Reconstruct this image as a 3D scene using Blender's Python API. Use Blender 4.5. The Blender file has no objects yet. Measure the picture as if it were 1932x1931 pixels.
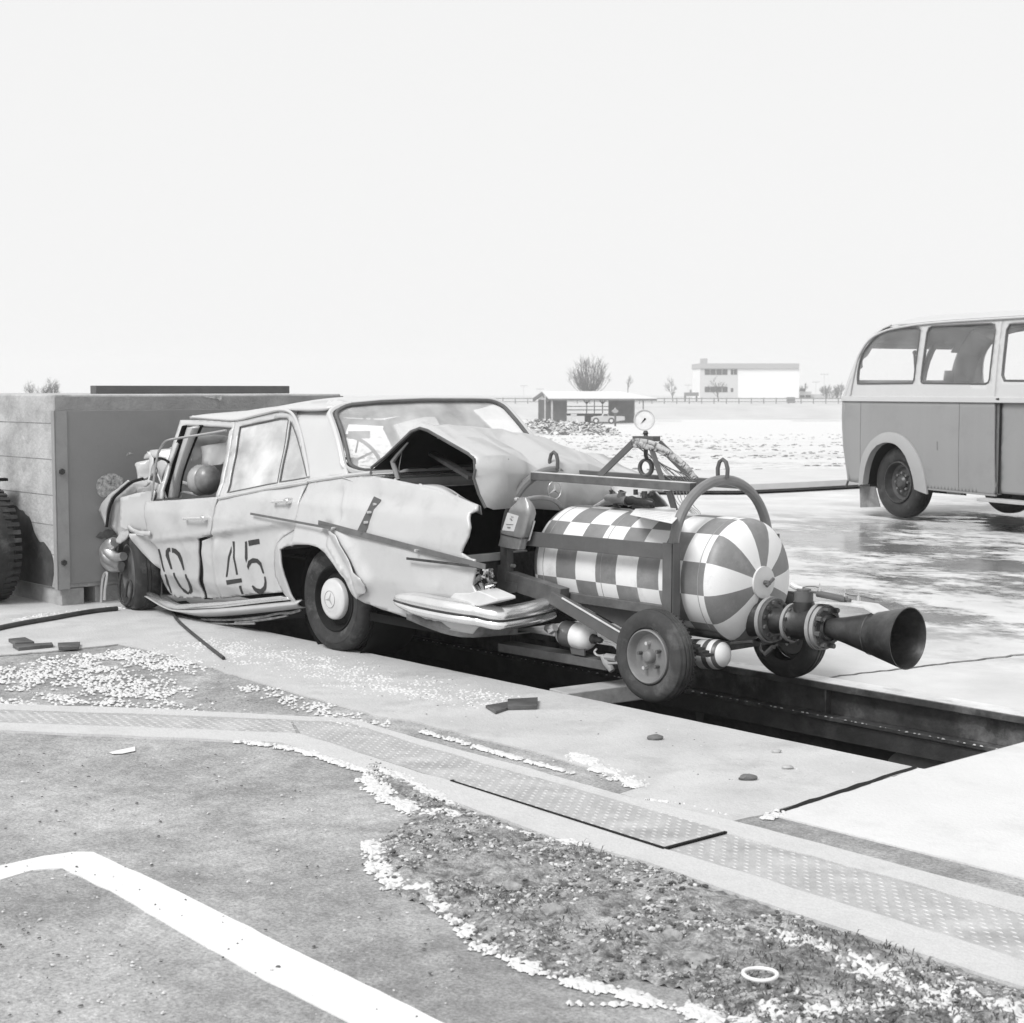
import bpy, bmesh, math, random
import numpy as np
from mathutils import Vector, Matrix
from mathutils.geometry import delaunay_2d_cdt
from mathutils import noise as mnoise

R = math.radians
SC = bpy.context.scene
COL = SC.collection
random.seed(7)

# ------------------------------------------------------------------ camera
# World axes: x = along the launch pit (towards the right foreground), y = across the pit
# (away from the camera), z = up; origin where the sedan's rear wheel stands.
F_PX, CXP, CYP, HYP, EYE = 3000.0, 966.0, 965.5, 735.0, 1.6
PITCH = math.atan((CYP - HYP) / F_PX)
YAW = math.asin(0.7500)
CAM = np.array([7.813, -5.554, EYE])
cam_d = bpy.data.cameras.new('camera')
cam = bpy.data.objects.new('camera', cam_d)
COL.objects.link(cam)
cam.location = CAM
cam.rotation_euler = (R(90) - PITCH, 0, YAW)
cam_d.sensor_width = 56.0
cam_d.lens = 56.0 * F_PX / 1932.0
cam_d.clip_start = 0.1
cam_d.clip_end = 3000
cam_d.dof.use_dof = True
cam_d.dof.focus_distance = 8.6
cam_d.dof.aperture_fstop = 13
SC.camera = cam

# ------------------------------------------------------------------ sky, sun, exposure
SUN_EL, SUN_DIR = R(48), np.array([0.12, -1.0])     # horizontal direction towards the sun
w = bpy.data.worlds.new('World')
SC.world = w
w.use_nodes = True
nt = w.node_tree
for n_ in list(nt.nodes):
    nt.nodes.remove(n_)
out = nt.nodes.new('ShaderNodeOutputWorld')
bg = nt.nodes.new('ShaderNodeBackground')
sky = nt.nodes.new('ShaderNodeTexSky')
sky.sky_type = 'NISHITA'
sky.sun_disc = False
sky.sun_elevation = SUN_EL
sky.sun_rotation = math.atan2(SUN_DIR[0], SUN_DIR[1])
sky.air_density = 1.0
sky.dust_density = 4.0
bw = nt.nodes.new('ShaderNodeRGBToBW')
mx = nt.nodes.new('ShaderNodeMix')
mx.data_type = 'FLOAT'
mx.inputs[0].default_value = 0.93       # thick even overcast
mx.inputs[3].default_value = 4.66
nt.links.new(sky.outputs[0], bw.inputs[0])
nt.links.new(bw.outputs[0], mx.inputs[2])
nt.links.new(mx.outputs[0], bg.inputs[0])
bg.inputs[1].default_value = 0.1
nt.links.new(bg.outputs[0], out.inputs[0])

sun_d = bpy.data.lights.new('sun', 'SUN')
sun = bpy.data.objects.new('sun', sun_d)
COL.objects.link(sun)
sun_d.energy = 1.5
sun_d.angle = R(24)
sun_d.color = (1.0, 1.0, 1.0)
hd = SUN_DIR / np.linalg.norm(SUN_DIR)
sv = Vector((hd[0] * math.cos(SUN_EL), hd[1] * math.cos(SUN_EL), math.sin(SUN_EL)))
sun.rotation_euler = sv.to_track_quat('Z', 'Y').to_euler()
sun.location = (0, -10, 20)

SC.view_settings.view_transform = 'Standard'
SC.view_settings.look = 'None'
SC.view_settings.exposure = 1.0
SC.view_settings.gamma = 1.0
SC.cycles.volume_bounces = 2
SC.render.resolution_x = 1024
SC.render.resolution_y = 1023

# ------------------------------------------------------------------ camera maths for measuring
_fwd = np.array([-math.sin(YAW), math.cos(YAW), 0.0])
_rgt = np.array([math.cos(YAW), math.sin(YAW), 0.0])
_cp, _sp = math.cos(PITCH), math.sin(PITCH)

def ray(q):
    a, b = q[0] - CXP, CYP - q[1]
    return a * _rgt + (F_PX * _cp + b * _sp) * _fwd + np.array([0, 0, b * _cp - F_PX * _sp])

def gp(q, z=0.0):
    r = ray(q); k = (z - EYE) / r[2]; return CAM + k * r

def onT(q, t):
    r = ray(q); k = (t - CAM[1]) / r[1]; return CAM + k * r

def onS(q, s):
    r = ray(q); k = (s - CAM[0]) / r[0]; return CAM + k * r

def atD(q, D):
    r = ray(q); k = D / (r @ _fwd); return CAM + k * r

def dep(s, t):
    return (s - CAM[0]) * _fwd[0] + (t - CAM[1]) * _fwd[1]

def lat(s, t):
    return (s - CAM[0]) * _rgt[0] + (t - CAM[1]) * _rgt[1]

def fromXY(X, Y):
    p = CAM + X * _rgt + Y * _fwd
    return p[0], p[1]

def conv(x0, y0, k):
    return lambda x, y: ((x0 + k * x) / 1.6377, (y0 + k * y) / 1.6377)
Z1 = conv(250, 1150, .41430); Z2 = conv(900, 1150, .41430); Z3 = conv(1400, 1200, .41430)
Z4 = conv(1500, 1500, .41430); Z5 = conv(2100, 1500, .41430); Z6 = conv(800, 1500, .41430)
ZB = conv(2500, 900, .41430); ZD = conv(300, 1300, .20715); ZF = conv(1800, 1350, .18125)
ZC = conv(1450, 1550, .15536); ZN = conv(2300, 1750, .20715); ZT = conv(1680, 1900, .20704)
ZH = conv(1600, 1080, .28468); ZG = conv(2100, 1100, .27950); ZL = conv(0, 1100, .51769)
ZW = conv(1000, 1220, .25880); ZP = conv(0, 2100, .67288); ZQ = conv(1000, 2200, .62112)
ZR = conv(2000, 1900, .65357)
ZZ = conv(0, 0, 1.6377)

def L(zf, *pts):
    return [zf(*p) for p in pts]

# ------------------------------------------------------------------ mesh helpers
def resample(poly, step, closed=False):
    o = []
    n = len(poly)
    for i in range(n if closed else n - 1):
        a = np.array(poly[i], float); b = np.array(poly[(i + 1) % n], float)
        m = max(1, int(round(np.linalg.norm(b - a) / step)))
        for k in range(m):
            o.append(a + (b - a) * k / m)
    if not closed:
        o.append(np.array(poly[-1], float))
    return o

def smooth_line(pts, it=2, closed=False):
    p = [np.array(q, float) for q in pts]
    for _ in range(it):
        n = len(p); o = []
        if not closed: o.append(p[0])
        for i in range(n if closed else n - 1):
            a, b = p[i], p[(i + 1) % n]
            o += [a * .75 + b * .25, a * .25 + b * .75]
        if not closed: o.append(p[-1])
        p = o
    return p

def inside(pts, poly):
    x, y = pts[:, 0], pts[:, 1]
    r = np.zeros(len(pts), bool)
    P_ = np.array(poly)
    n = len(P_); j = n - 1
    for i in range(n):
        xi, yi = P_[i]; xj, yj = P_[j]
        if yi != yj:
            c = ((yi > y) != (yj > y)) & (x < (xj - xi) * (y - yi) / (yj - yi) + xi)
            r ^= c
        j = i
    return r

ICO = {}
class MB:
    def __init__(s):
        s.v = []; s.f = []; s.m = []
    def add(s, vs, fs, m=0):
        o = len(s.v)
        s.v += [tuple(float(c) for c in v) for v in vs]
        s.f += [tuple(o + i for i in f) for f in fs]
        s.m += [m] * len(fs)
        return s
    def box(s, c, size, ax=None, m=0):
        c = np.array(c, float)
        A = np.eye(3) if ax is None else np.array([np.array(a, float) / np.linalg.norm(a) for a in ax])
        vs = []
        for i in (-.5, .5):
            for j in (-.5, .5):
                for k in (-.5, .5):
                    vs.append(c + A[0] * size[0] * i + A[1] * size[1] * j + A[2] * size[2] * k)
        return s.add(vs, [(0, 1, 3, 2), (4, 6, 7, 5), (0, 4, 5, 1), (2, 3, 7, 6), (0, 2, 6, 4), (1, 5, 7, 3)], m)
    def b(s, x0, x1, y0, y1, z0, z1, m=0):
        return s.box(((x0 + x1) / 2, (y0 + y1) / 2, (z0 + z1) / 2), (x1 - x0, y1 - y0, z1 - z0), None, m)
    def bar(s, p, q, wd, th, up=(0, 0, 1), m=0):
        p, q = np.array(p, float), np.array(q, float)
        d = q - p; l = np.linalg.norm(d); d /= l
        u = np.array(up, float); u -= d * (u @ d); u /= np.linalg.norm(u)
        return s.box((p + q) / 2, (l, wd, th), (d, np.cross(u, d), u), m)
    def tube(s, pts, r, n=10, caps=True, closed=False, m=0, flat=1.0):
        P_ = [np.array(p, float) for p in pts]
        N = len(P_)
        rr = r if hasattr(r, '__len__') else [r] * N
        if len(rr) != N: rr = list(np.interp(np.linspace(0, 1, N), np.linspace(0, 1, len(rr)), rr))
        T = []
        for i in range(N):
            a = P_[(i - 1) % N] if (closed or i > 0) else P_[i]
            b = P_[(i + 1) % N] if (closed or i < N - 1) else P_[i]
            d = b - a; T.append(d / (np.linalg.norm(d) + 1e-12))
        u = np.array([0, 0, 1.0])
        if abs(T[0] @ u) > .9: u = np.array([1.0, 0, 0])
        vs, fs = [], []
        for i in range(N):
            u = u - T[i] * (u @ T[i]); u /= np.linalg.norm(u) + 1e-12
            w_ = np.cross(T[i], u)
            for k in range(n):
                a = 2 * math.pi * k / n
                vs.append(P_[i] + rr[i] * (u * math.cos(a) + w_ * math.sin(a) * flat))
        for i in range(N if closed else N - 1):
            for k in range(n):
                a, b = i * n + k, i * n + (k + 1) % n
                c, d = ((i + 1) % N) * n + (k + 1) % n, ((i + 1) % N) * n + k
                fs.append((a, b, c, d))
        if caps and not closed:
            fs.append(tuple(range(n))[::-1]); fs.append(tuple((N - 1) * n + k for k in range(n)))
        return s.add(vs, fs, m)
    def lathe(s, prof, o, ax, n=32, ref=(0, 0, 1), closed=False, mfun=None, m=0):
        o = np.array(o, float); ax = np.array(ax, float); ax /= np.linalg.norm(ax)
        u = np.array(ref, float); u -= ax * (u @ ax); u /= np.linalg.norm(u); w_ = np.cross(ax, u)
        vs, fs, ms = [], [], []
        for (a, r) in prof:
            for k in range(n):
                th = 2 * math.pi * k / n
                vs.append(o + ax * a + max(r, 1e-5) * (u * math.cos(th) + w_ * math.sin(th)))
        M_ = len(prof)
        for i in range(M_ if closed else M_ - 1):
            j = (i + 1) % M_
            for k in range(n):
                fs.append((i * n + k, i * n + (k + 1) % n, j * n + (k + 1) % n, j * n + k))
                ms.append(mfun(i, k) if mfun else m)
        st_ = len(s.f)
        s.add(vs, fs)
        s.m[st_:] = ms
        return s
    def cyl(s, p, q, r, n=16, m=0):
        return s.tube([p, q], r, n, m=m)
    def grid(s, G, m=0, closed_u=False):
        nu, nv = len(G), len(G[0])
        vs = [p for row in G for p in row]
        fs = []
        for i in range(nu if closed_u else nu - 1):
            for j in range(nv - 1):
                a = i * nv + j; b = ((i + 1) % nu) * nv + j
                fs.append((a, b, b + 1, a + 1))
        return s.add(vs, fs, m)
    def prism(s, pts, off, m=0):
        n = len(pts); off = np.array(off, float)
        vs = [np.array(p, float) for p in pts] + [np.array(p, float) + off for p in pts]
        fs = [tuple(range(n))[::-1], tuple(range(n, 2 * n))]
        fs += [(i, (i + 1) % n, n + (i + 1) % n, n + i) for i in range(n)]
        return s.add(vs, fs, m)
    def blob(s, c, r, sq=(1, 1, 1), sub=1, jit=.25, m=0, rot=0.0):
        if sub not in ICO:
            bm = bmesh.new()
            bmesh.ops.create_icosphere(bm, subdivisions=max(1, sub), radius=1) if sub else bmesh.ops.create_cone(bm, cap_ends=True, segments=5, radius1=1, radius2=.55, depth=1.2)
            ICO[sub] = ([tuple(v.co) for v in bm.verts], [tuple(v.index for v in f.verts) for f in bm.faces])
            bm.free()
        vs = []
        cr, sr = math.cos(rot), math.sin(rot)
        for co in ICO[sub][0]:
            k = r * (1 + random.uniform(-jit, jit))
            x, y, z = co[0] * sq[0] * k, co[1] * sq[1] * k, co[2] * sq[2] * k
            vs.append((c[0] + x * cr - y * sr, c[1] + x * sr + y * cr, c[2] + z))
        return s.add(vs, ICO[sub][1], m)
    def build(s, name, mat, parent=None, smooth=True, angle=35, bevel=0, solid=0, offset=-1, fix=True, loc=None):
        base = np.array(loc if loc is not None else (0, 0, 0), float)
        root = parent
        while root is not None and root.parent is not None:
            root = root.parent
        if root is not None:
            base = np.array(root['_b'])
        me = bpy.data.meshes.new(name)
        me.from_pydata([tuple(np.array(v) - base) for v in s.v], [], s.f)
        mats = mat if isinstance(mat, (list, tuple)) else [mat]
        for q in mats: me.materials.append(q)
        if len(mats) > 1:
            me.polygons.foreach_set('material_index', s.m)
        if fix:
            bm = bmesh.new(); bm.from_mesh(me)
            bmesh.ops.remove_doubles(bm, verts=bm.verts, dist=1e-5)
            bmesh.ops.recalc_face_normals(bm, faces=bm.faces)
            bm.to_mesh(me); bm.free()
        if smooth:
            me.polygons.foreach_set('use_smooth', [True] * len(me.polygons))
            me.set_sharp_from_angle(angle=R(angle))
        me.update()
        o = bpy.data.objects.new(name, me)
        COL.objects.link(o)
        if parent is not None:
            o.parent = parent
        else:
            o.location = base; o['_b'] = tuple(base)
        if solid:
            md = o.modifiers.new('solid', 'SOLIDIFY'); md.thickness = solid; md.offset = offset
        if bevel:
            md = o.modifiers.new('bevel', 'BEVEL'); md.width = bevel; md.segments = 2
            md.limit_method = 'ANGLE'; md.angle_limit = R(40)
        return o

def root(name, loc, label, cat, group=None):
    o = bpy.data.objects.new(name, None)
    COL.objects.link(o)
    o.empty_display_size = .2
    o.location = loc; o['_b'] = tuple(float(c) for c in loc)
    return tag(o, label, cat, group)

def tag(o, label=None, cat=None, group=None, kind=None):
    if label: o['label'] = label
    if cat: o['category'] = cat
    if group: o['group'] = group
    if kind: o['kind'] = kind
    return o

def tri2d(outline, holes=(), step=.05, jit=.0, extra=None):
    """fill a 2-D outline with small triangles"""
    outline = resample(outline, step, True)
    holes = [resample(h, step, True) for h in holes]
    pts = list(outline); edges = [(i, (i + 1) % len(outline)) for i in range(len(outline))]
    for h in holes:
        o = len(pts); pts += h
        edges += [(o + i, o + (i + 1) % len(h)) for i in range(len(h))]
    B_ = np.array(pts)
    lo, hi = B_.min(0), B_.max(0)
    if extra is None:
        xs = np.arange(lo[0] + step / 2, hi[0], step); ys = np.arange(lo[1] + step / 2, hi[1], step * .9)
        g = np.array([(x + (k % 2) * step / 2, y) for k, y in enumerate(ys) for x in xs])
    else:
        g = np.array(extra)
    if len(g):
        if jit: g = g + np.random.RandomState(3).uniform(-jit, jit, g.shape) * step
        ok = inside(g, outline)
        for h in holes: ok &= ~inside(g, h)
        g = g[ok]
        if len(g) and extra is None:
            keep = np.ones(len(g), bool)
            for i0 in range(0, len(g), 2000):
                d = np.min(np.linalg.norm(g[i0:i0 + 2000, None, :] - B_[None], axis=2), axis=1)
                keep[i0:i0 + 2000] = d > step * .45
            g = g[keep]
        allp = [Vector(p) for p in pts] + [Vector(p) for p in g]
    else:
        allp = [Vector(p) for p in pts]
    v, e, f, *_ = delaunay_2d_cdt(allp, edges, [], 0, 1e-6)
    V_ = np.array([tuple(q) for q in v])
    if not len(f): return V_, []
    cen = np.array([V_[list(t)].mean(0) for t in f])
    ok = inside(cen, outline)
    for h in holes: ok &= ~inside(cen, h)
    return V_, [tuple(t) for t, k in zip(f, ok) if k]

# ------------------------------------------------------------------ materials (all neutral greys: the photograph is black and white)
MATS = {}
def mat(name, col, rough=.6, var=.15, scale=8.0, metal=0.0, bump=0.0, bscale=60.0, dirt=None, dscale=3.0, damt=.5, spec=.5, streak=False, coat=0.0, grain=0.0, gscale=160.0):
    if name in MATS: return MATS[name]
    m = bpy.data.materials.new(name); m.use_nodes = True
    N = m.node_tree.nodes; K = m.node_tree.links
    bs = N['Principled BSDF']
    tc = N.new('ShaderNodeTexCoord')
    src = tc.outputs['Object']
    if streak:
        mp = N.new('ShaderNodeMapping'); mp.inputs['Scale'].default_value = (1, 1, .08)
        K.new(src, mp.inputs[0]); src2 = mp.outputs[0]
    else: src2 = src
    nz = N.new('ShaderNodeTexNoise'); nz.inputs['Scale'].default_value = scale; nz.inputs['Detail'].default_value = 8
    nz.inputs['Roughness'].default_value = .65
    K.new(src2, nz.inputs['Vector'])
    mr = N.new('ShaderNodeMapRange')
    mr.inputs['From Min'].default_value = .3; mr.inputs['From Max'].default_value = .7
    mr.inputs['To Min'].default_value = col * (1 - var); mr.inputs['To Max'].default_value = min(.95, col * (1 + var))
    K.new(nz.outputs['Fac'], mr.inputs['Value'])
    c = mr.outputs[0]
    if dirt is not None:
        n2 = N.new('ShaderNodeTexNoise'); n2.inputs['Scale'].default_value = dscale; n2.inputs['Detail'].default_value = 10
        n2.inputs['Roughness'].default_value = .7
        K.new(src, n2.inputs['Vector'])
        r2 = N.new('ShaderNodeMapRange'); r2.inputs['From Min'].default_value = .52; r2.inputs['From Max'].default_value = .68
        r2.inputs['To Min'].default_value = 0; r2.inputs['To Max'].default_value = damt
        K.new(n2.outputs['Fac'], r2.inputs['Value'])
        mm = N.new('ShaderNodeMix'); mm.data_type = 'FLOAT'
        K.new(r2.outputs[0], mm.inputs[0]); K.new(c, mm.inputs[2]); mm.inputs[3].default_value = dirt
        c = mm.outputs[0]
    if grain:
        n4 = N.new('ShaderNodeTexNoise'); n4.inputs['Scale'].default_value = gscale; n4.inputs['Detail'].default_value = 3
        n4.inputs['Roughness'].default_value = .8
        K.new(src, n4.inputs['Vector'])
        r4 = N.new('ShaderNodeMapRange'); r4.inputs['From Min'].default_value = .3; r4.inputs['From Max'].default_value = .7
        r4.inputs['To Min'].default_value = 1 - grain; r4.inputs['To Max'].default_value = 1 + grain
        K.new(n4.outputs['Fac'], r4.inputs['Value'])
        m4 = N.new('ShaderNodeMath'); m4.operation = 'MULTIPLY'; K.new(c, m4.inputs[0]); K.new(r4.outputs[0], m4.inputs[1]); c = m4.outputs[0]
    K.new(c, bs.inputs['Base Color'])
    bs.inputs['Roughness'].default_value = rough
    bs.inputs['Metallic'].default_value = metal
    bs.inputs['Specular IOR Level'].default_value = spec
    bs.inputs['Coat Weight'].default_value = coat
    bs.inputs['Coat Roughness'].default_value = .15
    if bump:
        n3 = N.new('ShaderNodeTexNoise'); n3.inputs['Scale'].default_value = bscale; n3.inputs['Detail'].default_value = 6
        K.new(src, n3.inputs['Vector'])
        bp = N.new('ShaderNodeBump'); bp.inputs['Strength'].default_value = bump; bp.inputs['Distance'].default_value = .01
        K.new(n3.outputs['Fac'], bp.inputs['Height']); K.new(bp.outputs[0], bs.inputs['Normal'])
    MATS[name] = m
    return m

def glass(name, mixw, tint, rough=.03):
    m = bpy.data.materials.new(name); m.use_nodes = True
    N = m.node_tree.nodes; K = m.node_tree.links
    for x in list(N): N.remove(x)
    o = N.new('ShaderNodeOutputMaterial'); tr = N.new('ShaderNodeBsdfTransparent')
    tr.inputs[0].default_value = (tint, tint, tint, 1)
    bs = N.new('ShaderNodeBsdfGlossy'); bs.inputs['Roughness'].default_value = rough
    df = N.new('ShaderNodeBsdfDiffuse'); df.inputs[0].default_value = (.75, .75, .75, 1)
    m1 = N.new('ShaderNodeMixShader'); m2 = N.new('ShaderNodeMixShader')
    fr = N.new('ShaderNodeFresnel'); ge = N.new('ShaderNodeNewGeometry'); ir = N.new('ShaderNodeMapRange')
    ir.inputs['To Min'].default_value = 1.5; ir.inputs['To Max'].default_value = 1 / 1.5
    K.new(ge.outputs['Backfacing'], ir.inputs['Value']); K.new(ir.outputs[0], fr.inputs[0])
    K.new(fr.outputs[0], m1.inputs[0]); K.new(tr.outputs[0], m1.inputs[1]); K.new(bs.outputs[0], m1.inputs[2])
    tc = N.new('ShaderNodeTexCoord'); nz = N.new('ShaderNodeTexNoise'); nz.inputs['Scale'].default_value = 4; nz.inputs['Detail'].default_value = 8
    mr = N.new('ShaderNodeMapRange'); mr.inputs['To Min'].default_value = mixw * .7; mr.inputs['To Max'].default_value = mixw * 1.3
    mr.inputs['From Min'].default_value = .35; mr.inputs['From Max'].default_value = .65
    K.new(tc.outputs['Object'], nz.inputs['Vector']); K.new(nz.outputs['Fac'], mr.inputs['Value'])
    K.new(mr.outputs[0], m2.inputs[0]); K.new(m1.outputs[0], m2.inputs[1]); K.new(df.outputs[0], m2.inputs[2])
    K.new(m2.outputs[0], o.inputs[0])
    MATS[name] = m
    return m

M_asph = None
M_paint = mat('car_paint', .46, .38, .05, 3, bump=.02, bscale=12, dirt=.28, dscale=5, damt=.32, coat=.3, grain=.03)
M_paint2 = mat('car_paint_lower', .39, .42, .06, 5, bump=.03, bscale=20, dirt=.3, dscale=6, damt=.35, coat=.2)
M_roofp = mat('roof_paint', .50, .35, .03, 3, coat=.4)
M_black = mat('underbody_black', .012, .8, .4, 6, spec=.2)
M_dark = mat('dark_metal', .05, .55, .5, 12, bump=.3, bscale=40, metal=.2)
M_chrome = mat('chrome', .86, .26, .08, 6, metal=.9, dirt=.4, damt=.4)
M_alu = mat('brushed_trim', .7, .3, .1, 10, metal=.7)
M_rub = mat('rubber', .032, .75, .3, 14, bump=.15, bscale=80, dirt=.2, dscale=5, damt=.45, spec=.3)
M_rubl = mat('dusty_rubber', .045, .8, .25, 14, bump=.15, bscale=80, dirt=.18, dscale=5, damt=.45, spec=.3)
M_frame = mat('grey_painted_steel', .092, .5, .15, 10, bump=.1, bscale=60, dirt=.09, dscale=8, damt=.4)
M_rim = mat('grey_rim', .17, .5, .15, 12, dirt=.08, damt=.4)
M_cap = mat('hubcap_paint', .58, .35, .06, 8, dirt=.4, damt=.3)
M_ink = mat('stencil_black', .028, .6, .3, 20)
M_white = mat('white_paint', .74, .45, .04, 6, dirt=.38, dscale=5, damt=.5)
M_grey = mat('checker_grey', .195, .45, .16, 7, dirt=.40, dscale=6, damt=.35, grain=.05)
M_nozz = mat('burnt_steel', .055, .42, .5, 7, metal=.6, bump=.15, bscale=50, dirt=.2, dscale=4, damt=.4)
M_glass = glass('window_glass', .62, .95)
M_glassr = glass('rear_glass', .46, .97)
M_int = mat('grey_upholstery', .30, .8, .2, 6)
M_conc = mat('board_concrete', .40, .9, .25, 4, bump=.7, bscale=30, dirt=.20, dscale=1.8, damt=.65, grain=.1, gscale=80)
# =================================================================== GROUND
PIT = (-1.9, 4.0, .11, 1.55)      # s0, s1, t0, t1

def zg(s, t):
    """terrain height: level around the test track, then falling away gently"""
    D = dep(s, t)
    if D < 30: return 0.0
    if D < 200: return -2.7 * ((D - 30) / 170.0) ** 1.0
    return -2.7

def ground_material():
    m = bpy.data.materials.new('ground_surface'); m.use_nodes = True
    N = m.node_tree.nodes; K = m.node_tree.links; bs = N['Principled BSDF']
    tc = N.new('ShaderNodeTexCoord'); P_ = tc.outputs['Object']
    sx = N.new('ShaderNodeSeparateXYZ'); K.new(P_, sx.inputs[0])
    def noise(sc, det=8, ro=.6, vec=None):
        n = N.new('ShaderNodeTexNoise'); n.inputs['Scale'].default_value = sc; n.inputs['Detail'].default_value = det
        n.inputs['Roughness'].default_value = ro; K.new(vec or P_, n.inputs['Vector']); return n.outputs['Fac']
    def rng(v, a, b, c=0, d=1):
        r = N.new('ShaderNodeMapRange'); K.new(v, r.inputs['Value'])
        for k, x in zip(('From Min', 'From Max', 'To Min', 'To Max'), (a, b, c, d)): r.inputs[k].default_value = x
        return r.outputs[0]
    def mth(op, a, b=None):
        n = N.new('ShaderNodeMath'); n.operation = op
        for i, x in enumerate((a, b)):
            if x is None: continue
            if isinstance(x, (int, float)): n.inputs[i].default_value = x
            else: K.new(x, n.inputs[i])
        return n.outputs[0]
    def mix(f, a, b):
        n = N.new('ShaderNodeMix'); n.data_type = 'FLOAT'
        for i, x in ((0, f), (2, a), (3, b)):
            if isinstance(x, (int, float)): n.inputs[i].default_value = x
            else: K.new(x, n.inputs[i])
        return n.outputs[0]
    # asphalt: aggregate speckle, worn pale areas
    asph = rng(noise(75, 5, .85), .3, .7, .10, .42)
    asph = mth('MULTIPLY', asph, rng(noise(.9, 8, .65), .3, .7, .66, 1.62))
    asph = mth('MULTIPLY', asph, rng(noise(14, 6, .7), .3, .7, .76, 1.26))
    asph = mth('MULTIPLY', asph, rng(noise(2.3, 10, .75), .44, .60, 1.08, .78))
    v = N.new('ShaderNodeTexVoronoi'); v.inputs['Scale'].default_value = 26; K.new(P_, v.inputs['Vector'])
    spk = rng(v.outputs['Distance'], .08, .14, 1, 0)
    spk = mth('MULTIPLY', spk, rng(noise(1.7, 5), .5, .62))
    asph = mix(spk, asph, .5)
    # yard concrete beyond the pit: pale, with wet dark patches
    far = rng(sx.outputs['Y'], 1.45, 1.55)
    dry = rng(noise(1.2, 9), .3, .7, .46, .64)
    mp = N.new('ShaderNodeMapping'); mp.inputs['Rotation'].default_value = (0, 0, -YAW); mp.inputs['Scale'].default_value = (.75, 1.2, 1)
    K.new(P_, mp.inputs[0])
    wet = rng(mth('ADD', mth('MULTIPLY', noise(.55, 12, .70, mp.outputs[0]), .72), mth('MULTIPLY', noise(7, 10, .75, mp.outputs[0]), .28)), .465, .53)
    wn = rng(sx.outputs['Y'], 2.2, 4.2)
    wf = rng(sx.outputs['Y'], 16, 22, 1, 0)
    ws = rng(sx.outputs['X'], -6.5, -3.5)
    wet = mth('MULTIPLY', mth('MULTIPLY', wet, wn), mth('MULTIPLY', wf, ws))
    yard = mix(wet, dry, rng(noise(3, 8), .3, .7, .08, .24))
    grit = rng(noise(45, 6, .8), .60, .72)
    yard = mix(mth('MULTIPLY', grit, .45), yard, .14)
    # snow further out with bare earth showing through
    hx = mth('ADD', mth('MULTIPLY', sx.outputs['X'], -.75), mth('MULTIPLY', sx.outputs['Y'], .661))   # ~ distance from the lens
    sn = rng(hx, 17, 21)
    earth = rng(noise(2.4, 12, .85), .50, .58)
    earth = mth('MULTIPLY', mth('MULTIPLY', earth, rng(noise(.22, 4), .42, .56, .25, 1)), rng(hx, 70, 20, .05, 1))
    stripe = N.new('ShaderNodeTexNoise'); stripe.inputs['Scale'].default_value = .1; K.new(mp.outputs[0], stripe.inputs['Vector'])
    snow = mix(earth, .60, .16)
    yard = mix(sn, yard, snow)
    c = mix(far, asph, yard)
    K.new(c, bs.inputs['Base Color'])
    ro = mix(mth('MULTIPLY', far, wet), .85, .13)
    K.new(ro, bs.inputs['Roughness'])
    bp = N.new('ShaderNodeBump'); bp.inputs['Distance'].default_value = .006
    K.new(mix(mth('MULTIPLY', far, wet), .6, .1), bp.inputs['Strength'])
    K.new(noise(70, 8, .75), bp.inputs['Height']); K.new(bp.outputs[0], bs.inputs['Normal'])
    return m

# one sheet reaching the horizon, open over the launch pit
ex = []
D = 33.0
while D < 540:
    for k in range(-9, 10):
        s_, t_ = fromXY(k * min(D * .14, 50), D); ex.append((s_, t_))
    D *= 1.10
pit_poly = [(PIT[0], PIT[2]), (PIT[1], PIT[2]), (PIT[1], PIT[3]), (PIT[0], PIT[3])]
border = [fromXY(-480, -60), fromXY(480, -60), fromXY(480, 560), fromXY(-480, 560)]
def ground_sheet():
    pts = [Vector(p) for p in border + pit_poly] + [Vector(p) for p in ex]
    ed = [(0, 1), (1, 2), (2, 3), (3, 0), (4, 5), (5, 6), (6, 7), (7, 4)]
    v, e, f, *_ = delaunay_2d_cdt(pts, ed, [], 0, 1e-6)
    V_ = np.array([tuple(q) for q in v])
    cen = np.array([V_[list(t)].mean(0) for t in f])
    ok = ~inside(cen, pit_poly)
    mb = MB()
    mb.add([(p[0], p[1], zg(p[0], p[1])) for p in V_], [tuple(t) for t, k in zip(f, ok) if k])
    return mb
g = ground_sheet().build('ground', ground_material(), smooth=False)
tag(g, kind='structure')

M_slab = mat('slab_concrete', .46, .85, .16, 1.6, bump=.5, bscale=60, dirt=.26, dscale=1.7, damt=.55, grain=.16)
M_slab2 = mat('bright_slab_concrete', .58, .85, .07, 1.2, bump=.35, bscale=70, dirt=.42, dscale=2.2, damt=.45, grain=.08)
M_border = mat('border_concrete', .50, .85, .10, 3, bump=.4, bscale=60, dirt=.33, dscale=3, damt=.5, grain=.14)
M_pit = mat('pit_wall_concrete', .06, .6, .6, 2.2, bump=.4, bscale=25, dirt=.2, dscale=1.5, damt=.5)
M_snow = mat('snow', .60, .7, .04, 30, bump=.5, bscale=60)
M_soil = mat('wet_soil', .22, .95, .8, 22, bump=1.0, bscale=90, dirt=.50, dscale=3.0, damt=.9, grain=.5, gscale=110)
M_stone = mat('stone', .38, .8, .4, 5, bump=.5, bscale=40)
M_plate = mat('checker_plate', .40, .55, .25, 5, bump=.2, bscale=60, dirt=.24, dscale=3.5, damt=.6, metal=.1, grain=.15)

def up_faces(mb):
    fs = []
    for f in mb.f:
        a, b_, c = (np.array(mb.v[i]) for i in f[:3]); fs.append(f if np.cross(b_ - a, c - a)[2] > 0 else f[::-1])
    mb.f = fs

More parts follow.
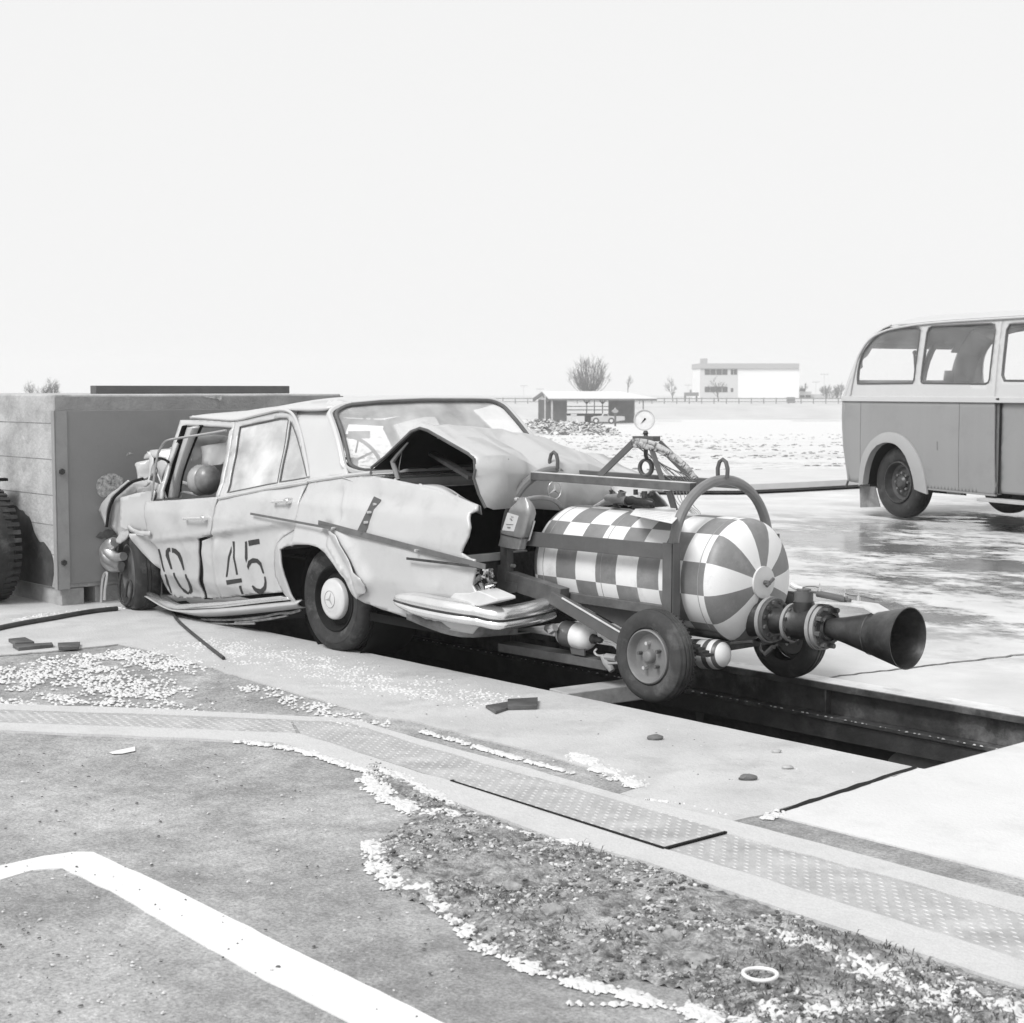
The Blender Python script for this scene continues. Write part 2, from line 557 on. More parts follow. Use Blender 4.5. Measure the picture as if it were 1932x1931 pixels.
def closed_slab(o, z):
    md = o.modifiers.new('solid', 'SOLIDIFY'); md.thickness = z + .002; md.offset = -1
    return o

def strip(outline_px, zf, z, name, m, jag=.0, step=.12, thick=0.03, kind='structure', label=None, cat=None, top=None):
    pts = [gp(q)[:2] for q in L(zf, *outline_px)]
    pts = resample(pts, step, True)
    if jag:
        pts = [p + np.array([mnoise.noise(Vector((p[0] * 9, p[1] * 9, 1))), mnoise.noise(Vector((p[0] * 9, p[1] * 9, 7)))]) * jag for p in pts]
    V_, F_ = tri2d(pts, step=step * 2)
    mb = MB(); mb.add([(p[0], p[1], z) for p in V_], F_); up_faces(mb)
    o = closed_slab(mb.build(name, m, smooth=False, fix=False), z)
    tag(o, label, cat, kind=kind)
    return o

# near slab along the pit (its far edge is the pit edge)
def near_slab():
    edge = [gp(q)[:2] for q in L(ZZ, (-60, 1243), (120, 1228), (225, 1217), (330, 1240), (488, 1290), (703, 1351), (800, 1368), (977, 1414), (1232, 1484), (1172, 1499), (1210, 1512), (1300, 1534), (1381, 1552), (1448, 1539))]
    pts = [(PIT[1] - .012, PIT[2]), (PIT[0], PIT[2]), (PIT[0], PIT[3]), (-9, PIT[3] + .3), (-9, -1.5)] + [tuple(e) for e in edge]
    pts[4] = tuple(gp(ZZ(-60, 1165))[:2])
    pts[3] = (-6.2, PIT[3])
    pts = resample(pts, .10, True)
    q = []
    for p in pts:
        if abs(p[1] - PIT[2]) < .02:
            q.append(p + np.array([0, mnoise.noise(Vector((p[0] * 7, 3, 1))) * .006])); continue
        q.append(p + np.array([mnoise.noise(Vector((p[0] * 8, p[1] * 8, 1))), mnoise.noise(Vector((p[0] * 8, p[1] * 8, 7)))]) * .03)
    V_, F_ = tri2d(q, step=.25)
    mb = MB(); mb.add([(p[0], p[1], .006) for p in V_], F_); up_faces(mb)
    return closed_slab(mb.build('concrete_apron', M_slab, smooth=False, fix=False), .006)
tag(near_slab(), kind='structure')

jl = [gp(q)[:2] for q in L(ZZ, (1733, 1452), (1461, 1541), (1600, 1576), (1932, 1660), (2200, 1730))]
pts = [tuple(p) for p in jl] + [(9.0, 1.55), (4.02, 1.55), (4.02, .11)]
V_, F_ = tri2d(resample(pts, .15, True), step=.4)
mb = MB(); mb.add([(p[0], p[1], .006) for p in V_], F_); up_faces(mb)
tag(closed_slab(mb.build('concrete_slab', M_slab2, smooth=False, fix=False), .006), kind='structure')

# open joint between the slabs: a ragged black gap with rubble in it
gap = [gp(q)[:2] for q in L(ZZ, (1733, 1452), (1600, 1496), (1461, 1541), (1448, 1540), (1592, 1491), (1727, 1449))]
gap = resample(gap, .05, True)
gap = [p + np.array([random.uniform(-.006, .006), random.uniform(-.01, .01)]) for p in gap]
V_, F_ = tri2d(gap, step=.1)
mb = MB(); mb.add([(p[0], p[1], .008) for p in V_], F_)
tag(mb.build('slab_joint', M_black, smooth=False), kind='structure')

# pit walls and floor
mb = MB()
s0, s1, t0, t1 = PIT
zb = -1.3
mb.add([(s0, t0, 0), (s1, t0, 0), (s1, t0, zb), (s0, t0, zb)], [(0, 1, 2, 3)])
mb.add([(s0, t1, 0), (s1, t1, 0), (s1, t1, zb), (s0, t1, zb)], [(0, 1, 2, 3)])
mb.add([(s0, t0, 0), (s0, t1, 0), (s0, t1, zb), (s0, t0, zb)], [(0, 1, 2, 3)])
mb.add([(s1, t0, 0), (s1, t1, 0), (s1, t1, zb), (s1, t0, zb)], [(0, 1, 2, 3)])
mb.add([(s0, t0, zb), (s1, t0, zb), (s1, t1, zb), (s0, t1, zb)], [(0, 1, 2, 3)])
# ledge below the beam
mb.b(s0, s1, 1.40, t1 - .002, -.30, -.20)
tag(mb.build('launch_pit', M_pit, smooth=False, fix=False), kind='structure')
# pale lime stain on the pit wall
def stain(px, name, m):
    pts = [onT(q, 1.54) for q in smooth_line(L(ZR, *px), 2, True)]
    V_, F_ = tri2d([(p[0], p[2]) for p in pts], step=.03)
    mb = MB(); mb.add([(p[0], 1.535, p[1]) for p in V_], F_)
    return mb.build(name, m, smooth=False)
M_stain = mat('lime_stain', .34, .8, .3, 9)
tag(stain([(1135, 700), (1150, 670), (1195, 640), (1195, 595), (1230, 610), (1270, 600), (1320, 610), (1340, 660), (1400, 690), (1410, 740), (1280, 790), (1180, 760)], 'lime_stain', M_stain), kind='structure')
tag(stain([(225, 400), (270, 390), (275, 450), (265, 520), (235, 520)], 'damp_stain', mat('damp', .15, .8, .3, 9)), kind='structure')

# steel track beam along the far side of the pit, rusty with a bright worn top
M_beam = mat('rusty_beam', .085, .6, .55, 7, metal=.2, bump=.5, bscale=35, dirt=.28, dscale=3.5, damt=.6)
M_worn = mat('worn_steel', .62, .35, .2, 8, metal=.0, dirt=.15, dscale=6, damt=.6)
rb = root('track_beam', (1.0, 1.44, -.2), 'rusty steel I-beam rail with shiny worn top lining the far side of the pit', 'steel beam')
mb = MB()
mb.b(s0 + .01, 6.0, 1.40, 1.545, -.035, 0.002)       # top flange
mb.b(s0 + .01, 6.0, 1.455, 1.485, -.175, -.035)      # web
mb.b(s0 + .01, 6.0, 1.385, 1.545, -.199, -.175)      # bottom flange
for i in range(6):
    a = s0 + .5 + i * 1.3
    mb.b(a, a + .012, 1.405, 1.455, -.174, -.036)
mb.build('beam_section', M_beam, rb, bevel=.004, smooth=False)
mb = MB()
mb.b(s0 + .02, 6.0, 1.404, 1.543, .0025, .006)
mb.build('running_surface', M_worn, rb, smooth=False)
mb = MB()
x = -1.0
while x < 4.4:
    mb.blob((x, 1.384, -.176), random.uniform(.003, .008), (1.5, 1, .6), 0)
    x += random.uniform(.02, .09)
mb.build('weld_crumbs', M_snow, rb)

# broken edge blocks at the end of the pit
for i, (a, b_, h, lb_) in enumerate(((4.04, 1.36, .12, 'left broken concrete lump at the right end of the track beam'), (4.17, 1.37, .10, 'right broken concrete lump at the right end of the track beam'))):
    mb = MB(); mb.box((a, b_, -.02), (.11, .07, h), ((1, .2 * (i - 1), .1), (-.2 * (i - 1), 1, 0), (-.1, 0, 1)))
    tag(mb.build('concrete_lump', mat('broken_concrete', .3, .9, .5, 9, bump=1, bscale=40), bevel=.008, loc=(a, b_, -.08)), lb_, 'concrete lump')

# cross plank over the pit in front of the near trailer wheel
mb = MB()
q1 = gp(ZT(80, 1100)); q2 = gp(ZT(1150, 965)); q3 = gp(ZT(1200, 1050)); q4 = gp(ZT(350, 1175))
v_ = q2 - q1; v_ = v_ / np.linalg.norm(v_)
e2 = q1 + v_ * .78
wv = (q4 - q1) - v_ * ((q4 - q1) @ v_)
mb.prism([q1, e2, e2 + wv, q1 + wv], (0, 0, -.09))
bld = mb.build('cross_beam', mat('weathered_timber', .36, .85, .25, 6, bump=.4, bscale=30), loc=(q1[0], q1[1], -.09), bevel=.006, smooth=False)
tag(bld, 'pale beam laid across the pit beside the near trailer wheel', 'beam')

# ---- covered cable duct: kerb strips and tread plates
strip([(-60, 1328), (0, 1331.6), (300, 1341), (665.6, 1360), (762, 1390), (1077, 1476), (1153, 1500), (1381, 1553), (1600, 1611), (1932, 1700), (2100, 1745), (2100, 1777), (1932, 1731), (1600, 1640), (1369, 1576), (1009, 1472), (794, 1410), (657, 1367), (300, 1352), (-60, 1341)],
      ZZ, .010, 'duct_kerb', M_border, .012)
strip([(-60, 1364), (0, 1367), (300, 1377), (567, 1388), (794, 1463), (853, 1479), (1255, 1607), (1500, 1682), (1928, 1816), (2100, 1870), (2100, 1922), (1932, 1869), (1461, 1716), (1221, 1632), (1028, 1579), (853, 1516), (794, 1494), (534, 1405), (300, 1395), (-60, 1379)],
      ZZ, .010, 'duct_kerb', M_border, .012)
def tread_plate(outline, z, label, pitch=(.052, .030), seed=1, zf=ZZ):
    pts = [gp(q)[:2] for q in L(zf, *outline)]
    rp = root('duct_cover', (float(np.mean([p[0] for p in pts])), float(np.mean([p[1] for p in pts])), z), label, 'cover plate', 'tread plates over the cable duct')
    V_, F_ = tri2d(pts, step=.2)
    mb = MB(); mb.prism([(p[0], p[1], z) for p in pts], (0, 0, -.008))
    mb.build('plate', M_plate, rp, smooth=False)
    P_ = np.array(pts); mb = MB()
    d = P_[1] - P_[0]; d /= np.linalg.norm(d); e = np.array([-d[1], d[0]])
    uv = np.array([[p @ d, p @ e] for p in P_])
    rs = random.Random(seed)
    u = uv[:, 0].min(); k = 0; C_ = []
    while u < uv[:, 0].max():
        v = uv[:, 1].min() + (k % 2) * pitch[1]
        while v < uv[:, 1].max():
            C_.append(d * u + e * v); v += pitch[1] * 2
        u += pitch[0] / 2; k += 1
    C_ = np.array(C_)
    ok = inside(C_, P_)
    for c, o in zip(C_, ok):
        if not o: continue
        a = .0125; b_ = .0038
        vs = [c - d * a, c - e * b_, c + d * a, c + e * b_]
        vs = [(p[0], p[1], z) for p in vs] + [(c[0] - d[0] * a * .4, c[1] - d[1] * a * .4, z + .0025), (c[0] + d[0] * a * .4, c[1] + d[1] * a * .4, z + .0025)]
        mb.add(vs, [(0, 1, 4), (1, 5, 4), (1, 2, 5), (2, 3, 5), (3, 4, 5), (3, 0, 4)])
    mb.build('tread_studs', mat('worn_stud', .45, .5, .3, 9, metal=.1), rp, smooth=False, fix=False)
    return rp
tread_plate([(-60, 1363), (560, 1387.5), (548, 1363), (-60, 1342)], .006, 'flat tread plate along the left straight stretch of the cable duct, dull and gritty', seed=1)
tread_plate([(568, 1388), (853, 1478), (1010, 1473), (794, 1411), (658, 1368), (552, 1363)], .006, 'worn tread plate at the bend of the cable duct, dusted with sand', seed=2)
tread_plate([(857, 1480), (1254, 1606), (1367, 1576), (1012, 1474)], .016, 'raised loose tread plate with dark open edge, third along the cable duct', seed=3)
tread_plate([(1259, 1607), (1715, 1748), (2090, 1865), (2090, 1775), (1932, 1732), (1600, 1641), (1372, 1577)], .006, 'long bright tread plate at the right end of the cable duct', seed=4)
mb = MB()
a = gp(ZZ(852, 1478)); b_ = gp(ZZ(1254, 1607)); c_ = gp(ZZ(1369, 1576))
mb.bar((a[0], a[1], .0125), (b_[0], b_[1], .0125), .016, .004); mb.bar((b_[0], b_[1], .0127), (c_[0], c_[1], .0127), .016, .004)
tag(mb.build('duct_gap', M_black, smooth=False), kind='structure')

# painted white parking line
o = strip([(-60, 880), (0, 860), (200, 815), (330, 796), (430, 797), (800, 968), (1300, 1222), (1932, 1530), (2200, 1665), (2000, 1780), (1600, 1578), (1200, 1376), (900, 1205), (500, 970), (440, 945), (290, 870), (150, 880), (0, 925), (-60, 945)], ZP, .004, 'road_marking',
      mat('road_paint', .68, .75, .06, 25, bump=.3, bscale=90, dirt=.5, dscale=10, damt=.35, grain=.08), .005, .03)

# ---- rough verge: soil heaved up between the asphalt and the duct
bed_px = [(794, 1497), (700, 1432), (690, 1460), (760, 1500), (790, 1530), (705, 1600), (700, 1640), (740, 1685), (830, 1722), (900, 1790), (1000, 1832), (1085, 1858), (1250, 1852), (1330, 1890), (1400, 1990), (1960, 2010), (2000, 1900), (1932, 1873), (1461, 1719), (1221, 1635), (1028, 1582), (853, 1520)]
bed = [gp(q)[:2] for q in L(ZZ, *bed_px)]
bed = smooth_line(bed, 1, True)
bedr = resample(bed, .045, True)
bedr = [p + np.array([mnoise.noise(Vector((p[0] * 12, p[1] * 12, 2))), mnoise.noise(Vector((p[0] * 12, p[1] * 12, 5)))]) * .035 for p in bedr]
BA = np.array(bedr)
def bed_h(p):
    d = float(np.min(np.linalg.norm(BA - np.array(p), axis=1)))
    n = mnoise.fractal(Vector((p[0] * 5, p[1] * 5, 0)), 1.0, 2.0, 5)
    n2 = mnoise.fractal(Vector((p[0] * 22, p[1] * 22, 4)), 1.0, 2.0, 4)
    k = min(1, d / .12)
    n3 = mnoise.noise(Vector((p[0] * 55, p[1] * 55, 8)))
    if d < .012: return -.003
    return .006 + k * max(0.0, .014 + .026 * n + .020 * abs(n2) + .006 * n3)
V_, F_ = tri2d(bedr, step=.028, jit=.25)
mb = MB(); mb.add([(p[0], p[1], bed_h(p)) for p in V_], F_)
tag(mb.build('soil_verge', M_soil, angle=180), kind='structure')

def rnd_in(poly_px, n, zf=ZZ):
    poly = [gp(q)[:2] for q in L(zf, *poly_px)]
    A = np.array(poly); lo, hi = A.min(0), A.max(0); o = []
    while len(o) < n:
        c = np.random.RandomState(len(o) + int(abs(lo[0] * 100)) + n).uniform(lo, hi, (400, 2))
        c = c[inside(c, poly)]
        o += [tuple(p) for p in c]
    return o[:n]
# loose stones on the verge
mb = MB()
for p in rnd_in(bed_px, 11000):
    if mnoise.noise(Vector((p[0] * 3, p[1] * 3, 6))) < -.15: continue
    r = min(.0085, abs(random.gauss(0, 1)) ** 1.8 * .0022 + .0014)
    mb.blob((p[0], p[1], bed_h(p) + r * .15), r, (1.4, .9, .7), 1 if r > .006 else 0, .42, m=random.choice((0, 0, 1, 1, 2)), rot=random.random() * 6)
tag(mb.build('verge_pebbles', [M_stone, mat('dark_grit', .09, .9, .4, 30), mat('pale_grit', .55, .9, .2, 30)], smooth=False, fix=False), 'small pebbles strewn over the soil verge by the cable duct', 'pebbles', kind='stuff')
# larger stones are things
for (px, r, lab) in [(ZQ(1140, 1040), .055, 'angular dark stone with a black crack under it in the middle of the verge'),
                     (ZQ(1310, 1195), .026, 'rounded pale egg-shaped stone in the lower verge'),
                     (ZQ(1870, 1280), .062, 'big flat-topped boulder half sunk in the verge left of the white ring'),
                     (ZQ(940, 915), .040, 'pale flat stone with a snow dab in the upper verge'),
                     (ZQ(1735, 1145), .042, 'long flat pale stone lying in the verge above the boulder'),
                     (ZQ(1230, 1150), .032, 'small white-dusted stone beside the egg-shaped stone')]:
    c = gp(px); r *= .75; mb = MB(); mb.blob((c[0], c[1], bed_h(c[:2]) + r * .12), r, (1.25, .85, .6), 1, .2, rot=YAW + random.uniform(-.4, .4))
    tag(mb.build('stone', mat('verge_stone', .30, .85, .4, 30, bump=.6, bscale=80), loc=(c[0], c[1], 0), angle=25, bevel=.003), lab, 'stone', 'larger stones in the verge')
# tufts of dead grass on the verge
mb = MB()
tuft = rnd_in([(1290, 1850), (1330, 1780), (1430, 1760), (1560, 1760), (1700, 1800), (1900, 1890), (1930, 1960), (1400, 1950), (1300, 1900)], 1500) + rnd_in([(1100, 1590), (1180, 1640), (1200, 1660), (1060, 1630)], 120) + rnd_in([(820, 1700), (1000, 1790), (1200, 1800), (1150, 1760), (900, 1680)], 250)
for p in tuft:
    if mnoise.noise(Vector((p[0] * 4, p[1] * 4, 9))) < -.12: continue
    a = random.random() * 6.28; l = random.uniform(.010, .034); h = bed_h(p)
    dx, dy = math.cos(a) * l, math.sin(a) * l
    wx, wy = -math.sin(a) * .0018, math.cos(a) * .0018
    mb.add([(p[0] - wx, p[1] - wy, h - .004), (p[0] + wx, p[1] + wy, h - .004), (p[0] + dx * .5 + wx, p[1] + dy * .5 + wy, h + l * .5), (p[0] + dx * .5 - wx, p[1] + dy * .5 - wy, h + l * .5), (p[0] + dx, p[1] + dy, h + l * .45)],
           [(0, 1, 2, 3), (3, 2, 4)])
tag(mb.build('dead_grass', mat('dead_grass', .10, .8, .5, 30), smooth=False, fix=False), kind='stuff')

# snow: drifts of melting crumbs (uncountable)
mb = MB()
def crumbs(line, wd, n, r0, zf=ZZ, dens=None, z=0.0):
    """melting snow: a lacy sheet whose edge sinks into the ground, height from layered noise"""
    if wd > .16: return
    P_ = [gp(q)[:2] for q in L(zf, *line)]
    A = np.array(resample(P_, .03))
    h = .005 if wd < .04 else .0065
    lo = A.min(0) - wd * 2.6; hi = A.max(0) + wd * 2.6
    nx = int((hi[0] - lo[0]) / h) + 1; ny = int((hi[1] - lo[1]) / h) + 1
    X_, Y_ = np.meshgrid(lo[0] + np.arange(nx) * h, lo[1] + np.arange(ny) * h, indexing='ij')
    Q = np.stack([X_.ravel(), Y_.ravel()], 1)
    d = np.full(len(Q), 9.0)
    for a in A: d = np.minimum(d, np.hypot(Q[:, 0] - a[0], Q[:, 1] - a[1]))
    near = d < wd * 2.6
    cover = min(1.0, n * r0 * r0 * 8 / (max(.2, len(A) * .03) * wd * 4))
    f = np.full(len(Q), -1.0)
    for k in np.nonzero(near)[0]:
        x, y = Q[k]
        if wd < .04: nz = mnoise.noise(Vector((x * 9, y * 9, 3))) * .9 + mnoise.noise(Vector((x * 28, y * 28, 5))) * .9 + mnoise.noise(Vector((x * 85, y * 85, 6))) * 1.0
        else: nz = mnoise.noise(Vector((x * 7, y * 7, 3))) * .6 + mnoise.noise(Vector((x * 36, y * 36, 5))) * .8 + mnoise.noise(Vector((x * 75, y * 75, 6))) * 1.3
        f[k] = (nz * .85 + .26 - .50 * (d[k] / (wd * 1.5)) ** 1.5) if wd < .04 else (nz * .75 - (.33 if n > 380 else .42) - .15 * (d[k] / (wd * 1.5)) ** 2)
    F_ = f.reshape(nx, ny); on_bed = inside(Q, bed)
    idx = {}
    vs = []; fs = []
    def vid(i, j):
        if (i, j) not in idx:
            k = i * ny + j; x, y = Q[k]
            v = f[k]
            b_ = (bed_h((x, y)) if on_bed[k] else .010)
            zz = b_ + (min(1.0, v * 2.0) * r0 * .24 + .001 if v > 0 else -.006) + .0008 * mnoise.noise(Vector((x * 150, y * 150, 2)))
            idx[(i, j)] = len(vs)
            vs.append((x + random.uniform(-.15, .15) * h, y + random.uniform(-.15, .15) * h, zz))
        return idx[(i, j)]
    for i in range(nx - 1):
        for j in range(ny - 1):
            if max(F_[i, j], F_[i + 1, j], F_[i, j + 1], F_[i + 1, j + 1]) > 0 and min(F_[i, j], F_[i + 1, j], F_[i, j + 1], F_[i + 1, j + 1]) > -.9:
                fs.append((vid(i, j), vid(i + 1, j), vid(i + 1, j + 1), vid(i, j + 1)))
    mb.add(vs, fs)
crumbs([(455, 1402), (540, 1412), (640, 1440), (700, 1462)], .018, 160, .010)
crumbs([(695, 1462), (720, 1500), (780, 1532), (850, 1545)], .030, 330, .016)
crumbs([(700, 1450), (800, 1490), (850, 1520)], .022, 120, .013)
crumbs([(700, 1595), (715, 1640), (745, 1675)], .024, 230, .015)
crumbs([(725, 1667), (800, 1690), (850, 1730), (905, 1790), (1000, 1830), (1100, 1862)], .017, 620, .013)
crumbs([(1080, 1858), (1180, 1880), (1250, 1900), (1300, 1903)], .018, 420, .015)
crumbs([(1075, 1897), (1200, 1900), (1310, 1912)], .008, 300, .009)
crumbs([(1310, 1915), (1400, 1935)], .03, 220, .017)
crumbs([(1035, 1590), (1100, 1597)], .018, 230, .016)
crumbs([(960, 1573), (1000, 1577)], .012, 80, .010)
crumbs([(1480, 1780), (1580, 1820), (1680, 1850)], .028, 420, .018)
crumbs([(1640, 1845), (1750, 1890), (1800, 1925)], .034, 330, .018)
crumbs([(1800, 1870), (1930, 1940)], .03, 200, .017)
crumbs([(1440, 1925), (1600, 1925), (1700, 1905)], .03, 180, .015)
crumbs([(1090, 1430), (1170, 1470), (1205, 1483)], .028, 380, .013)
crumbs([(800, 1383), (900, 1412), (1000, 1440), (1080, 1462)], .014, 330, .009)
crumbs([(1205, 1510), (1300, 1522), (1370, 1540)], .006, 260, .007)
crumbs([(1445, 1546), (1470, 1536)], .015, 60, .008)
crumbs([(0, 1325), (120, 1320), (330, 1338)], .08, 260, .010)
crumbs([(0, 1290), (60, 1270), (160, 1275), (260, 1310)], .13, 460, .013)
crumbs([(130, 1250), (230, 1235), (300, 1250), (350, 1260)], .10, 420, .013)
crumbs([(40, 1170), (120, 1160), (215, 1150)], .05, 500, .011)
crumbs([(400, 1220), (600, 1260), (700, 1290), (900, 1320)], .13, 200, .007)
crumbs([(480, 1300), (600, 1340), (700, 1370)], .05, 200, .008)
tag(mb.build('snow', M_snow, fix=False, angle=180), kind='stuff')
print('snow faces', len(mb.f))

M_joint = mat('joint_dark', .16, .9, .4, 5)
for (a, b_) in (((1230, 1075), (2100, 1082)), ((1380, 1000), (2050, 972)), ((1520, 1283), (2050, 1220))):
    A = gp(a, .003); B_ = gp(b_, .003); d = B_ - A
    L_ = [A + d * k / 60 + np.array([0, 0, 0]) + .02 * np.array([mnoise.noise(Vector((k * .5, 1, A[0]))), mnoise.noise(Vector((k * .5, 4, A[0]))), 0]) for k in range(61)]
    mb = MB(); w2 = np.array([-d[1], d[0], 0]); w2 /= np.linalg.norm(w2)
    mb.grid([[q - w2 * .008, q + w2 * (.010 + .006 * random.random())] for q in L_])
    tag(mb.build('yard_joint', M_joint, smooth=False), kind='structure')

# dark and pale chips scattered over the asphalt
mb = MB()
for p in rnd_in([(0, 1420), (500, 1420), (690, 1560), (800, 1750), (1000, 1931), (300, 1931), (0, 1800)], 420) + rnd_in([(0, 1700), (300, 1800), (350, 1931), (0, 1931)], 120) + rnd_in([(300, 1300), (1200, 1500), (1700, 1460), (900, 1300)], 160) + rnd_in([(0, 1250), (400, 1260), (640, 1350), (0, 1330)], 300):
    r = .002 + .0042 * random.random() ** 3
    mb.blob((p[0], p[1], .006 + r * .1), r, (1.4, .9, .5), 0, .3, m=int(random.random() < .55), rot=random.random() * 6)
tag(mb.build('scattered_grit', [mat('dark_grit', .09), mat('pale_grit', .55)], smooth=False, fix=False), kind='stuff')

# clods and stubble on the snowy field
mb = MB(); rs = random.Random(17)
for i in range(5200):
    D = 24 + 70 * rs.random() ** 1.7
    X = rs.uniform(-.12, .34) * D
    s_, t_ = fromXY(X, D)
    if mnoise.noise(Vector((X * .12, D * .35, 2))) < -.02: continue
    r = rs.uniform(.012, .05)
    mb.blob((s_, t_, zg(s_, t_) + r * .2), r, (2.2, 1.0, .5), 0, .3, rot=YAW + rs.uniform(-.5, .5))
tag(mb.build('field_clods', mat('clod_dark', .16, .9, .4, 4), smooth=False, fix=False), kind='stuff')
# =================================================================== WRECKED SEDAN
TC = .81
def hw(z):
    return float(np.interp(z, [.12, .2, .3, .5, .75, .9, .97, 1.40, 1.50], [.78, .80, .855, .885, .88, .845, .80, .62, .60]))
def side(q):
    t = -.05
    for _ in range(14):
        r = onT(q, t); t = TC - hw(r[2])
    return (r[0], r[2])
def S(zf, *pts):
    return [side(zf(*p)) for p in pts]

def pdist(s, z, line):
    d = 9
    for i in range(len(line) - 1):
        ax, az = line[i]; bx, bz = line[i + 1]
        vx, vz = bx - ax, bz - az
        k = max(0, min(1, ((s - ax) * vx + (z - az) * vz) / (vx * vx + vz * vz + 1e-9)))
        d = min(d, math.hypot(s - ax - k * vx, z - az - k * vz))
    return d
ARCH = S(Z6, (300, 905), (230, 790), (190, 680), (165, 560), (160, 480), (200, 455), (300, 438), (400, 440), (470, 460), (520, 500), (580, 580), (640, 670), (680, 740), (740, 830))
ARCH_LIP = ARCH
FOLD = S(Z2, (345, 1190), (420, 1300), (480, 1400), (530, 1500), (575, 1570))
FOLD2 = S(Z2, (265, 1175), (330, 1260), (420, 1440), (450, 1530))
OVAL = S(Z2, (350, 920), (345, 1080))
DENTL = S(Z2, (400, 860), (390, 960), (385, 1120))
SW = S(Z1, (500, 1275), (840, 1240), (965, 1220), (1580, 1130))
CR1 = S(Z1, (985, 1290), (1055, 1690))
SHO = S(Z2, (600, 940), (760, 985), (980, 1040))
def swage_z(s):
    return float(np.interp(s, [p[0] for p in SW], [p[1] for p in SW]))
def tf(s, z):
    t = TC - hw(z)
    if s > -.75:
        d = pdist(s, z, ARCH_LIP)
        if d < .10: t -= .030 * (1 - d / .10) ** .8
        d = pdist(s, z, FOLD); t -= .035 * math.exp(-(d / .045) ** 2)
        d = pdist(s, z, FOLD2); t += .028 * math.exp(-(d / .04) ** 2)
        d = pdist(s, z, OVAL); t += .022 * math.exp(-(d / .05) ** 2)
        d = pdist(s, z, DENTL); t -= .012 * math.exp(-(d / .02) ** 2)
        d = pdist(s, z, SHO); t += .010 * math.exp(-(d / .04) ** 2)
        if s > .1:
            t += .020 * (abs(mnoise.noise(Vector((s * 3.2 + z, z * 3 - s, 2)))) - .12)
            t += max(0, s - .9) * .10
    if -2.35 < s < -.45:
        k = z - swage_z(s)
        t += .020 / (1 + math.exp(max(-60, min(60, k / .012))))
        t -= .008 * math.exp(-((k - .012) / .02) ** 2)
        if z < swage_z(s):
            d = pdist(s, z, CR1); t -= .018 * math.exp(-(d / .035) ** 2)
            t += .016 * abs(mnoise.noise(Vector((s * 5, z * 4, 8))))
        else:
            t += .010 * mnoise.noise(Vector((s * 4, z * 5, 3)))
    return t

cr = root('wrecked_sedan', (-.95, .81, 0.0), 'crashed pale sedan with crumpled nose and burst boot, 10 and 45 stencilled on its doors', 'car')

def panel(outline, holes=(), step=.028, name='panel', m=None, parent=cr, fn=tf, thick=.014, off=0.0, mirror=False, angle=50):
    V_, F_ = tri2d(outline, holes, step)
    mb = MB()
    mb.add([(p[0], fn(p[0], p[1]) + off, p[1]) for p in V_], F_)
    mb2 = MB()
    # orient outwards (-y)
    fs = []
    for f in mb.f:
        a, b_, c = (np.array(mb.v[i]) for i in f)
        n = np.cross(b_ - a, c - a)
        fs.append(f if n[1] < 0 else f[::-1])
    mb.f = fs
    o = mb.build(name, m or M_paint, parent, fix=False, angle=angle, solid=thick, offset=-1) if thick else mb.build(name, m or M_paint, parent, fix=False, angle=angle)
    if mirror:
        mm = MB(); mm.v = [(v[0], 2 * TC - v[1], v[2]) for v in mb.v]; mm.f = [f[::-1] for f in mb.f]; mm.m = mb.m
        mm.build(name, m or M_paint, parent, fix=False, angle=angle, solid=thick, offset=-1)
    return o

def at_frac(P_, k):
    i = k * (len(P_) - 1); j = min(int(i), len(P_) - 2); return P_[j] + (P_[j + 1] - P_[j]) * (i - j)
# rear wing
wing = S(Z2, (130, 828), (430, 778), (600, 778), (730, 795), (840, 818), (1000, 856), (1130, 893), (1230, 930), (1300, 965), (1360, 990), (1352, 1030), (1305, 1055), (1298, 1110), (1304, 1160), (1285, 1230), (1250, 1300), (1232, 1352), (1290, 1395), (1320, 1402), (1325, 1480), (1308, 1590), (1345, 1650), (1400, 1740), (1400, 1860)) + \
    S(Z6, (1560, 1115), (1400, 1080), (1230, 1040), (1100, 985), (900, 925), (795, 880), (740, 830)) + ARCH[::-1][1:] + \
    S(Z6, (240, 870), (155, 800), (125, 740), (102, 660), (95, 560), (105, 500), (128, 440), (175, 388), (250, 335), (262, 300), (275, 230), (300, 140), (325, 80))
panel(wing, name='rear_wing', step=.02)
# far-side wing: plain, only its top line shows
def far_wing():
    top = [(-.45, 1.03), (.0, 1.10), (.35, 1.16), (.62, 1.19), (.80, 1.12), (1.0, 1.07), (1.15, .98)]
    mb = MB()
    G = []
    for s_, z_ in resample(top, .04):
        row = []
        for k in range(12):
            a = k / 11
            zz = z_ - a * (z_ - .35)
            y = 2 * TC - (TC - hw(min(zz, .95))) - .02 - .10 * max(0, 1 - a * 4) ** 2
            y += .015 * mnoise.noise(Vector((s_ * 5, zz * 5, 1)))
            row.append((s_, y, zz))
        G.append(row)
    mb.grid(G)
    mb.build('rear_wing', M_paint, cr, solid=.01)
    # shoulder of the far wing, folding over towards the boot
    G = []
    for s_, z_ in resample(top, .04):
        G.append([(s_, 1.56 - .10 * k, z_ + .012 * math.sin(k * 1.3) - .02 * k * (k > 1)) for k in range(4)])
    mb = MB(); mb.grid(G); mb.build('wing_shoulder', M_paint, cr, solid=.008)
far_wing()
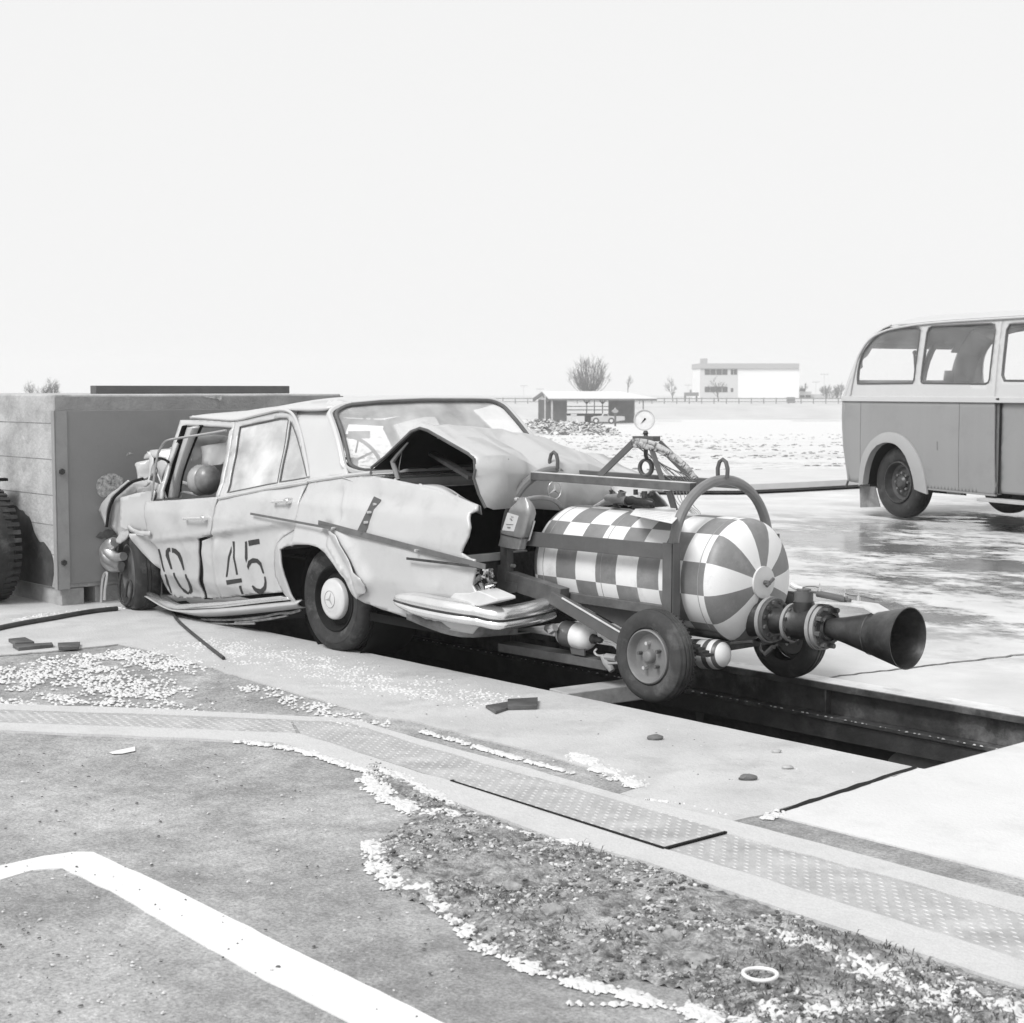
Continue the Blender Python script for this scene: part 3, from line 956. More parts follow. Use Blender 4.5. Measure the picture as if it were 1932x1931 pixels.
# raised water channel flange along the boot opening
mb = MB()
fl = [onT(q, .10) for q in smooth_line(L(Z2, (840, 815), (960, 842), (1060, 835), (1130, 845), (1180, 875), (1230, 912), (1300, 948), (1362, 975)), 2)]
mb.grid([[tuple(p), (p[0], p[1] + .05, p[2] - .02), (p[0], p[1] + .06, p[2] - .07)] for p in fl])
fl2 = [onT(q, .05) for q in smooth_line(L(Z2, (840, 819), (1000, 858), (1130, 895), (1230, 932), (1345, 985)), 2)]
n_ = min(len(fl), len(fl2)); A_ = resample([tuple(p) for p in fl], .03); B_ = resample([tuple(p) for p in fl2], .03)
m_ = 24
mb.grid([[at_frac(B_, i / m_), at_frac(A_, i / m_)] for i in range(m_ + 1)])
mb.build('boot_flange', M_paint, cr, solid=.004)

# doors (rear, front) below the windows
door_r = S(Z1, (1035, 942), (1200, 908), (1400, 868), (1690, 826), (1655, 890), (1622, 1000), (1606, 1090), (1592, 1150), (1560, 1185), (1500, 1225), (1455, 1275), (1425, 1350), (1418, 1450), (1430, 1540), (1478, 1645), (1300, 1660), (1060, 1690), (922, 1690), (900, 1600), (884, 1500), (880, 1400), (884, 1262), (975, 1222), (990, 1100), (1004, 1010))
dr = panel(door_r, name='rear_door', step=.018)
door_f = S(Z1, (484, 967), (700, 955), (1020, 932), (998, 1010), (984, 1100), (966, 1216), (854, 1248), (850, 1400), (848, 1500), (862, 1600), (904, 1690), (820, 1692), (690, 1684), (640, 1655), (600, 1600), (575, 1480), (560, 1390), (548, 1310), (520, 1282), (505, 1240), (492, 1160), (480, 1080))
df = panel(door_f, name='front_door', step=.018)
# dark bent gap between the doors: what lies behind it
mb = MB()
gx = S(Z1, (835, 1240), (905, 1232), (905, 1500), (920, 1600), (945, 1700), (880, 1700), (835, 1560))
mb.add([(p[0], tf(p[0], p[1]) + .022, p[1]) for p in gx], [tuple(range(len(gx)))])
mb.build('door_gap', M_black, cr, smooth=False)

# door pulls
def handle(parent, a, b_, name='door_handle'):
    p = side(Z1(*a)); q = side(Z1(*b_))
    mb = MB()
    A = np.array([p[0], tf(*p) - .035, p[1]]); B_ = np.array([q[0], tf(*q) - .035, q[1]])
    mb.tube([A + (B_ - A) * k for k in (0, .3, .7, 1)], [.010, .009, .011, .013], 10, flat=.7)
    mb.cyl(B_, B_ + np.array([0, .04, 0]), .021, 16)
    mb.cyl(B_ + np.array([0, -.012, 0]), B_, .014, 16)
    mb.cyl(A, A + np.array([0, .04, 0]), .010, 10)
    mb.build(name, M_chrome, parent)
handle(df, (800, 1092), (938, 1090)); handle(dr, (1462, 966), (1565, 962))

# stencilled numbers: black paint 1.5 mm proud of the door skin
def paint(polys, parent, name, zf=Z1):
    for pl in polys:
        pass
    mb = MB()
    for pl in polys:
        o = S(zf, *pl)
        V_, F_ = tri2d(o, step=.016)
        F2 = []
        P3 = [(p[0], tf(p[0], p[1]) - .0025, p[1]) for p in V_]
        mb.add(P3, F_)
    return mb.build(name, M_ink, parent, fix=False)
def arc_band(cx, cy, ro, ri, a0, a1, sx=1, n=16):
    o = []
    for k in range(n + 1):
        a = R(a0 + (a1 - a0) * k / n); o.append((cx + ro[0] * math.cos(a), cy - ro[1] * math.sin(a)))
    for k in range(n, -1, -1):
        a = R(a0 + (a1 - a0) * k / n); o.append((cx + ri[0] * math.cos(a), cy - ri[1] * math.sin(a)))
    return o
paint([[(555, 1325), (566, 1320), (578, 1370), (607, 1490), (598, 1492), (568, 1385)],
       [(603, 1512), (613, 1510), (640, 1590), (660, 1648), (649, 1650), (625, 1590)]], df, 'number_one')
paint([[(648, 1312), (628, 1314), (613, 1335), (612, 1372), (628, 1410), (652, 1474), (663, 1472), (650, 1420), (640, 1378), (636, 1352), (640, 1338), (650, 1345)],
       [(660, 1312), (690, 1322), (716, 1350), (733, 1390), (752, 1476), (742, 1482), (722, 1425), (700, 1372), (676, 1350), (662, 1350)],
       [(668, 1500), (678, 1498), (697, 1545), (735, 1610), (765, 1628), (790, 1655), (782, 1662), (745, 1642), (710, 1600), (688, 1555)],
       [(754, 1512), (765, 1508), (785, 1550), (806, 1600), (812, 1640), (800, 1658), (780, 1648), (790, 1622), (775, 1570)]], df, 'number_zero')
paint([[(1105, 1265), (1122, 1265), (1152, 1512), (1138, 1515), (1114, 1330)],
       [(1098, 1300), (1103, 1345), (1070, 1530), (1058, 1532)],
       [(1062, 1556), (1178, 1540), (1184, 1570), (1070, 1590)],
       [(1160, 1598), (1178, 1594), (1194, 1656), (1182, 1662)]], dr, 'number_four')
paint([[(1222, 1260), (1304, 1246), (1308, 1284), (1228, 1300)],
       [(1196, 1268), (1212, 1264), (1222, 1390), (1212, 1425), (1200, 1388)],
       [(1218, 1452), (1228, 1412), (1258, 1390), (1290, 1396), (1318, 1425), (1342, 1505), (1328, 1505), (1306, 1448), (1280, 1425), (1252, 1428), (1236, 1456), (1228, 1478)],
       [(1340, 1528), (1352, 1528), (1360, 1570), (1358, 1620), (1340, 1655), (1315, 1662), (1280, 1640), (1254, 1600), (1262, 1592), (1290, 1614), (1318, 1622), (1338, 1600), (1344, 1565)]], dr, 'number_five')

# sill with bright tread strip, twisted underside
mb = MB()
up = S(Z1, (532, 1632), (700, 1702), (770, 1728), (1100, 1708), (1478, 1668), (1560, 1690)); lo = S(Z1, (530, 1652), (700, 1756), (780, 1765), (1100, 1752), (1400, 1715), (1555, 1700))
mb.grid([[(a[0], .00, a[1]), (a[0], -.03, a[1] - .004), (b_[0], -.035, b_[1])] for a, b_ in zip(up, lo)])
mb.build('sill_strip', M_chrome, cr, solid=.004)
lo2 = S(Z1, (535, 1668), (700, 1772), (870, 1822), (1000, 1825), (1200, 1810), (1400, 1790), (1640, 1762)); lo1 = S(Z1, (530, 1655), (700, 1758), (790, 1768), (1000, 1756), (1200, 1742), (1400, 1722), (1625, 1700))
mb = MB()
A1 = resample(smooth_line(lo1, 2), .03); B1 = resample(smooth_line(lo2, 2), .03); G = []
for i in range(41):
    a = at_frac(A1, i / 40); b_ = at_frac(B1, i / 40); row = []
    for k_ in range(9):
        u = k_ / 8; row.append((a[0] + (b_[0] - a[0]) * u, .0 - .045 * math.sin(math.pi * min(1, u * .85 + .12)) + (.06 * max(0, u - .7)), a[1] + (b_[1] - a[1]) * u))
    row.append((b_[0], .14, b_[1] - .01)); G.append(row)
mb.grid(G)
mb.build('sill', M_paint2, cr, solid=.006)
mb = MB()
for (pts, r) in ([((900, 1846), (1100, 1852), (1350, 1832), (1480, 1797), (1560, 1800), (1640, 1775)), .009], [((1150, 1868), (1250, 1862), (1420, 1840), (1540, 1818)), .007], [((930, 1872), (1100, 1880), (1300, 1876)), .007]):
    P3 = [onT(q, .03) for q in smooth_line(L(Z1, *pts), 2)]
    mb.tube(P3, [r * (1 + .5 * mnoise.noise(Vector((i * .7, r * 90, 0)))) for i in range(len(P3))], 7)
mb.build('torn_underseal', mat('torn_metal', .24, .5, .6, 18, metal=.3, bump=.8, bscale=40), cr)
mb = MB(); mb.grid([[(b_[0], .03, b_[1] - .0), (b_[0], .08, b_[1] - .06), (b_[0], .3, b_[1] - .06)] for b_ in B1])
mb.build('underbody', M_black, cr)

# skin torn loose behind the wheel arch
flap = S(Z2, (262, 1168), (330, 1182), (375, 1215), (415, 1300), (470, 1400), (505, 1490), (560, 1535), (588, 1590), (578, 1640), (520, 1692), (470, 1600), (432, 1545), (350, 1400), (285, 1290))
FC = S(Z2, (300, 1190), (380, 1330), (450, 1450), (520, 1570), (545, 1640))
panel(flap, name='torn_arch_skin', step=.018, fn=lambda s, z: tf(s, z) - .012 - .03 * math.exp(-(pdist(s, z, FC) / .03) ** 2), thick=.004)
# crushed front wing pieces
def loose_panel(zf, pts, t, name='front_wing', m=M_paint, thick=.008, tt=None, wav=.015, parent=cr, step=.03):
    """pixel outline laid on a surface t(s,z)"""
    P3 = [onT(q, t) for q in L(zf, *pts)]
    o = [(p[0], p[2]) for p in P3]
    fn = tt or (lambda s, z: t)
    V_, F_ = tri2d(o, step=step)
    mb = MB()
    mb.add([(p[0], fn(p[0], p[1]) + wav * mnoise.noise(Vector((p[0] * 7, p[1] * 7, t * 9))), p[1]) for p in V_], F_)
    return mb.build(name, m, parent, fix=False, solid=thick, angle=60)
fw = loose_panel(Z1, [(332, 935), (400, 905), (490, 885), (500, 900), (484, 968), (476, 1060), (484, 1120), (495, 1205), (430, 1208), (375, 1185), (335, 1150), (330, 1050)], -.075, tt=lambda s, z: -.075 + .05 * math.sin((s + 2.5) * 9))
loose_panel(Z1, [(332, 1150), (345, 1142), (372, 1168), (430, 1185), (500, 1190), (500, 1225), (400, 1215), (355, 1195), (338, 1175)], -.11, name='wing_fold', tt=lambda s, z: -.10)
loose_panel(Z1, [(350, 1205), (430, 1214), (495, 1216), (516, 1262), (545, 1300), (560, 1390), (574, 1480), (598, 1600), (640, 1656), (570, 1625), (500, 1555), (440, 1450), (400, 1350)], -.13, name='front_wing', tt=lambda s, z: -.13 + .18 * max(0, min(1, (s + 2.46) / .22)))
loose_panel(Z1, [(190, 1155), (196, 1090), (215, 1030), (243, 945), (300, 895), (378, 828), (420, 810), (500, 815), (470, 850), (400, 895), (338, 930), (330, 1000), (332, 1150), (345, 1200), (310, 1230), (262, 1252), (225, 1200)], -.02, name='front_wing', tt=lambda s, z: -.02 + .05 * (s + 2.9) + .08 * (1 - z))
loose_panel(Z1, [(143, 1030), (170, 985), (230, 915), (330, 840), (370, 805), (380, 815), (360, 838), (300, 890), (246, 940), (205, 1060), (190, 1150), (175, 1100)], -.03, name='wing_edge', tt=lambda s, z: -.05)
mb = MB()
mb.tube([onT(q, -.06) for q in smooth_line(L(Z1, (460, 797), (372, 820), (300, 885), (243, 938), (215, 1010), (200, 1080), (192, 1155)), 2)], .011, 8)
mb.build('torn_seam', M_black, cr)
loose_panel(Z1, [(262, 1252), (300, 1195), (340, 1170), (352, 1200), (335, 1250), (295, 1280), (270, 1275)], -.09, name='wing_scrap', tt=lambda s, z: -.09)
# foil-like bonnet debris
def scrap(zf, pts, t, amp=.05, m=M_paint2, name='bonnet_scrap', thick=.004):
    return loose_panel(zf, pts, t, name, m, thick, None, amp, step=.022)
scrap(ZD, [(610, 690), (660, 620), (730, 585), (800, 570), (830, 620), (800, 760), (740, 860), (690, 880), (650, 840), (640, 760), (605, 730)], .05, .10, m=M_paint)
scrap(ZD, [(750, 460), (790, 480), (825, 560), (840, 640), (800, 760), (760, 990), (735, 950), (745, 760), (770, 620), (775, 540)], .02, .03, m=M_cap)
scrap(ZD, [(800, 510), (850, 440), (920, 430), (1000, 420), (1100, 400), (1080, 520), (1060, 600), (990, 570), (860, 570), (815, 560)], .35, .12, m=M_paint)
scrap(ZD, [(910, 620), (950, 590), (1010, 600), (1055, 650), (1040, 760), (980, 960), (930, 900), (905, 760)], .25, .05, m=M_paint)
scrap(ZD, [(490, 1110), (600, 1000), (690, 890), (740, 880), (850, 900), (960, 960), (940, 1100), (850, 1180), (730, 1190), (560, 1120)], .02, .05, m=M_paint)
scrap(ZD, [(760, 1050), (860, 1030), (930, 1060), (940, 1180), (740, 1190)], .00, .04, m=M_int)
mb = MB()
mb.tube([onT(q, .04) for q in smooth_line(L(ZD, (830, 590), (900, 560), (990, 570), (1070, 620)), 2)], .009, 8)
mb.build('wiring', M_black, cr)
# front bumper lobes bent round the wheel
mb = MB()
for (pts, r, t) in ([((205, 1290), (185, 1330), (195, 1385), (240, 1420), (300, 1445)),   .052, -.02], [((250, 1270), (205, 1300), (215, 1345), (260, 1385), (318, 1375)), .052, -.07], [((180, 1350), (190, 1420), (235, 1470), (300, 1465)), .044, -.0]):
    P3 = [onT(q, t) for q in smooth_line(L(Z1, *pts), 3)]
    mb.tube(P3, [r * (.6 + .4 * math.sin(math.pi * min(1, (i + 2) / len(P3) * 1.3))) for i in range(len(P3))], 12)
mb.build('front_bumper', mat('dull_chrome', .62, .32, .2, 7, metal=.8, dirt=.2, damt=.5), cr)
mb = MB()
mb.tube([onT(q, -.04) for q in smooth_line(L(Z1, (150, 1725), (152, 1640), (162, 1540), (180, 1495), (200, 1500), (190, 1560), (180, 1620), (176, 1700)), 2)], .011, 8)
mb.build('bumper_bracket', M_alu, cr)

# wheels
TYRE = [(.020, .20), (.006, .225), (-.004, .262), (.0, .295), (.012, .314), (.030, .322), (.055, .325), (.120, .325), (.145, .322), (.165, .312), (.178, .29), (.180, .25), (.165, .20)]
def car_wheel(c, ax, flat=0, cap=True, name='rear_wheel', k=1.0):
    wr = MB()
    prof = [(a, r * k) for a, r in TYRE]
    # sidewall ridge and tread grooves
    pr = prof[:3] + [(-.006, .268 * k), (-.0055, .272 * k), (-.002, .276 * k)] + prof[3:7] + [(.068, .325 * k), (.070, .317 * k), (.075, .317 * k), (.077, .325 * k), (.095, .325 * k), (.097, .317 * k), (.102, .317 * k), (.104, .325 * k)] + prof[7:]
    wr.lathe(pr, c, ax, 72)
    if flat:
        nv = []
        for v in wr.v:
            v = np.array(v); d = v[2] - (c[2] - .325 * k + flat)
            if d < 0: v = v + np.array([0, -.02, -d * .95])
            nv.append(tuple(v))
        wr.v = nv
    w_ = wr.build(name, M_rub, cr)
    rim = MB()
    rim.lathe([(.028, .203), (.012, .200), (.010, .192), (.022, .186), (.050, .178), (.060, .165), (.045, .150), (.034, .120), (.03, .0)], c, ax, 64)
    rim.lathe([(.165, .20), (.16, .0)], c, ax, 48)
    rim.build('rim', M_black if cap else mat('dirty_rim', .10, .7, .5, 8), w_)
    if cap:
        hc = MB()
        hc.lathe([(.034, .128), (.010, .126), (.004, .121), (-.001, .112), (-.004, .100), (-.0045, .088), (-.010, .075), (-.016, .045), (-.018, .0)], c, ax, 64)
        h_ = hc.build('hubcap', M_cap, w_, angle=60)
        e = MB()
        c = np.array(c, float); ax = np.array(ax, float)
        u = np.array([0, 0, 1.0]); v_ = np.cross(ax, u); v_ /= np.linalg.norm(v_)
        def pt(r, a, dz=-.020): return c + ax * dz + (u * math.cos(a) + v_ * math.sin(a)) * r
        e.tube([pt(.052, 2 * math.pi * i / 40, -.0165) for i in range(40)], .0016, 5, closed=True)
        for i in range(3):
            a = R(20) + i * 2 * math.pi / 3
            e.add([pt(.050, a, -.0165), pt(.008, a + 1.05, -.0195), pt(0, 0, -.0215), pt(.008, a - 1.05, -.0195)], [(0, 1, 2), (0, 2, 3)])
        e.build('star_emblem', mat('emblem_grey', .34, .4, .1, 9), h_, smooth=False)
    return w_
car_wheel((-.15, .0, .322), (0, 1, 0))
car_wheel((-.15, 1.44, .322), (0, 1, 0), name='rear_wheel')
aw = R(14)
fc_ = onT(Z1(345, 1545), -.03)
fwl = car_wheel((fc_[0], -.03, .272), (math.sin(aw), math.cos(aw), .03), flat=.06, cap=False, name='front_wheel', k=.96)
car_wheel((-2.42, 1.42, .30), (0, 1, 0), cap=False, name='front_wheel', k=.94)
mb = MB()   # burst tyre lip hanging
mb.tube([onT(q, -.075) for q in smooth_line(L(Z1, (300, 1500), (285, 1600), (290, 1700), (330, 1745), (370, 1700), (385, 1600), (360, 1540), (340, 1600), (335, 1680)), 3)], .010, 8)
mb.build('burst_tyre_lip', M_rubl, cr)

# roof skin
RZ = [(-2.17, 1.405, 1.445), (-2.0, 1.41, 1.452), (-1.83, 1.405, 1.462), (-1.55, 1.400, 1.49), (-1.3, 1.43, 1.515), (-1.07, 1.462, 1.54), (-.9, 1.475, 1.553), (-.6, 1.478, 1.56), (-.42, 1.475, 1.553), (-.34, 1.468, 1.545), (-.31, 1.46, 1.536)]
def rz(s, i): return float(np.interp(s, [r[0] for r in RZ], [r[i] for r in RZ]))
def wtop(y):
    a = (y - .2) / 1.22
    return (float(np.interp(a, [0, .1, .25, .5, .8, 1], [-.47, -.40, -.33, -.27, -.235, -.22])), float(np.interp(a, [0, .1, .25, .5, .8, 1], [1.475, 1.505, 1.522, 1.532, 1.53, 1.525])))
G = []
for u_ in np.linspace(0, 1, 48):
    row = []; s_ = -2.17 + 1.86 * u_
    for k in range(25):
        a = -1 + 2 * k / 24
        ww = TC - .2
        y = TC + ww * a
        z = rz(s_, 1) + (rz(s_, 2) - rz(s_, 1)) * (1 - abs(a) ** 2.6)
        sb = -2.17 + (wtop(y)[0] - .015 + 2.17) * u_
        if u_ > .85: z = z + (wtop(y)[1] + .012 - z) * ((u_ - .85) / .15) ** 1.5
        z += .008 * mnoise.noise(Vector((s_ * 3, y * 3, 0))) * (1 if s_ < -1 else .3)
        row.append((sb, y, z))
    G.append(row)
mb = MB(); mb.grid(G)
rf = mb.build('roof', M_roofp, cr, solid=.02, offset=-1 , angle=60)

# drip moulding
mb = MB()
dm = S(Z1, (835, 336), (1000, 348), (1158, 362), (1300, 325), (1440, 288), (1500, 280), (1555, 288), (1592, 315), (1620, 380), (1650, 480), (1680, 620), (1703, 785))
mb.tube([(p[0], tf(p[0], min(p[1], 1.45)) - .005, p[1]) for p in smooth_line(dm, 2)], .011, 8)
mb.build('drip_moulding', M_roofp, cr)

# C-pillar
cpil = S(Z2, (130, 826), (130, 790), (62, 480), (24, 340), (-16, 285), (-60, 262), (-80, 245), (0, 232), (120, 215), (235, 206), (345, 222), (318, 262), (295, 310), (302, 380), (368, 600), (425, 768))
def tcp(s, z):
    t = TC - hw(z)
    return t + max(0, (z - 1.40)) * .9
panel(cpil, name='c_pillar', m=M_roofp, fn=tcp, step=.03, mirror=True)

# rear door window frame, front door frame
frame_r = S(Z1, (1035, 942), (1150, 372), (1300, 338), (1450, 300), (1525, 290), (1575, 303), (1605, 345), (1640, 460), (1690, 700), (1702, 800), (1690, 822), (1400, 870))
h1 = S(Z1, (1086, 903), (1188, 410), (1340, 376), (1480, 346), (1540, 346), (1550, 362), (1466, 828), (1300, 860))
h2 = S(Z1, (1567, 366), (1580, 400), (1640, 590), (1684, 790), (1600, 805), (1479, 823))
panel(frame_r, [h1, h2], name='rear_window_frame', m=M_paint, step=.03, thick=.02)
frame_f = S(Z1, (741, 358), (900, 358), (1150, 372), (1142, 420), (1028, 938), (1005, 940), (1110, 440), (1132, 415), (950, 405), (765, 398), (706, 560), (660, 680), (600, 947), (578, 948), (636, 700), (651, 640), (690, 520))
panel(frame_f, name='front_window_frame', m=M_paint, step=.03, thick=.02)
# black seals
mb = MB()
for h in (h1, h2):
    mb.tube([(p[0], tf(p[0], p[1]) + .004, p[1]) for p in resample(h, .03, True)], .0065, 6, closed=True)
mb.tube([(p[0], tf(p[0], p[1]) + .01, p[1]) for p in S(Z1, (765, 402), (950, 408), (1136, 420))], .007, 6)
mb.build('window_seal', mat('seal_rubber', .10, .7, .2, 20), cr)
# glass
for h in (h1, h2):
    panel(h, name='rear_door_glass', m=M_glass, step=.06, thick=0, off=.012)
panel(h1, name='far_door_glass', m=M_glassr, step=.06, thick=0, fn=lambda s, z: 2 * TC - tf(s, z) - .02)
ffr = [h1, h2]
panel(frame_r, [h1, h2], name='far_window_frame', m=M_paint, step=.03, thick=-.02, fn=lambda s, z: 2 * TC - tf(s, z))
panel(frame_f, name='far_window_frame', m=M_paint, step=.03, thick=-.02, fn=lambda s, z: 2 * TC - tf(s, z))
fdr = S(Z1, (484, 967), (1690, 826), (1600, 1150), (1480, 1645), (700, 1690), (520, 1282))
panel(fdr, name='far_door', m=M_paint, step=.06, thick=-.02, fn=lambda s, z: 2 * TC - (TC - hw(z)))

# belt moulding
mb = MB()
bm_ = S(Z1, (1035, 942), (1200, 908), (1400, 870), (1700, 822)) + S(Z2, (130, 815), (300, 790), (430, 770), (600, 752))
mb.tube([(p[0], tf(p[0], p[1]) - .004, p[1]) for p in bm_], .012, 8)
mb.build('belt_moulding', M_alu, cr)

# A-pillar inside the front door opening, seals beside it
def strip3(zf, left, right, t, name, m, thick=.03):
    A_ = [onT(q, t) for q in L(zf, *left)]; B_ = [onT(q, t + .02) for q in L(zf, *right)]
    A_ = resample([tuple(a) for a in smooth_line(A_, 2)], .04); B_ = resample([tuple(a) for a in smooth_line(B_, 2)], .04)
    n_ = 16; mb = MB(); G = []
    for i in range(n_ + 1):
        a = at_frac(A_, i / n_); b_ = at_frac(B_, i / n_)
        G.append([a, (a * .65 + b_ * .35) + np.array([0, -.02, 0]), (a * .3 + b_ * .7) + np.array([0, -.024, 0]), b_])
    mb.grid(G)
    return mb.build(name, m, cr, solid=thick)
strip3(ZD, [(1050, 1160), (1090, 950), (1200, 560), (1290, 260), (1338, 105)], [(1205, 1150), (1235, 900), (1330, 600), (1440, 300), (1520, 105)], .10, 'a_pillar', M_paint)
strip3(ZD, [(965, 1170), (1000, 960), (1090, 620), (1200, 300), (1275, 90)], [(1052, 1160), (1092, 950), (1200, 560), (1290, 270), (1345, 80)], .13, 'pillar_seal', M_black, .01)
strip3(ZD, [(1200, 1150), (1232, 900), (1330, 600), (1440, 300), (1530, 80)], [(1245, 1150), (1280, 850), (1370, 590), (1490, 280), (1585, 80)], .14, 'pillar_seal', M_black, .01)
# vent window frame bent outwards
mb = MB()
mb.tube([onT(q, -.02) for q in smooth_line(L(ZD, (815, 1185), (840, 950), (868, 700), (905, 500), (940, 420), (1000, 325), (1060, 290), (1250, 258), (1600, 205), (1925, 150)), 2)], .0085, 8)
mb.tube([onT(q, .0) for q in L(ZD, (905, 800), (970, 980), (1035, 1165))], .007, 6)
mb.build('vent_frame', mat('vent_chrome', .5, .3, .2, 9, metal=.7), cr)

# inside: buckled bonnet seen through the windscreen, seat, unidentified two-tone ball, wheel, dark floor
mb = MB()
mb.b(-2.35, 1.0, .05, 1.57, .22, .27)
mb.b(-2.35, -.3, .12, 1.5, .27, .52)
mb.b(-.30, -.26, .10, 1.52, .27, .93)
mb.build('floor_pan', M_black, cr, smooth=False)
mb = MB()
G = []
for i in range(14):
    a = i / 13
    G.append([(-2.25 + .05 * mnoise.noise(Vector((i * .4, k * .5, 0))), .25 + 1.2 * a, .95 + .30 * k / 5 + .05 * mnoise.noise(Vector((i * .5, k * .5, 3)))) for k in range(6)])
mb.grid(G); mb.build('bonnet', M_paint2, cr, solid=.008)
def seat(s_, y):
    mb = MB()
    G = []
    for k in range(9):
        a = k / 8
        z = .45 + .42 * a; s1 = s_ + .12 * a
        wd = .25 * (1 - .35 * max(0, a - .7) / .3)
        G.append([(s1 - .06 + .10 * (j in (0, 6)) * .5, y - wd + 2 * wd * j / 6, z) for j in range(7)])
    mb.grid(G); mb.b(s_ - .5, s_, y - .25, y + .25, .38, .48)
    return mb.build('seat', M_int, cr, solid=.10, offset=0)
seat(-1.25, .45); seat(-1.25, 1.15)
mb = MB()
mb.b(-.62, -.50, .18, 1.44, .5, .95); mb.b(-.95, -.55, .18, 1.44, .40, .52)
mb.build('rear_bench', M_int, cr, bevel=.03)
pc = onT(ZD(1545, 890), .17)
mb = MB()
Gs = MB(); Gs.blob(pc, .096, (1, 1, 1.15), 3, 0)
bl = Gs.build('two_tone_ball', mat('ball_grey', .34, .4, .25, 4, coat=.3), cr, angle=80)
pc2 = onT(ZD(1655, 885), .175)
Gs = MB(); Gs.blob(pc2, .100, (.92, .97, 1.06), 3, 0)
Gs.build('ball_half', mat('ball_dark', .17, .45, .4, 12, coat=.3), bl, angle=80)
mb = MB()
pa = [onT(q, .32) for q in L(ZD, (1370, 590), (1450, 400), (1900, 330), (1925, 260), (1925, 600), (1860, 650), (1450, 720))]
V_, F_ = tri2d([(p[0], p[2]) for p in pa], step=.05)
mb.add([(p[0], .32 + .03 * mnoise.noise(Vector((p[0] * 5, p[1] * 5, 0))), p[1]) for p in V_], F_)
mb.build('buckled_panel', mat('panel_windscreen_lit', .68, .5, .1, 5), cr, solid=.01, fix=False)  # windscreen light on this panel is put into its pale colour
mb = MB()
mb.tube([onT(q, .15) for q in smooth_line(L(ZD, (1245, 1150), (1245, 1095), (1275, 1065), (1330, 1070), (1510, 1115)), 2)], .009, 6)
mb.tube([onT(q, .3) for q in L(ZD, (1270, 925), (1400, 965))], .014, 8)
mb.build('mirror_arm', M_alu, cr)
# steering wheel and its column
mb = MB()
wc = onT(ZW(370, 790), .50)
ax_ = np.array([.8, 0, .6])
u_ = np.array([0, 1.0, 0]); v_ = np.cross(ax_, u_)
mb.tube([wc + (u_ * math.cos(a) + v_ * math.sin(a)) * .20 for a in np.linspace(0, 2 * math.pi, 41)[:-1]], .012, 8, closed=True)
for a in (R(20), R(160), R(270)):
    mb.tube([wc, wc + (u_ * math.cos(a) + v_ * math.sin(a)) * .20], .008, 6)
mb.tube([wc, wc - ax_ * .4], .03, 8)
mb.build('steering_wheel', mat('bakelite', .14, .4, .2, 9), cr)
mb = MB()
m0 = onT(ZW(425, 480), .75)
mb.box(m0, (.03, .16, .05)); mb.tube([m0, m0 + np.array([0, -.03, -.12])], .006, 6)
mb.build('mirror', M_dark, cr)
mb = MB()       # windscreen uprights of the far side
for y0, y1, s_ in ((1.38, 1.44, -1.95),):
    mb.bar((s_, y0, 1.37), (s_ - .35, y1, .92), .07, .05)
mb.build('windscreen_pillar', M_int, cr)

# rear window: dark seal, light frame, glass
def rw(a, b_):   # a 0..1 near->far, b 0 top..1 bottom
    top = np.array([wtop(.2 + 1.22 * a)[0], .2 + 1.22 * a, wtop(.2 + 1.22 * a)[1]])
    bot = np.array([-.10 + .26 * a + .06 * math.sin(math.pi * a), .07 + 1.46 * a, 1.085 + .015 * math.sin(math.pi * a)])
    p = top + (bot - top) * b_
    return p + np.array([.03, 0, .03]) * math.sin(math.pi * b_) * .6
def rwloop(m=.0, rr=.13):
    o = []
    def cor(ca, cb, a0):
        for k in range(6):
            an = a0 + (math.pi / 2) * k / 5
            o.append((ca + rr * .62 * math.cos(an), cb + rr * math.sin(an)))
    cor(1 - rr * .62 - m, 1 - rr - m, 0); cor(m + rr * .62, 1 - rr - m, math.pi / 2); cor(m + rr * .62, rr + m, math.pi); cor(1 - rr * .62 - m, rr + m, 1.5 * math.pi)
    return o
lp = [rw(a, b_) for a, b_ in resample(rwloop(.0), .03, True)]
mb = MB(); mb.tube(lp, .022, 8, closed=True); mb.build('rear_window_surround', M_roofp, cr)
lp = [rw(a, b_) + np.array([.012, 0, .006]) for a, b_ in resample(rwloop(.022), .03, True)]
mb = MB(); mb.tube(lp, .013, 8, closed=True); mb.build('rear_window_seal', mat('seal_rubber', .1), cr)
V_, F_ = tri2d(rwloop(.02), step=.06)
mb = MB(); mb.add([rw(p[0], p[1]) for p in V_], F_)
mb.build('rear_window', M_glassr, cr, fix=False)
# scuttle between rear window and boot
mb = MB()
mb.grid([[rw(a, 1.0) + np.array([0, 0, -.01]), rw(a, 1.0) + np.array([.06, 0, -.02]), rw(a, 1.0) + np.array([.14, 0, -.035]), rw(a, 1.0) + np.array([.15, 0, -.09])] for a in np.linspace(-.02, 1.02, 14)])
mb.build('rear_scuttle', M_paint, cr, solid=.006)
mb = MB()
for k, c_ in ((0.05, -.03), (.10, -.04)):
    mb.tube([rw(a, 1.0) + np.array([k, 0, c_ + .02]) for a in np.linspace(0.02, .98, 10)], .007, 6)
mb.build('scuttle_trim', M_chrome, cr)

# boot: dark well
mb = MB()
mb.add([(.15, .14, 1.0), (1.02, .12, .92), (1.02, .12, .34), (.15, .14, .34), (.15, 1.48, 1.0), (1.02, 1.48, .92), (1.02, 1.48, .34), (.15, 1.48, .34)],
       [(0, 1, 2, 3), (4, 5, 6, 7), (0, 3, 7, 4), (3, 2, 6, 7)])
mb.build('boot_well', M_black, cr, smooth=False, fix=False)

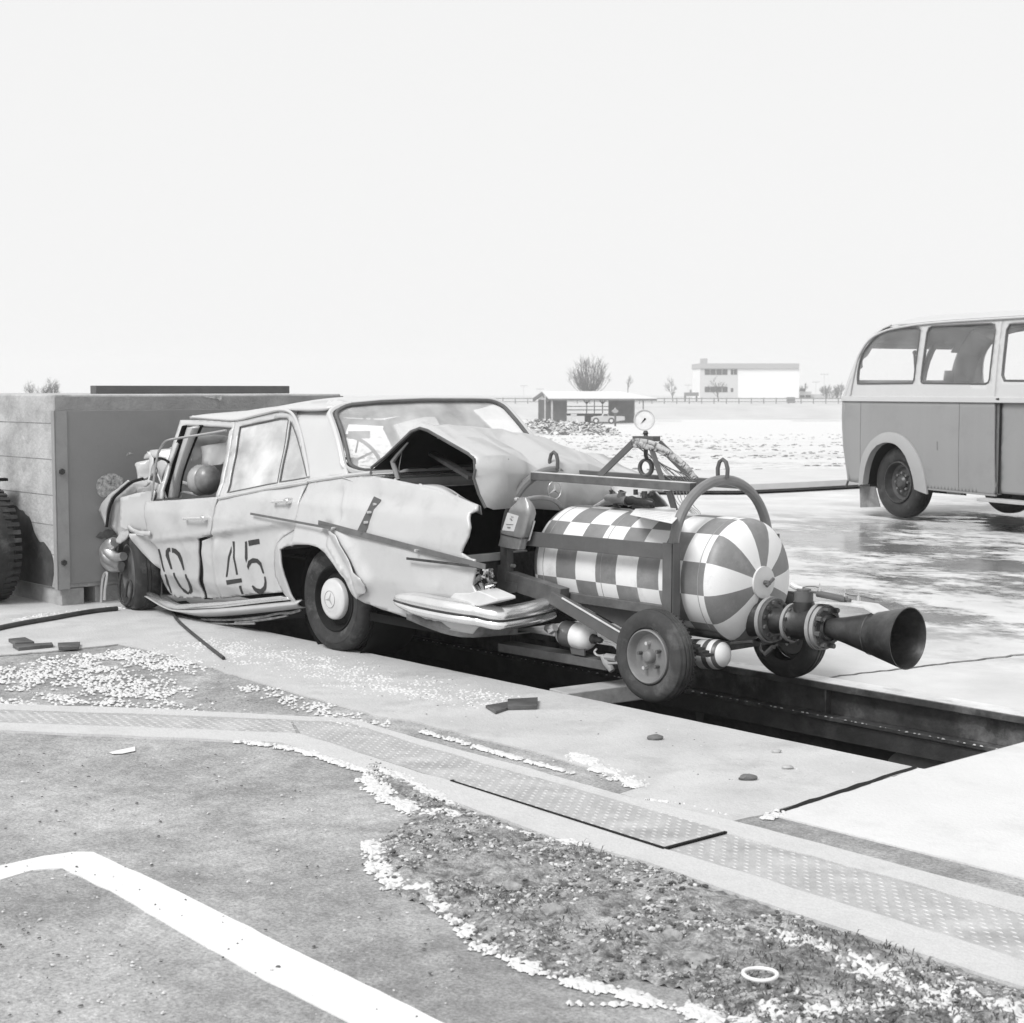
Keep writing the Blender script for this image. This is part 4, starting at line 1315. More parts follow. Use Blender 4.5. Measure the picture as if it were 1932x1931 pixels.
# boot lid: creased and thrust up
near = [onT(Z2(*p), t) for p, t in (((598, 704), .16), ((700, 622), .16), ((820, 505), .17), ((900, 432), .18), ((960, 409), .19), ((1020, 428), .20), ((1180, 520), .20), ((1320, 600), .20), ((1366, 640), .20), ((1372, 720), .20), ((1362, 780), .20), ((1400, 900), .22), ((1450, 1004), .24))]
far = [(-.02, 1.46, 1.07), (.12, 1.46, 1.12), (.26, 1.46, 1.17), (.40, 1.46, 1.21), (.47, 1.46, 1.22), (.55, 1.46, 1.205), (.72, 1.44, 1.15), (.86, 1.42, 1.10), (.90, 1.41, 1.075), (.93, 1.40, 1.03), (.94, 1.40, 1.0), (.95, 1.38, .95), (.93, 1.36, .885)]
G = []
for n_, f_ in zip(near, far):
    n_ = np.array(n_); f_ = np.array(f_); row = []
    i = len(G)
    for k in range(29):
        a = k / 28
        p = n_ + (f_ - n_) * a
        # crest stays high near the camera side, a pressed-in hollow in the middle
        z = p[2]
        if 2 < i < 9:
            z += .05 * math.sin(math.pi * a) * (1 if i in (3, 4, 5) else .6)
            z -= .05 * math.exp(-((a - .42) / .08) ** 2) * (i >= 5)
        s_ = p[0]
        if i >= 8:
            s_ += .05 * min(1, a / .10) - .07 * max(0, 1 - abs(a - .34) / .16) + .05 * max(0, 1 - abs(a - .6) / .25)
            z += .012 * math.sin(a * 11) * (i < 11)
            if i == 12: z = n_[2] - .02 + (f_[2] - n_[2] + .02) * a + .012 * math.sin(a * 9)
        s_ += .045 * (abs(mnoise.noise(Vector((p[0] * 5, p[1] * 6, 4)))) - .15) * (1.4 if i >= 8 else .5)
        z += .060 * (abs(mnoise.noise(Vector((p[0] * 4, p[1] * 5 + p[0] * 3, 1)))) - .15) * (1 if i < 9 else .3)
        if k == 0: s_, z = n_[0], n_[2]
        row.append((s_, p[1], z))
    G.append(row)
mb = MB(); mb.grid(G)
# split so the lid's underside can be black: outer skin and inner skin
lid = mb.build('boot_lid', M_paint, cr, angle=24)
md = lid.modifiers.new('crease', 'DECIMATE'); md.ratio = .30
md = lid.modifiers.new('solid', 'SOLIDIFY'); md.thickness = .006; md.offset = 0
def shift(G, d): return [[(p[0] + d[0], p[1] + d[1], p[2] + d[2]) for p in row] for row in G]
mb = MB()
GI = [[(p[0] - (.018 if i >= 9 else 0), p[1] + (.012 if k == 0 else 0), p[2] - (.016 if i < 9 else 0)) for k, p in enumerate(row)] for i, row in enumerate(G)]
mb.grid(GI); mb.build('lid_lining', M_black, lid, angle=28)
mb = MB()
mb.tube([np.array(G[i][0]) + np.array([0, .0, -.008]) for i in range(13)], .010, 6); mb.build('lid_edge', mat('edge_dark', .09, .6, .3, 9), lid)
# bright edge on the upright lip, ribs and hinge
mb = MB()
mb.bar(onT(Z2(1050, 610), .45), onT(Z2(1350, 790), .25), .05, .02)
mb.build('lid_rib', M_dark, lid)
mb = MB()
mb.tube([onT(Z2(*p), .2) for p in ((868, 528), (790, 620), (755, 670), (775, 730), (798, 805))], [.006, .012, .016, .016, .014], 8)
mb.tube([onT(Z2(*p), .22) for p in ((825, 600), (806, 700), (800, 790))], .003, 6)
mb.build('lid_hinge', mat('hinge_steel', .24, .5, .2, 10), cr)
# star emblem on the lid's rear skin
def lid_pt(a, i): 
    i0 = int(i); f = i - i0; k = a * 28; k0 = int(k); g = k - k0
    P_ = lambda x, y: np.array(G[x][y])
    return (P_(i0, k0) * (1 - g) + P_(i0, k0 + 1) * g) * (1 - f) + (P_(i0 + 1, k0) * (1 - g) + P_(i0 + 1, k0 + 1) * g) * f
ec = lid_pt(.44, 10.6)
mb = MB()
eu = np.array([0, 1.0, -.08]); ev = np.array([.05, 0, 1.0])
def ep(r, a, d=0): return ec + (eu * math.sin(a) + ev * math.cos(a)) * r + np.array([.058 + d, 0, 0])
mb.tube([ep(.052, a) for a in np.linspace(0, 2 * math.pi, 33)[:-1]], .003, 6, closed=True)
for i in range(3):
    a = i * 2 * math.pi / 3
    mb.add([ep(.05, a), ep(.009, a + 1.05), ep(0, 0, .008), ep(.009, a - 1.05)], [(0, 1, 2), (0, 2, 3)])
mb.build('star_emblem', M_alu, lid, smooth=False)

# tail: cross panel, torn light, twisted metal
mb = MB()
a_ = onT(Z2(1275, 1400), .05); b_ = onT(Z3(540, 1235), .62)
mb.bar(a_, b_, .03, .045); mb.build('tail_crossmember', M_int, cr, bevel=.004)
mb = MB()
mb.add([(.98, .04, .66), (.98, 1.5, .66), (.98, 1.5, .34), (.98, .04, .34)], [(0, 1, 2, 3)])
mb.build('tail_panel', mat('smashed_dark', .02, .6, .8, 14, bump=1, bscale=30), cr)
rs = random.Random(5)
mb = MB()
for i in range(110):
    px = Z2(rs.uniform(1330, 1520), rs.uniform(1470, 1660)); t = rs.uniform(.0, .30)
    p = onT(px, t); n = rs.uniform(.008, .03)
    d = np.array([rs.uniform(-1, 1) for _ in range(3)]); d /= np.linalg.norm(d)
    mb.bar(p - d * n, p + d * n, n * rs.uniform(.3, .9), .003, up=(rs.uniform(-1, 1), rs.uniform(-1, 1), .5))
mb.build('smashed_tail_light', mat('shards', .42, .3, .8, 30, metal=.5), cr, smooth=False)

# rear bumper, chromed double band wrapping round the corner
def bumper_line(px_top, t0):
    pass
bt = [onT(Z2(*p), t) for p, t in (((780, 1690), -.10), ((900, 1712), -.115), ((1050, 1745), -.12), ((1200, 1772), -.11), ((1330, 1792), -.07), ((1400, 1800), -.03))] + [onS(Z3(*p), s) for p, s in (((330, 1712), 1.40), ((430, 1700), 1.41), ((530, 1684), 1.41), ((640, 1660), 1.40), ((740, 1632), 1.38))]
for q in bt: print('bumper', q)
bt = smooth_line(bt, 2)
mb = MB(); G2 = []
prof = [(-.05, .052), (-.02, .054), (.004, .048), (.022, .034), (.031, .014), (.031, -.006), (.022, -.018), (.024, -.026), (.033, -.038), (.031, -.052), (.018, -.066), (-.01, -.074)]
for i, p in enumerate(bt):
    a = bt[max(0, i - 1)]; b_ = bt[min(len(bt) - 1, i + 1)]
    d = (b_ - a)[:2]; d /= np.linalg.norm(d); nrm = np.array([d[1], -d[0]])
    k = min(1, .45 + i * .09)
    row = [(p[0] + nrm[0] * o * k, p[1] + nrm[1] * o * k, p[2] + z * k) for o, z in prof]
    G2.append(row)
mb.grid(G2)
rbm = mb.build('rear_bumper', M_chrome, cr, solid=.004, angle=50)
# rubbing strip
mb = MB()
mb.tube([np.array(r[6]) + np.array([0, -.002, 0]) for r in G2], .007, 6); mb.build('rubbing_strip', M_rub, rbm)
# overrider stub
mb = MB()
o1 = L(Z2, (1178, 1690), (1215, 1650), (1320, 1652), (1395, 1632), (1450, 1655), (1530, 1690), (1535, 1712), (1400, 1748), (1330, 1738), (1180, 1702))
P3 = [onT(q, -.06) for q in o1]
mb.prism(P3, (.03, .11, .01)); mb.build('bumper_corner', M_cap, cr, bevel=.01)
# valance
mb = MB()
va = [onT(Z6(*p), t) for p, t in (((1100, 985), -.05), ((1250, 1035), -.05), ((1400, 1065), -.03), ((1550, 1085), .03), ((1750, 1080), .2), ((1931, 1070), .45))]
vb = [onT(Z6(*p), t) for p, t in (((1100, 1000), -.03), ((1250, 1062), -.02), ((1400, 1115), .0), ((1550, 1140), .06), ((1750, 1125), .22), ((1931, 1100), .45))]
va = smooth_line(va, 1); vb = smooth_line(vb, 1)
mb.grid([[a + np.array([0, 0, .03]), a, b_, b_ + np.array([-.02, .12, -.01])] for a, b_ in zip(va, vb)])
mb.build('rear_valance', mat('dirty_valance', .22, .5, .5, 7, dirt=.07, dscale=5, damt=.8), cr, solid=.006)
# axle, exhaust, suspension shadows beneath
mb = MB()
mb.cyl((-.15, .15, .30), (-.15, 1.45, .30), .05, 12)
mb.blob((-.15, .8, .28), .11, (1, 1, 1), 2, .05)
mb.tube([(-1.6, 1.1, .22), (-.4, 1.15, .2), (.3, 1.15, .25), (1.0, 1.2, .22)], .03, 8)
mb.b(-1.2, .9, .3, 1.3, .24, .33)
mb.build('rear_axle', M_dark, cr)
mb = MB()    # inner wheel arch
mb.lathe([(.06, .40), (.40, .40), (.42, .0)], (-.17, .0, .34), (0, 1, 0), 32)
mb.build('inner_arch', M_black, cr)

# steel measuring bars riveted along the flank
def sbar(zf, a, b_, wd, name, m, out=.010, wd2=None, parent=cr):
    p = side(zf(*a)); q = side(zf(*b_))
    A = np.array([p[0], tf(*p) - out, p[1]]); B_ = np.array([q[0], tf(*q) - out, q[1]])
    sh = min([0] + [tf(p[0] + (q[0] - p[0]) * k, p[1] + (q[1] - p[1]) * k) - .012 - (A[1] + (B_[1] - A[1]) * k) for k in np.linspace(0, 1, 30)])
    A[1] += sh; B_[1] += sh
    mb = MB(); d = (B_ - A) / np.linalg.norm(B_ - A); up = np.array([0, 0, 1.0]); up -= d * (up @ d); up /= np.linalg.norm(up); ot = np.array([0, 1, 0.])
    w1 = wd; w2 = wd2 or wd
    vs = [A - up * w1 / 2, A + up * w1 / 2, B_ + up * w2 / 2, B_ - up * w2 / 2]
    mb.prism(vs, ot * .006)
    return mb.build(name, m, parent, smooth=False)
M_bar = mat('grey_bar', .15, .45, .25, 10, metal=.3)
sbar(Z1, (1295, 1055), (1931, 1165), .014, 'flank_rod', M_bar, .03)
b1 = sbar(Z2, (240, 1125), (1440, 1455), .036, 'flank_bar', M_bar, .028, .030)
sbar(Z2, (662, 940), (552, 1195), .045, 'cross_strip', M_bar, .018)
sbar(Z2, (895, 1388), (1435, 1462), .014, 'flank_rod', M_dark, .035)
mb = MB()
for q in ((360, 1162), (600, 1045), (948, 1330), (1255, 1420), (632, 985), (580, 1120)):
    p = side(Z2(*q)); mb.cyl((p[0], tf(*p) - .034, p[1]), (p[0], tf(*p) - .01, p[1]), .008, 10)
mb.build('rivet', M_alu, b1)
# =================================================================== STEAM-ROCKET TRAILER
TX = .78                       # centre line of the trailer
tr = root('rocket_trailer', (2.26, TX, 0.0), 'two-wheeled rocket trailer with chequered pressure tank and dark exhaust horn, coupled to the wrecked sedan', 'trailer')
TZ, TRD = .612, .323
T0, T1 = 1.21, 2.46
# chequered shell: 12 sectors, ring boundaries along the tank
rings = [1.06] + [1.13 + i * .1588 for i in range(9)]
NSEG = 72
prof = [(0 - .0, .0)]
prof = []
def dome(side_, x_end, n=7, dep_=.12):
    o = []
    for k in range(n + 1):
        a = (math.pi / 2) * k / n
        o.append((x_end + side_ * dep_ * math.sin(a), TRD * math.cos(a) ** .8 if k < n else 0.0))
    return o
left = dome(-1, T0)[::-1]; right = dome(1, T1)
body = [(T0 + (T1 - T0) * i / 32.0, TRD) for i in range(1, 32)]
prof = left + body + right
PH0 = 22.0      # sector phase in degrees
def tank_m(i, k):
    x = (prof[i][0] + prof[i + 1][0]) / 2
    sec = int(((k + .5) * 360 / NSEG + PH0) // 30)
    if x > T1: return (sec + 1) % 2
    if x < T0: return (sec) % 2
    ring = int((T1 - x) / .1562)
    return (sec + ring) % 2
mb = MB(); mb.lathe(prof, (0, TX, TZ), (1, 0, 0), NSEG, ref=(0, 0, 1), mfun=tank_m)
tank = mb.build('tank', [M_white, M_grey], tr, angle=60)
# welded seams, end disc
mb = MB()
for x in (T0 + .05, 1.72, T1 - .04):
    mb.tube([(x, TX + TRD * 1.001 * math.cos(a), TZ + TRD * 1.001 * math.sin(a)) for a in np.linspace(0, 2 * math.pi, 73)[:-1]], .0022, 5, closed=True)
mb.build('tank_seam', mat('seam_grey', .3, .6, .2, 10), tank)
mb = MB(); mb.lathe([(T1 + .100, .085), (T1 + .128, .083), (T1 + .130, 0)], (0, TX, TZ), (1, 0, 0), 40)
dc = mb.build('end_disc', M_cap, tank)
mb = MB(); mb.tube([(T1 + .13, TX, TZ), (T1 + .165, TX, TZ)], .012, 8); mb.tube([(T1 + .16, TX - .02, TZ - .015), (T1 + .16, TX + .035, TZ + .02)], .009, 8)
mb.build('disc_lug', M_frame, dc)
# dark sheet over the tank's lower curve
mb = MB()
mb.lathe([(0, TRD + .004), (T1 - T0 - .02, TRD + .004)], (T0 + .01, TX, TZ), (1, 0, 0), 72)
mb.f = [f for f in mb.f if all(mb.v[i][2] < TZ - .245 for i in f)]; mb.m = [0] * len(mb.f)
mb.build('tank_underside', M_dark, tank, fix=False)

# hoops
def hoop(s_, name='hoop'):
    mb = MB()
    z0 = .80; rr = .375
    pts = [(s_, TX - rr, .50), (s_, TX - rr, z0 - .02)] + [(s_, TX - rr * math.cos(a), z0 - .03 + rr * math.sin(a) * .95) for a in np.linspace(0.05, math.pi - .05, 31)] + [(s_, TX + rr, z0 - .02), (s_, TX + rr, .50)]
    mb.tube(pts, .027, 10)
    h_ = mb.build(name, mat('hoop_grey', .17, .38, .15, 8), tr)
    mb = MB()
    zt = z0 - .03 + rr * .95
    mb.tube([(s_ - .032, TX, zt + .01), (s_ - .034, TX, zt + .06), (s_ - .022, TX, zt + .095), (s_, TX, zt + .108), (s_ + .022, TX, zt + .095), (s_ + .034, TX, zt + .06), (s_ + .032, TX, zt + .01)], .011, 8)
    mb.build('lifting_eye', M_frame, h_)
    return h_
hoop(2.30); hoop(1.00)
# top longitudinal rails, waist rails, uprights
def rail(a, b_, wd, th, name, up=(0, 0, 1), m=M_frame):
    mb = MB(); mb.bar(a, b_, wd, th, up); return mb.build(name, m, tr, bevel=.003, smooth=False)
M_ftop = mat('pale_frame_steel', .55, .4, .12, 9, dirt=.2, dscale=8, damt=.4)  # pale steel; on the top rail it covers only the upper face
ta = onT(Z3(600, 655), .60); tb = onT(Z3(1790, 740), .60)
mb = MB(); mb.bar(ta, tb, .050, .044); r_ = mb.build('top_rail', mat('frame_dark', .10, .5, .3, 12), tr, bevel=.003, smooth=False)
mb = MB(); mb.bar(ta + np.array([0, 0, .0235]), tb + np.array([0, 0, .0235]), .048, .003); mb.build('rail_cap', M_ftop, r_, smooth=False)
rail((ta[0], .97, ta[2]), (tb[0], .97, tb[2]), .045, .044, 'top_rail')
rail((1.05, .388, .765), (2.28, .388, .772), .012, .082, 'waist_rail')
rail((1.05, 1.172, .765), (2.28, 1.172, .772), .012, .082, 'waist_rail')
for y in (.385, 1.175):
    mb = MB(); mb.b(2.262, 2.335, y - .02, y - .008, .36, .82); mb.b(2.325, 2.337, y - .02, y + .035, .36, .82)
    mb.build('rear_upright', M_frame, tr, smooth=False, bevel=.002)
    mb = MB(); mb.b(1.00, 1.05, y - .02, y - .008, .48, .80); mb.b(1.048, 1.058, y - .02, y + .03, .48, .80)
    mb.build('front_upright', mat('frame_dark', .10, .5, .3, 12), tr, smooth=False, bevel=.002)
for z in (.60, .55, .505):
    mb = MB(); mb.cyl((1.058, .40, z), (1.085, .40, z), .010, 8)
    mb.build('clamp_bolt', M_alu, tr)
# hitch plate and lower frame
hp = L(Z3, (300, 1325), (385, 1312), (385, 1440), (480, 1460), (480, 1520), (345, 1545), (308, 1540))
P3 = [onT(q, .36) for q in hp]
mb = MB(); mb.prism(P3, (0, .012, 0)); mb.build('hitch_plate', mat('frame_dark', .1), tr, smooth=False)
def beam_px(zf, a, b_, t, wd, th, name, m=M_frame, t2=None):
    A = onT(zf(*a), t); B_ = onT(zf(*b_), t if t2 is None else t2)
    mb = MB(); mb.bar(A, B_, wd, th); return mb.build(name, m, tr, smooth=False, bevel=.003)
beam_px(Z3, (430, 1430), (830, 1560), .40, .07, .10, 'lower_rail', mat('frame_dark', .1))
beam_px(Z3, (700, 1530), (1650, 1668), .47, .05, .05, 'lower_rail', mat('frame_dark', .1))
bb = beam_px(Z4, (500, 835), (1030, 1150), .36, .04, .072, 'drawbar')
beam_px(Z4, (570, 840), (1010, 1100), .336, .008, .010, 'drawbar_edge', M_ftop)
rail((1.25, 1.20, .42), (2.2, 1.22, .26), .04, .085, 'drawbar')
# triangular web under the tank
mb = MB()
w3 = [onT(q, .52) for q in L(Z4, (640, 850), (1130, 925), (1120, 980), (1010, 1060), (960, 1030))]
mb.prism(w3, (0, .01, 0)); mb.build('web_plate', M_frame, tr, smooth=False)
rail((2.26, .30, .235), (2.26, 1.40, .235), .05, .05, 'axle', m=M_dark)
for y in (.45, 1.1):
    mb = MB()
    mb.b(2.2, 2.32, y - .02, y + .02, .24, .42)
    for k in range(4):
        mb.b(2.0 + k * .03, 2.52 - k * .03, y - .025, y + .025, .255 + k * .012, .268 + k * .012)
    mb.build('leaf_spring', M_dark, tr, smooth=False)
# wheels
def tr_wheel(y, sgn):
    c = (2.26, y, .243); ax = (0, sgn, 0)
    mb = MB()
    pr = [(.030, .140), (.012, .150), (.004, .170), (.000, .195), (.006, .215)] 
    pr += [(.016, .228), (.019, .2262), (.022, .2305), (.025, .229), (.028, .233), (.040, .238), (.044, .232), (.050, .232), (.053, .240), (.064, .2415), (.067, .235), (.073, .235), (.076, .2415), (.088, .240), (.091, .233), (.097, .233), (.100, .238), (.114, .230), (.128, .212), (.134, .19), (.130, .165), (.115, .14)]
    mb.lathe(pr, c, ax, 80)
    w_ = mb.build('wheel', M_rubl, tr)
    mb = MB()
    for k in range(60 if sgn > 0 else 0):   # shoulder lugs
        a = 2 * math.pi * k / 60
        for yy, r in ((.110, .2285),):
            d = np.array([math.cos(a), 0, math.sin(a)])
            mb.box(np.array(c) + d * r + np.array([0, sgn * yy, 0]), (.010, .024, .012), (d, (0, 1, 0), np.cross(d, (0, 1, 0))))
    if sgn > 0: mb.build('tread_lugs', M_rub, w_, smooth=False, fix=False)
    mb = MB()
    mb.lathe([(.024, .142), (.006, .140), (.002, .134), (.008, .128), (.030, .122), (.046, .112), (.048, .100), (.040, .06), (.036, .0)], c, ax, 56)
    rim = mb.build('rim', M_rim, w_)
    mb = MB()
    mb.lathe([(.04, .036), (.012, .034), (.004, .028), (.0, .022), (.0, .0)], c, ax, 28)
    mb.build('hub', M_rim, rim)
    for k in range(5):
        a = R(28) + k * 2 * math.pi / 5
        p = np.array(c) + np.array([math.cos(a) * .068, 0, math.sin(a) * .068])
        mb = MB(); mb.cyl(p + np.array([0, sgn * .045, 0]), p + np.array([0, sgn * .012, 0]), .010, 6)
        mb.build('wheel_nut', M_alu if k % 2 else M_frame, rim, smooth=False)
    return w_
tr_wheel(.25, 1); tr_wheel(1.46, -1)

# outlet: flanges, valve body, exhaust horn
NZ = .425
def flange(x, r, th, nb, br, name='flange', m=M_frame):
    mb = MB(); mb.lathe([(0, .03), (0, r), (th, r), (th, .03)], (x, TX, NZ), (1, 0, 0), 40)
    f_ = mb.build(name, m, tr)
    for k in range(nb):
        a = 2 * math.pi * (k + .5) / nb
        p = np.array([x + th - .008, TX + math.cos(a) * br, NZ + math.sin(a) * br])
        mb = MB(); mb.cyl(p - np.array([.012, 0, 0]), p + np.array([.022, 0, 0]), .0115, 6)
        mb.build('flange_bolt', M_dark if k % 3 else M_frame, f_, smooth=False)
    return f_
M_fl = mat('flange_grey', .27, .5, .2, 12, dirt=.1, damt=.5)
def X(px): return onT(Z5(*px), TX - .09)[0]
x1 = onT(Z5(572, 1000), TX - .10)[0]; x2 = onT(Z5(760, 1010), TX - .08)[0]; x3 = onT(Z5(945, 1040), TX - .10)[0]; x4 = onT(Z5(1120, 1060), TX - .05)[0]
mb = MB(); mb.lathe([(0, .14), (x1 - 2.28, .085)], (2.28, TX, NZ), (1, 0, 0), 32); mb.build('outlet_pipe', M_nozz, tr)
flange(x1, .118, .022, 12, .098, m=M_fl); flange(x1 + .025, .112, .02, 12, .095, m=M_frame)
mb = MB(); mb.lathe([(0, .07), (.05, .06), (x2 - x1 - .05, .062), (x2 - x1, .075)], (x1 + .045, TX, NZ), (1, 0, 0), 28); mb.build('pipe_neck', M_nozz, tr)
flange(x2, .098, .018, 10, .082, m=M_fl)
mb = MB(); mb.lathe([(0, .088), (.02, .080), (x3 - x2 - .03, .080), (x3 - x2 - .01, .09)], (x2 + .02, TX, NZ), (1, 0, 0), 32)
vb_ = mb.build('valve_body', M_nozz, tr)
mb = MB(); mb.tube([(x2 + .075, TX, NZ + .06), (x2 + .075, TX, NZ + .115)], .052, 20); mb.build('valve_neck', M_nozz, vb_)
mb = MB(); mb.tube([(x2 + .075, TX, NZ + .112), (x2 + .075, TX, NZ + .165)], .047, 20); mb.tube([(x2 + .075, TX, NZ + .165), (x2 + .075, TX, NZ + .178)], .036, 16)
mb.build('actuator_head', M_frame, vb_)
flange(x3, .118, .02, 12, .098, m=M_fl); flange(x3 + .024, .112, .022, 12, .094, m=M_fl)
mb = MB(); mb.lathe([(0, .092), (.012, .096), (.014, .07), (.03, .066)], (x3 + .046, TX, NZ), (1, 0, 0), 32); mb.build('horn_collar', M_dark, tr)
for k in range(8):
    a = 2 * math.pi * (k + .3) / 8
    p = np.array([x3 + .05, TX + math.cos(a) * .096, NZ + math.sin(a) * .096]); mb = MB(); mb.cyl(p, p + np.array([.03, 0, 0]), .013, 6)
    mb.build('collar_bolt', M_frame, tr, smooth=False)
x5 = onT(Z5(1705, 1130), TX)[0]
x4 = x3 + .07
mb = MB()
ho = [(0, .050), (.03, .053), (.10, .066), ((x5 - x4) * .55, .100), (x5 - x4 - .01, .146), (x5 - x4, .149), (x5 - x4, .144), ((x5 - x4) * .55, .094), (.02, .045), (.0, .0)]
mb.lathe(ho, (x4, TX, NZ), (1, 0, 0), 56)
horn = mb.build('exhaust_horn', M_nozz, tr, angle=40)
mb = MB(); mb.lathe([(0, .102), (.004, .1045), (.008, .103)], (x4 + (x5 - x4) * .55, TX, NZ), (1, 0, 0), 56); mb.build('horn_weld', M_dark, horn)
# bracket plate over the horn with a gas strut and handle
mb = MB()
p0 = onT(Z5(1010, 872), TX - .05); p1 = onT(Z5(1180, 880), TX - .05); p2 = onT(Z5(1370, 905), TX - .05); p3 = onT(Z5(1470, 965), TX - .03)
for a, b_ in ((p0, p1), (p1, p2), (p2, p3)):
    d = np.array([0, .12, .004]); mb.prism([a, b_, b_ + d, a + d], (0, 0, -.007))
mb.build('heat_shield', M_ftop, tr, smooth=False)
mb = MB()
mb.tube([onT(q, TX) for q in L(Z5, (905, 785), (1020, 800), (1060, 812))], .006, 8)
mb.tube([onT(q, TX) for q in L(Z5, (1030, 808), (1240, 852))], .017, 12)
mb.tube([onT(q, TX) for q in L(Z5, (1225, 848), (1275, 860))], .009, 8)
st_ = mb.build('actuator_strut', M_frame, tr)
mb = MB()
for q in ((1045, 785), (1232, 830), (1335, 845)):
    p = onT(Z5(*q), TX); mb.tube([p - np.array([0, 0, .012]), p + np.array([0, 0, .012])], .009, 8); mb.tube([p + np.array([0, 0, .01]), p + np.array([0, 0, .035])], .003, 5)
mb.build('strut_fittings', M_alu, st_)
mb = MB()
mb.tube([onT(q, TX) for q in smooth_line(L(Z5, (920, 765), (960, 752), (1030, 758), (1048, 780)), 2)], .002, 5)
mb.build('strut_wire', M_dark, st_)
mb = MB()
mb.tube([onT(q, TX) for q in smooth_line(L(Z5, (1235, 808), (1280, 822), (1330, 828), (1400, 838), (1455, 855)), 2)], .002, 5)
mb.build('strut_wire', M_dark, st_)
mb = MB()
mb.tube([onT(q, TX) for q in smooth_line(L(Z5, (838, 740), (870, 765), (920, 772)), 2)], [.017, .016, .012, .010], 10)
mb.build('valve_lever', M_ftop, tr)
# small line and clutter beneath
mb = MB()
mb.tube([onT(q, .72) for q in smooth_line(L(Z5, (610, 1180), (600, 1230), (640, 1260), (700, 1210), (730, 1190)), 2)], .007, 6)
mb.tube([onT(q, .66) for q in L(Z5, (640, 1262), (700, 1205))], .014, 8)
mb.tube([onT(q, .60) for q in L(Z5, (380, 1180), (545, 1168))], .008, 6)
mb.build('drain_line', M_dark, tr)

# gas bottles slung below
def bottle(p0, p1, r, bands, name='gas_bottle', neck=True):
    p0 = np.array(p0); p1 = np.array(p1); ln = np.linalg.norm(p1 - p0)
    pr = [(0, 0), (.004, r * .5), (.02, r * .85), (.045, r)] + [(x, r) for x in np.linspace(.06, ln - .06, 14)] + [(ln - .045, r * .97), (ln - .025, r * .82), (ln - .008, r * .55), (ln, r * .3), (ln + .001, 0)]
    def mf(i, k):
        x = (pr[i][0] + pr[i + 1][0]) / 2
        for a, b_ in bands:
            if a <= x / ln <= b_: return 1
        return 0
    mb = MB(); mb.lathe(pr, p0, p1 - p0, 36, mfun=mf)
    o = mb.build(name, [M_white, mat('bottle_grey', .10, .4, .2, 9)], tr)
    if neck:
        d = (p1 - p0) / ln
        mb = MB(); mb.tube([p1 - d * .015, p1 + d * .02, p1 + d * .03, p1 + d * .055, p1 + d * .075], [.028, .026, .016, .018, .010], 14)
        mb.build('bottle_neck', M_dark, o)
    return o
b0 = onT(Z4(562, 1095), .48); b1 = onT(Z4(800, 1145), .48)
bottle(b0, b1, .074, [(.14, .52)])
b0 = onT(Z4(1440, 1255), .62); b1 = onT(Z4(1800, 1262), .62)
bottle(b0, b1, .078, [(.0, .16), (.40, .52), (.66, .76), (.855, .93)], neck=False)
mb = MB()
mb.tube([onT(q, .44) for q in smooth_line(L(Z4, (880, 1165), (940, 1180), (975, 1210), (1000, 1260)), 2)], .005, 6)
mb.tube([onT(q, .44) for q in smooth_line(L(Z4, (830, 1220), (808, 1240), (830, 1270), (870, 1270)), 2)], .006, 6)
mb.build('gas_line', M_alu, tr)
mb = MB()
mb.tube([onT(q, .44) for q in L(Z4, (870, 1270), (905, 1320), (945, 1385))], [.013, .024, .016], 10)
mb.tube([onT(q, .44) for q in L(Z4, (900, 1280), (980, 1290))], .02, 8)
mb.tube([onT(q, .40) for q in L(Z4, (915, 1328), (1000, 1326))], .007, 6)
mb.build('regulator', M_int, tr)
beam_px(Z4, (150, 1200), (960, 1340), .50, .12, .05, 'under_beam', mat('frame_dark', .1))
mb = MB()
mb.prism([onT(q, .44) for q in L(Z4, (630, 1205), (735, 1225), (738, 1275), (640, 1255))], (0, .01, 0)); mb.build('bracket', M_frame, tr, smooth=False)
mb = MB()
mb.tube([onT(q, .38) for q in L(Z4, (455, 1060), (490, 1075), (520, 1060))], [.02, .03, .022], 8)
mb.build('shackle', M_alu, tr)

# pressure gauge on its A-frame
gc = onT(Z3(1426, 238), TX)
cd = CAM - gc; cd /= np.linalg.norm(cd)
gn = np.array([cd[0], cd[1], .02]); gn /= np.linalg.norm(gn)
mb = MB(); mb.lathe([(-.03, .0), (-.03, .048), (-.004, .054), (.004, .0585), (.008, .0575), (.0075, .052)], gc, gn, 48)
gg = mb.build('gauge', M_roofp, tr)
mb = MB(); mb.lathe([(.004, .054), (.0045, .0)], gc, gn, 48); mb.build('dial', M_white, gg)
gu = np.array([0, 0, 1.0]); gu -= gn * (gu @ gn); gu /= np.linalg.norm(gu); gw = np.cross(gu, gn)
def gpnt(x, y, d=.007): return gc + gw * (x if True else 0) + gu * y + gn * d
mb = MB()
sx_ = 1 if (gw @ _rgt) > 0 else -1
mb.add([gpnt(sx_ * .010, .006), gpnt(sx_ * .003, .0125), gpnt(-sx_ * .022, -.024), ], [(0, 1, 2)])
mb.lathe([(.0065, .005), (.0075, 0)], gpnt(sx_ * .003, .006, 0), gn, 12)
mb.build('needle', M_black, gg, smooth=False)
mb = MB()
for k in range(25):
    a = R(-135 + 270 * k / 24); r0 = .046; r1 = .049 if k % 4 else .043
    d = np.array([math.sin(a), math.cos(a)]); e = np.array([d[1], -d[0]]) * .0004
    mb.add([gpnt(*(d * r0 + e), .0058), gpnt(*(d * r1 + e), .0058), gpnt(*(d * r1 - e), .0058), gpnt(*(d * r0 - e), .0058)], [(0, 1, 2, 3)])
mb.build('dial_ticks', M_ink, gg, smooth=False, fix=False)
mb = MB()
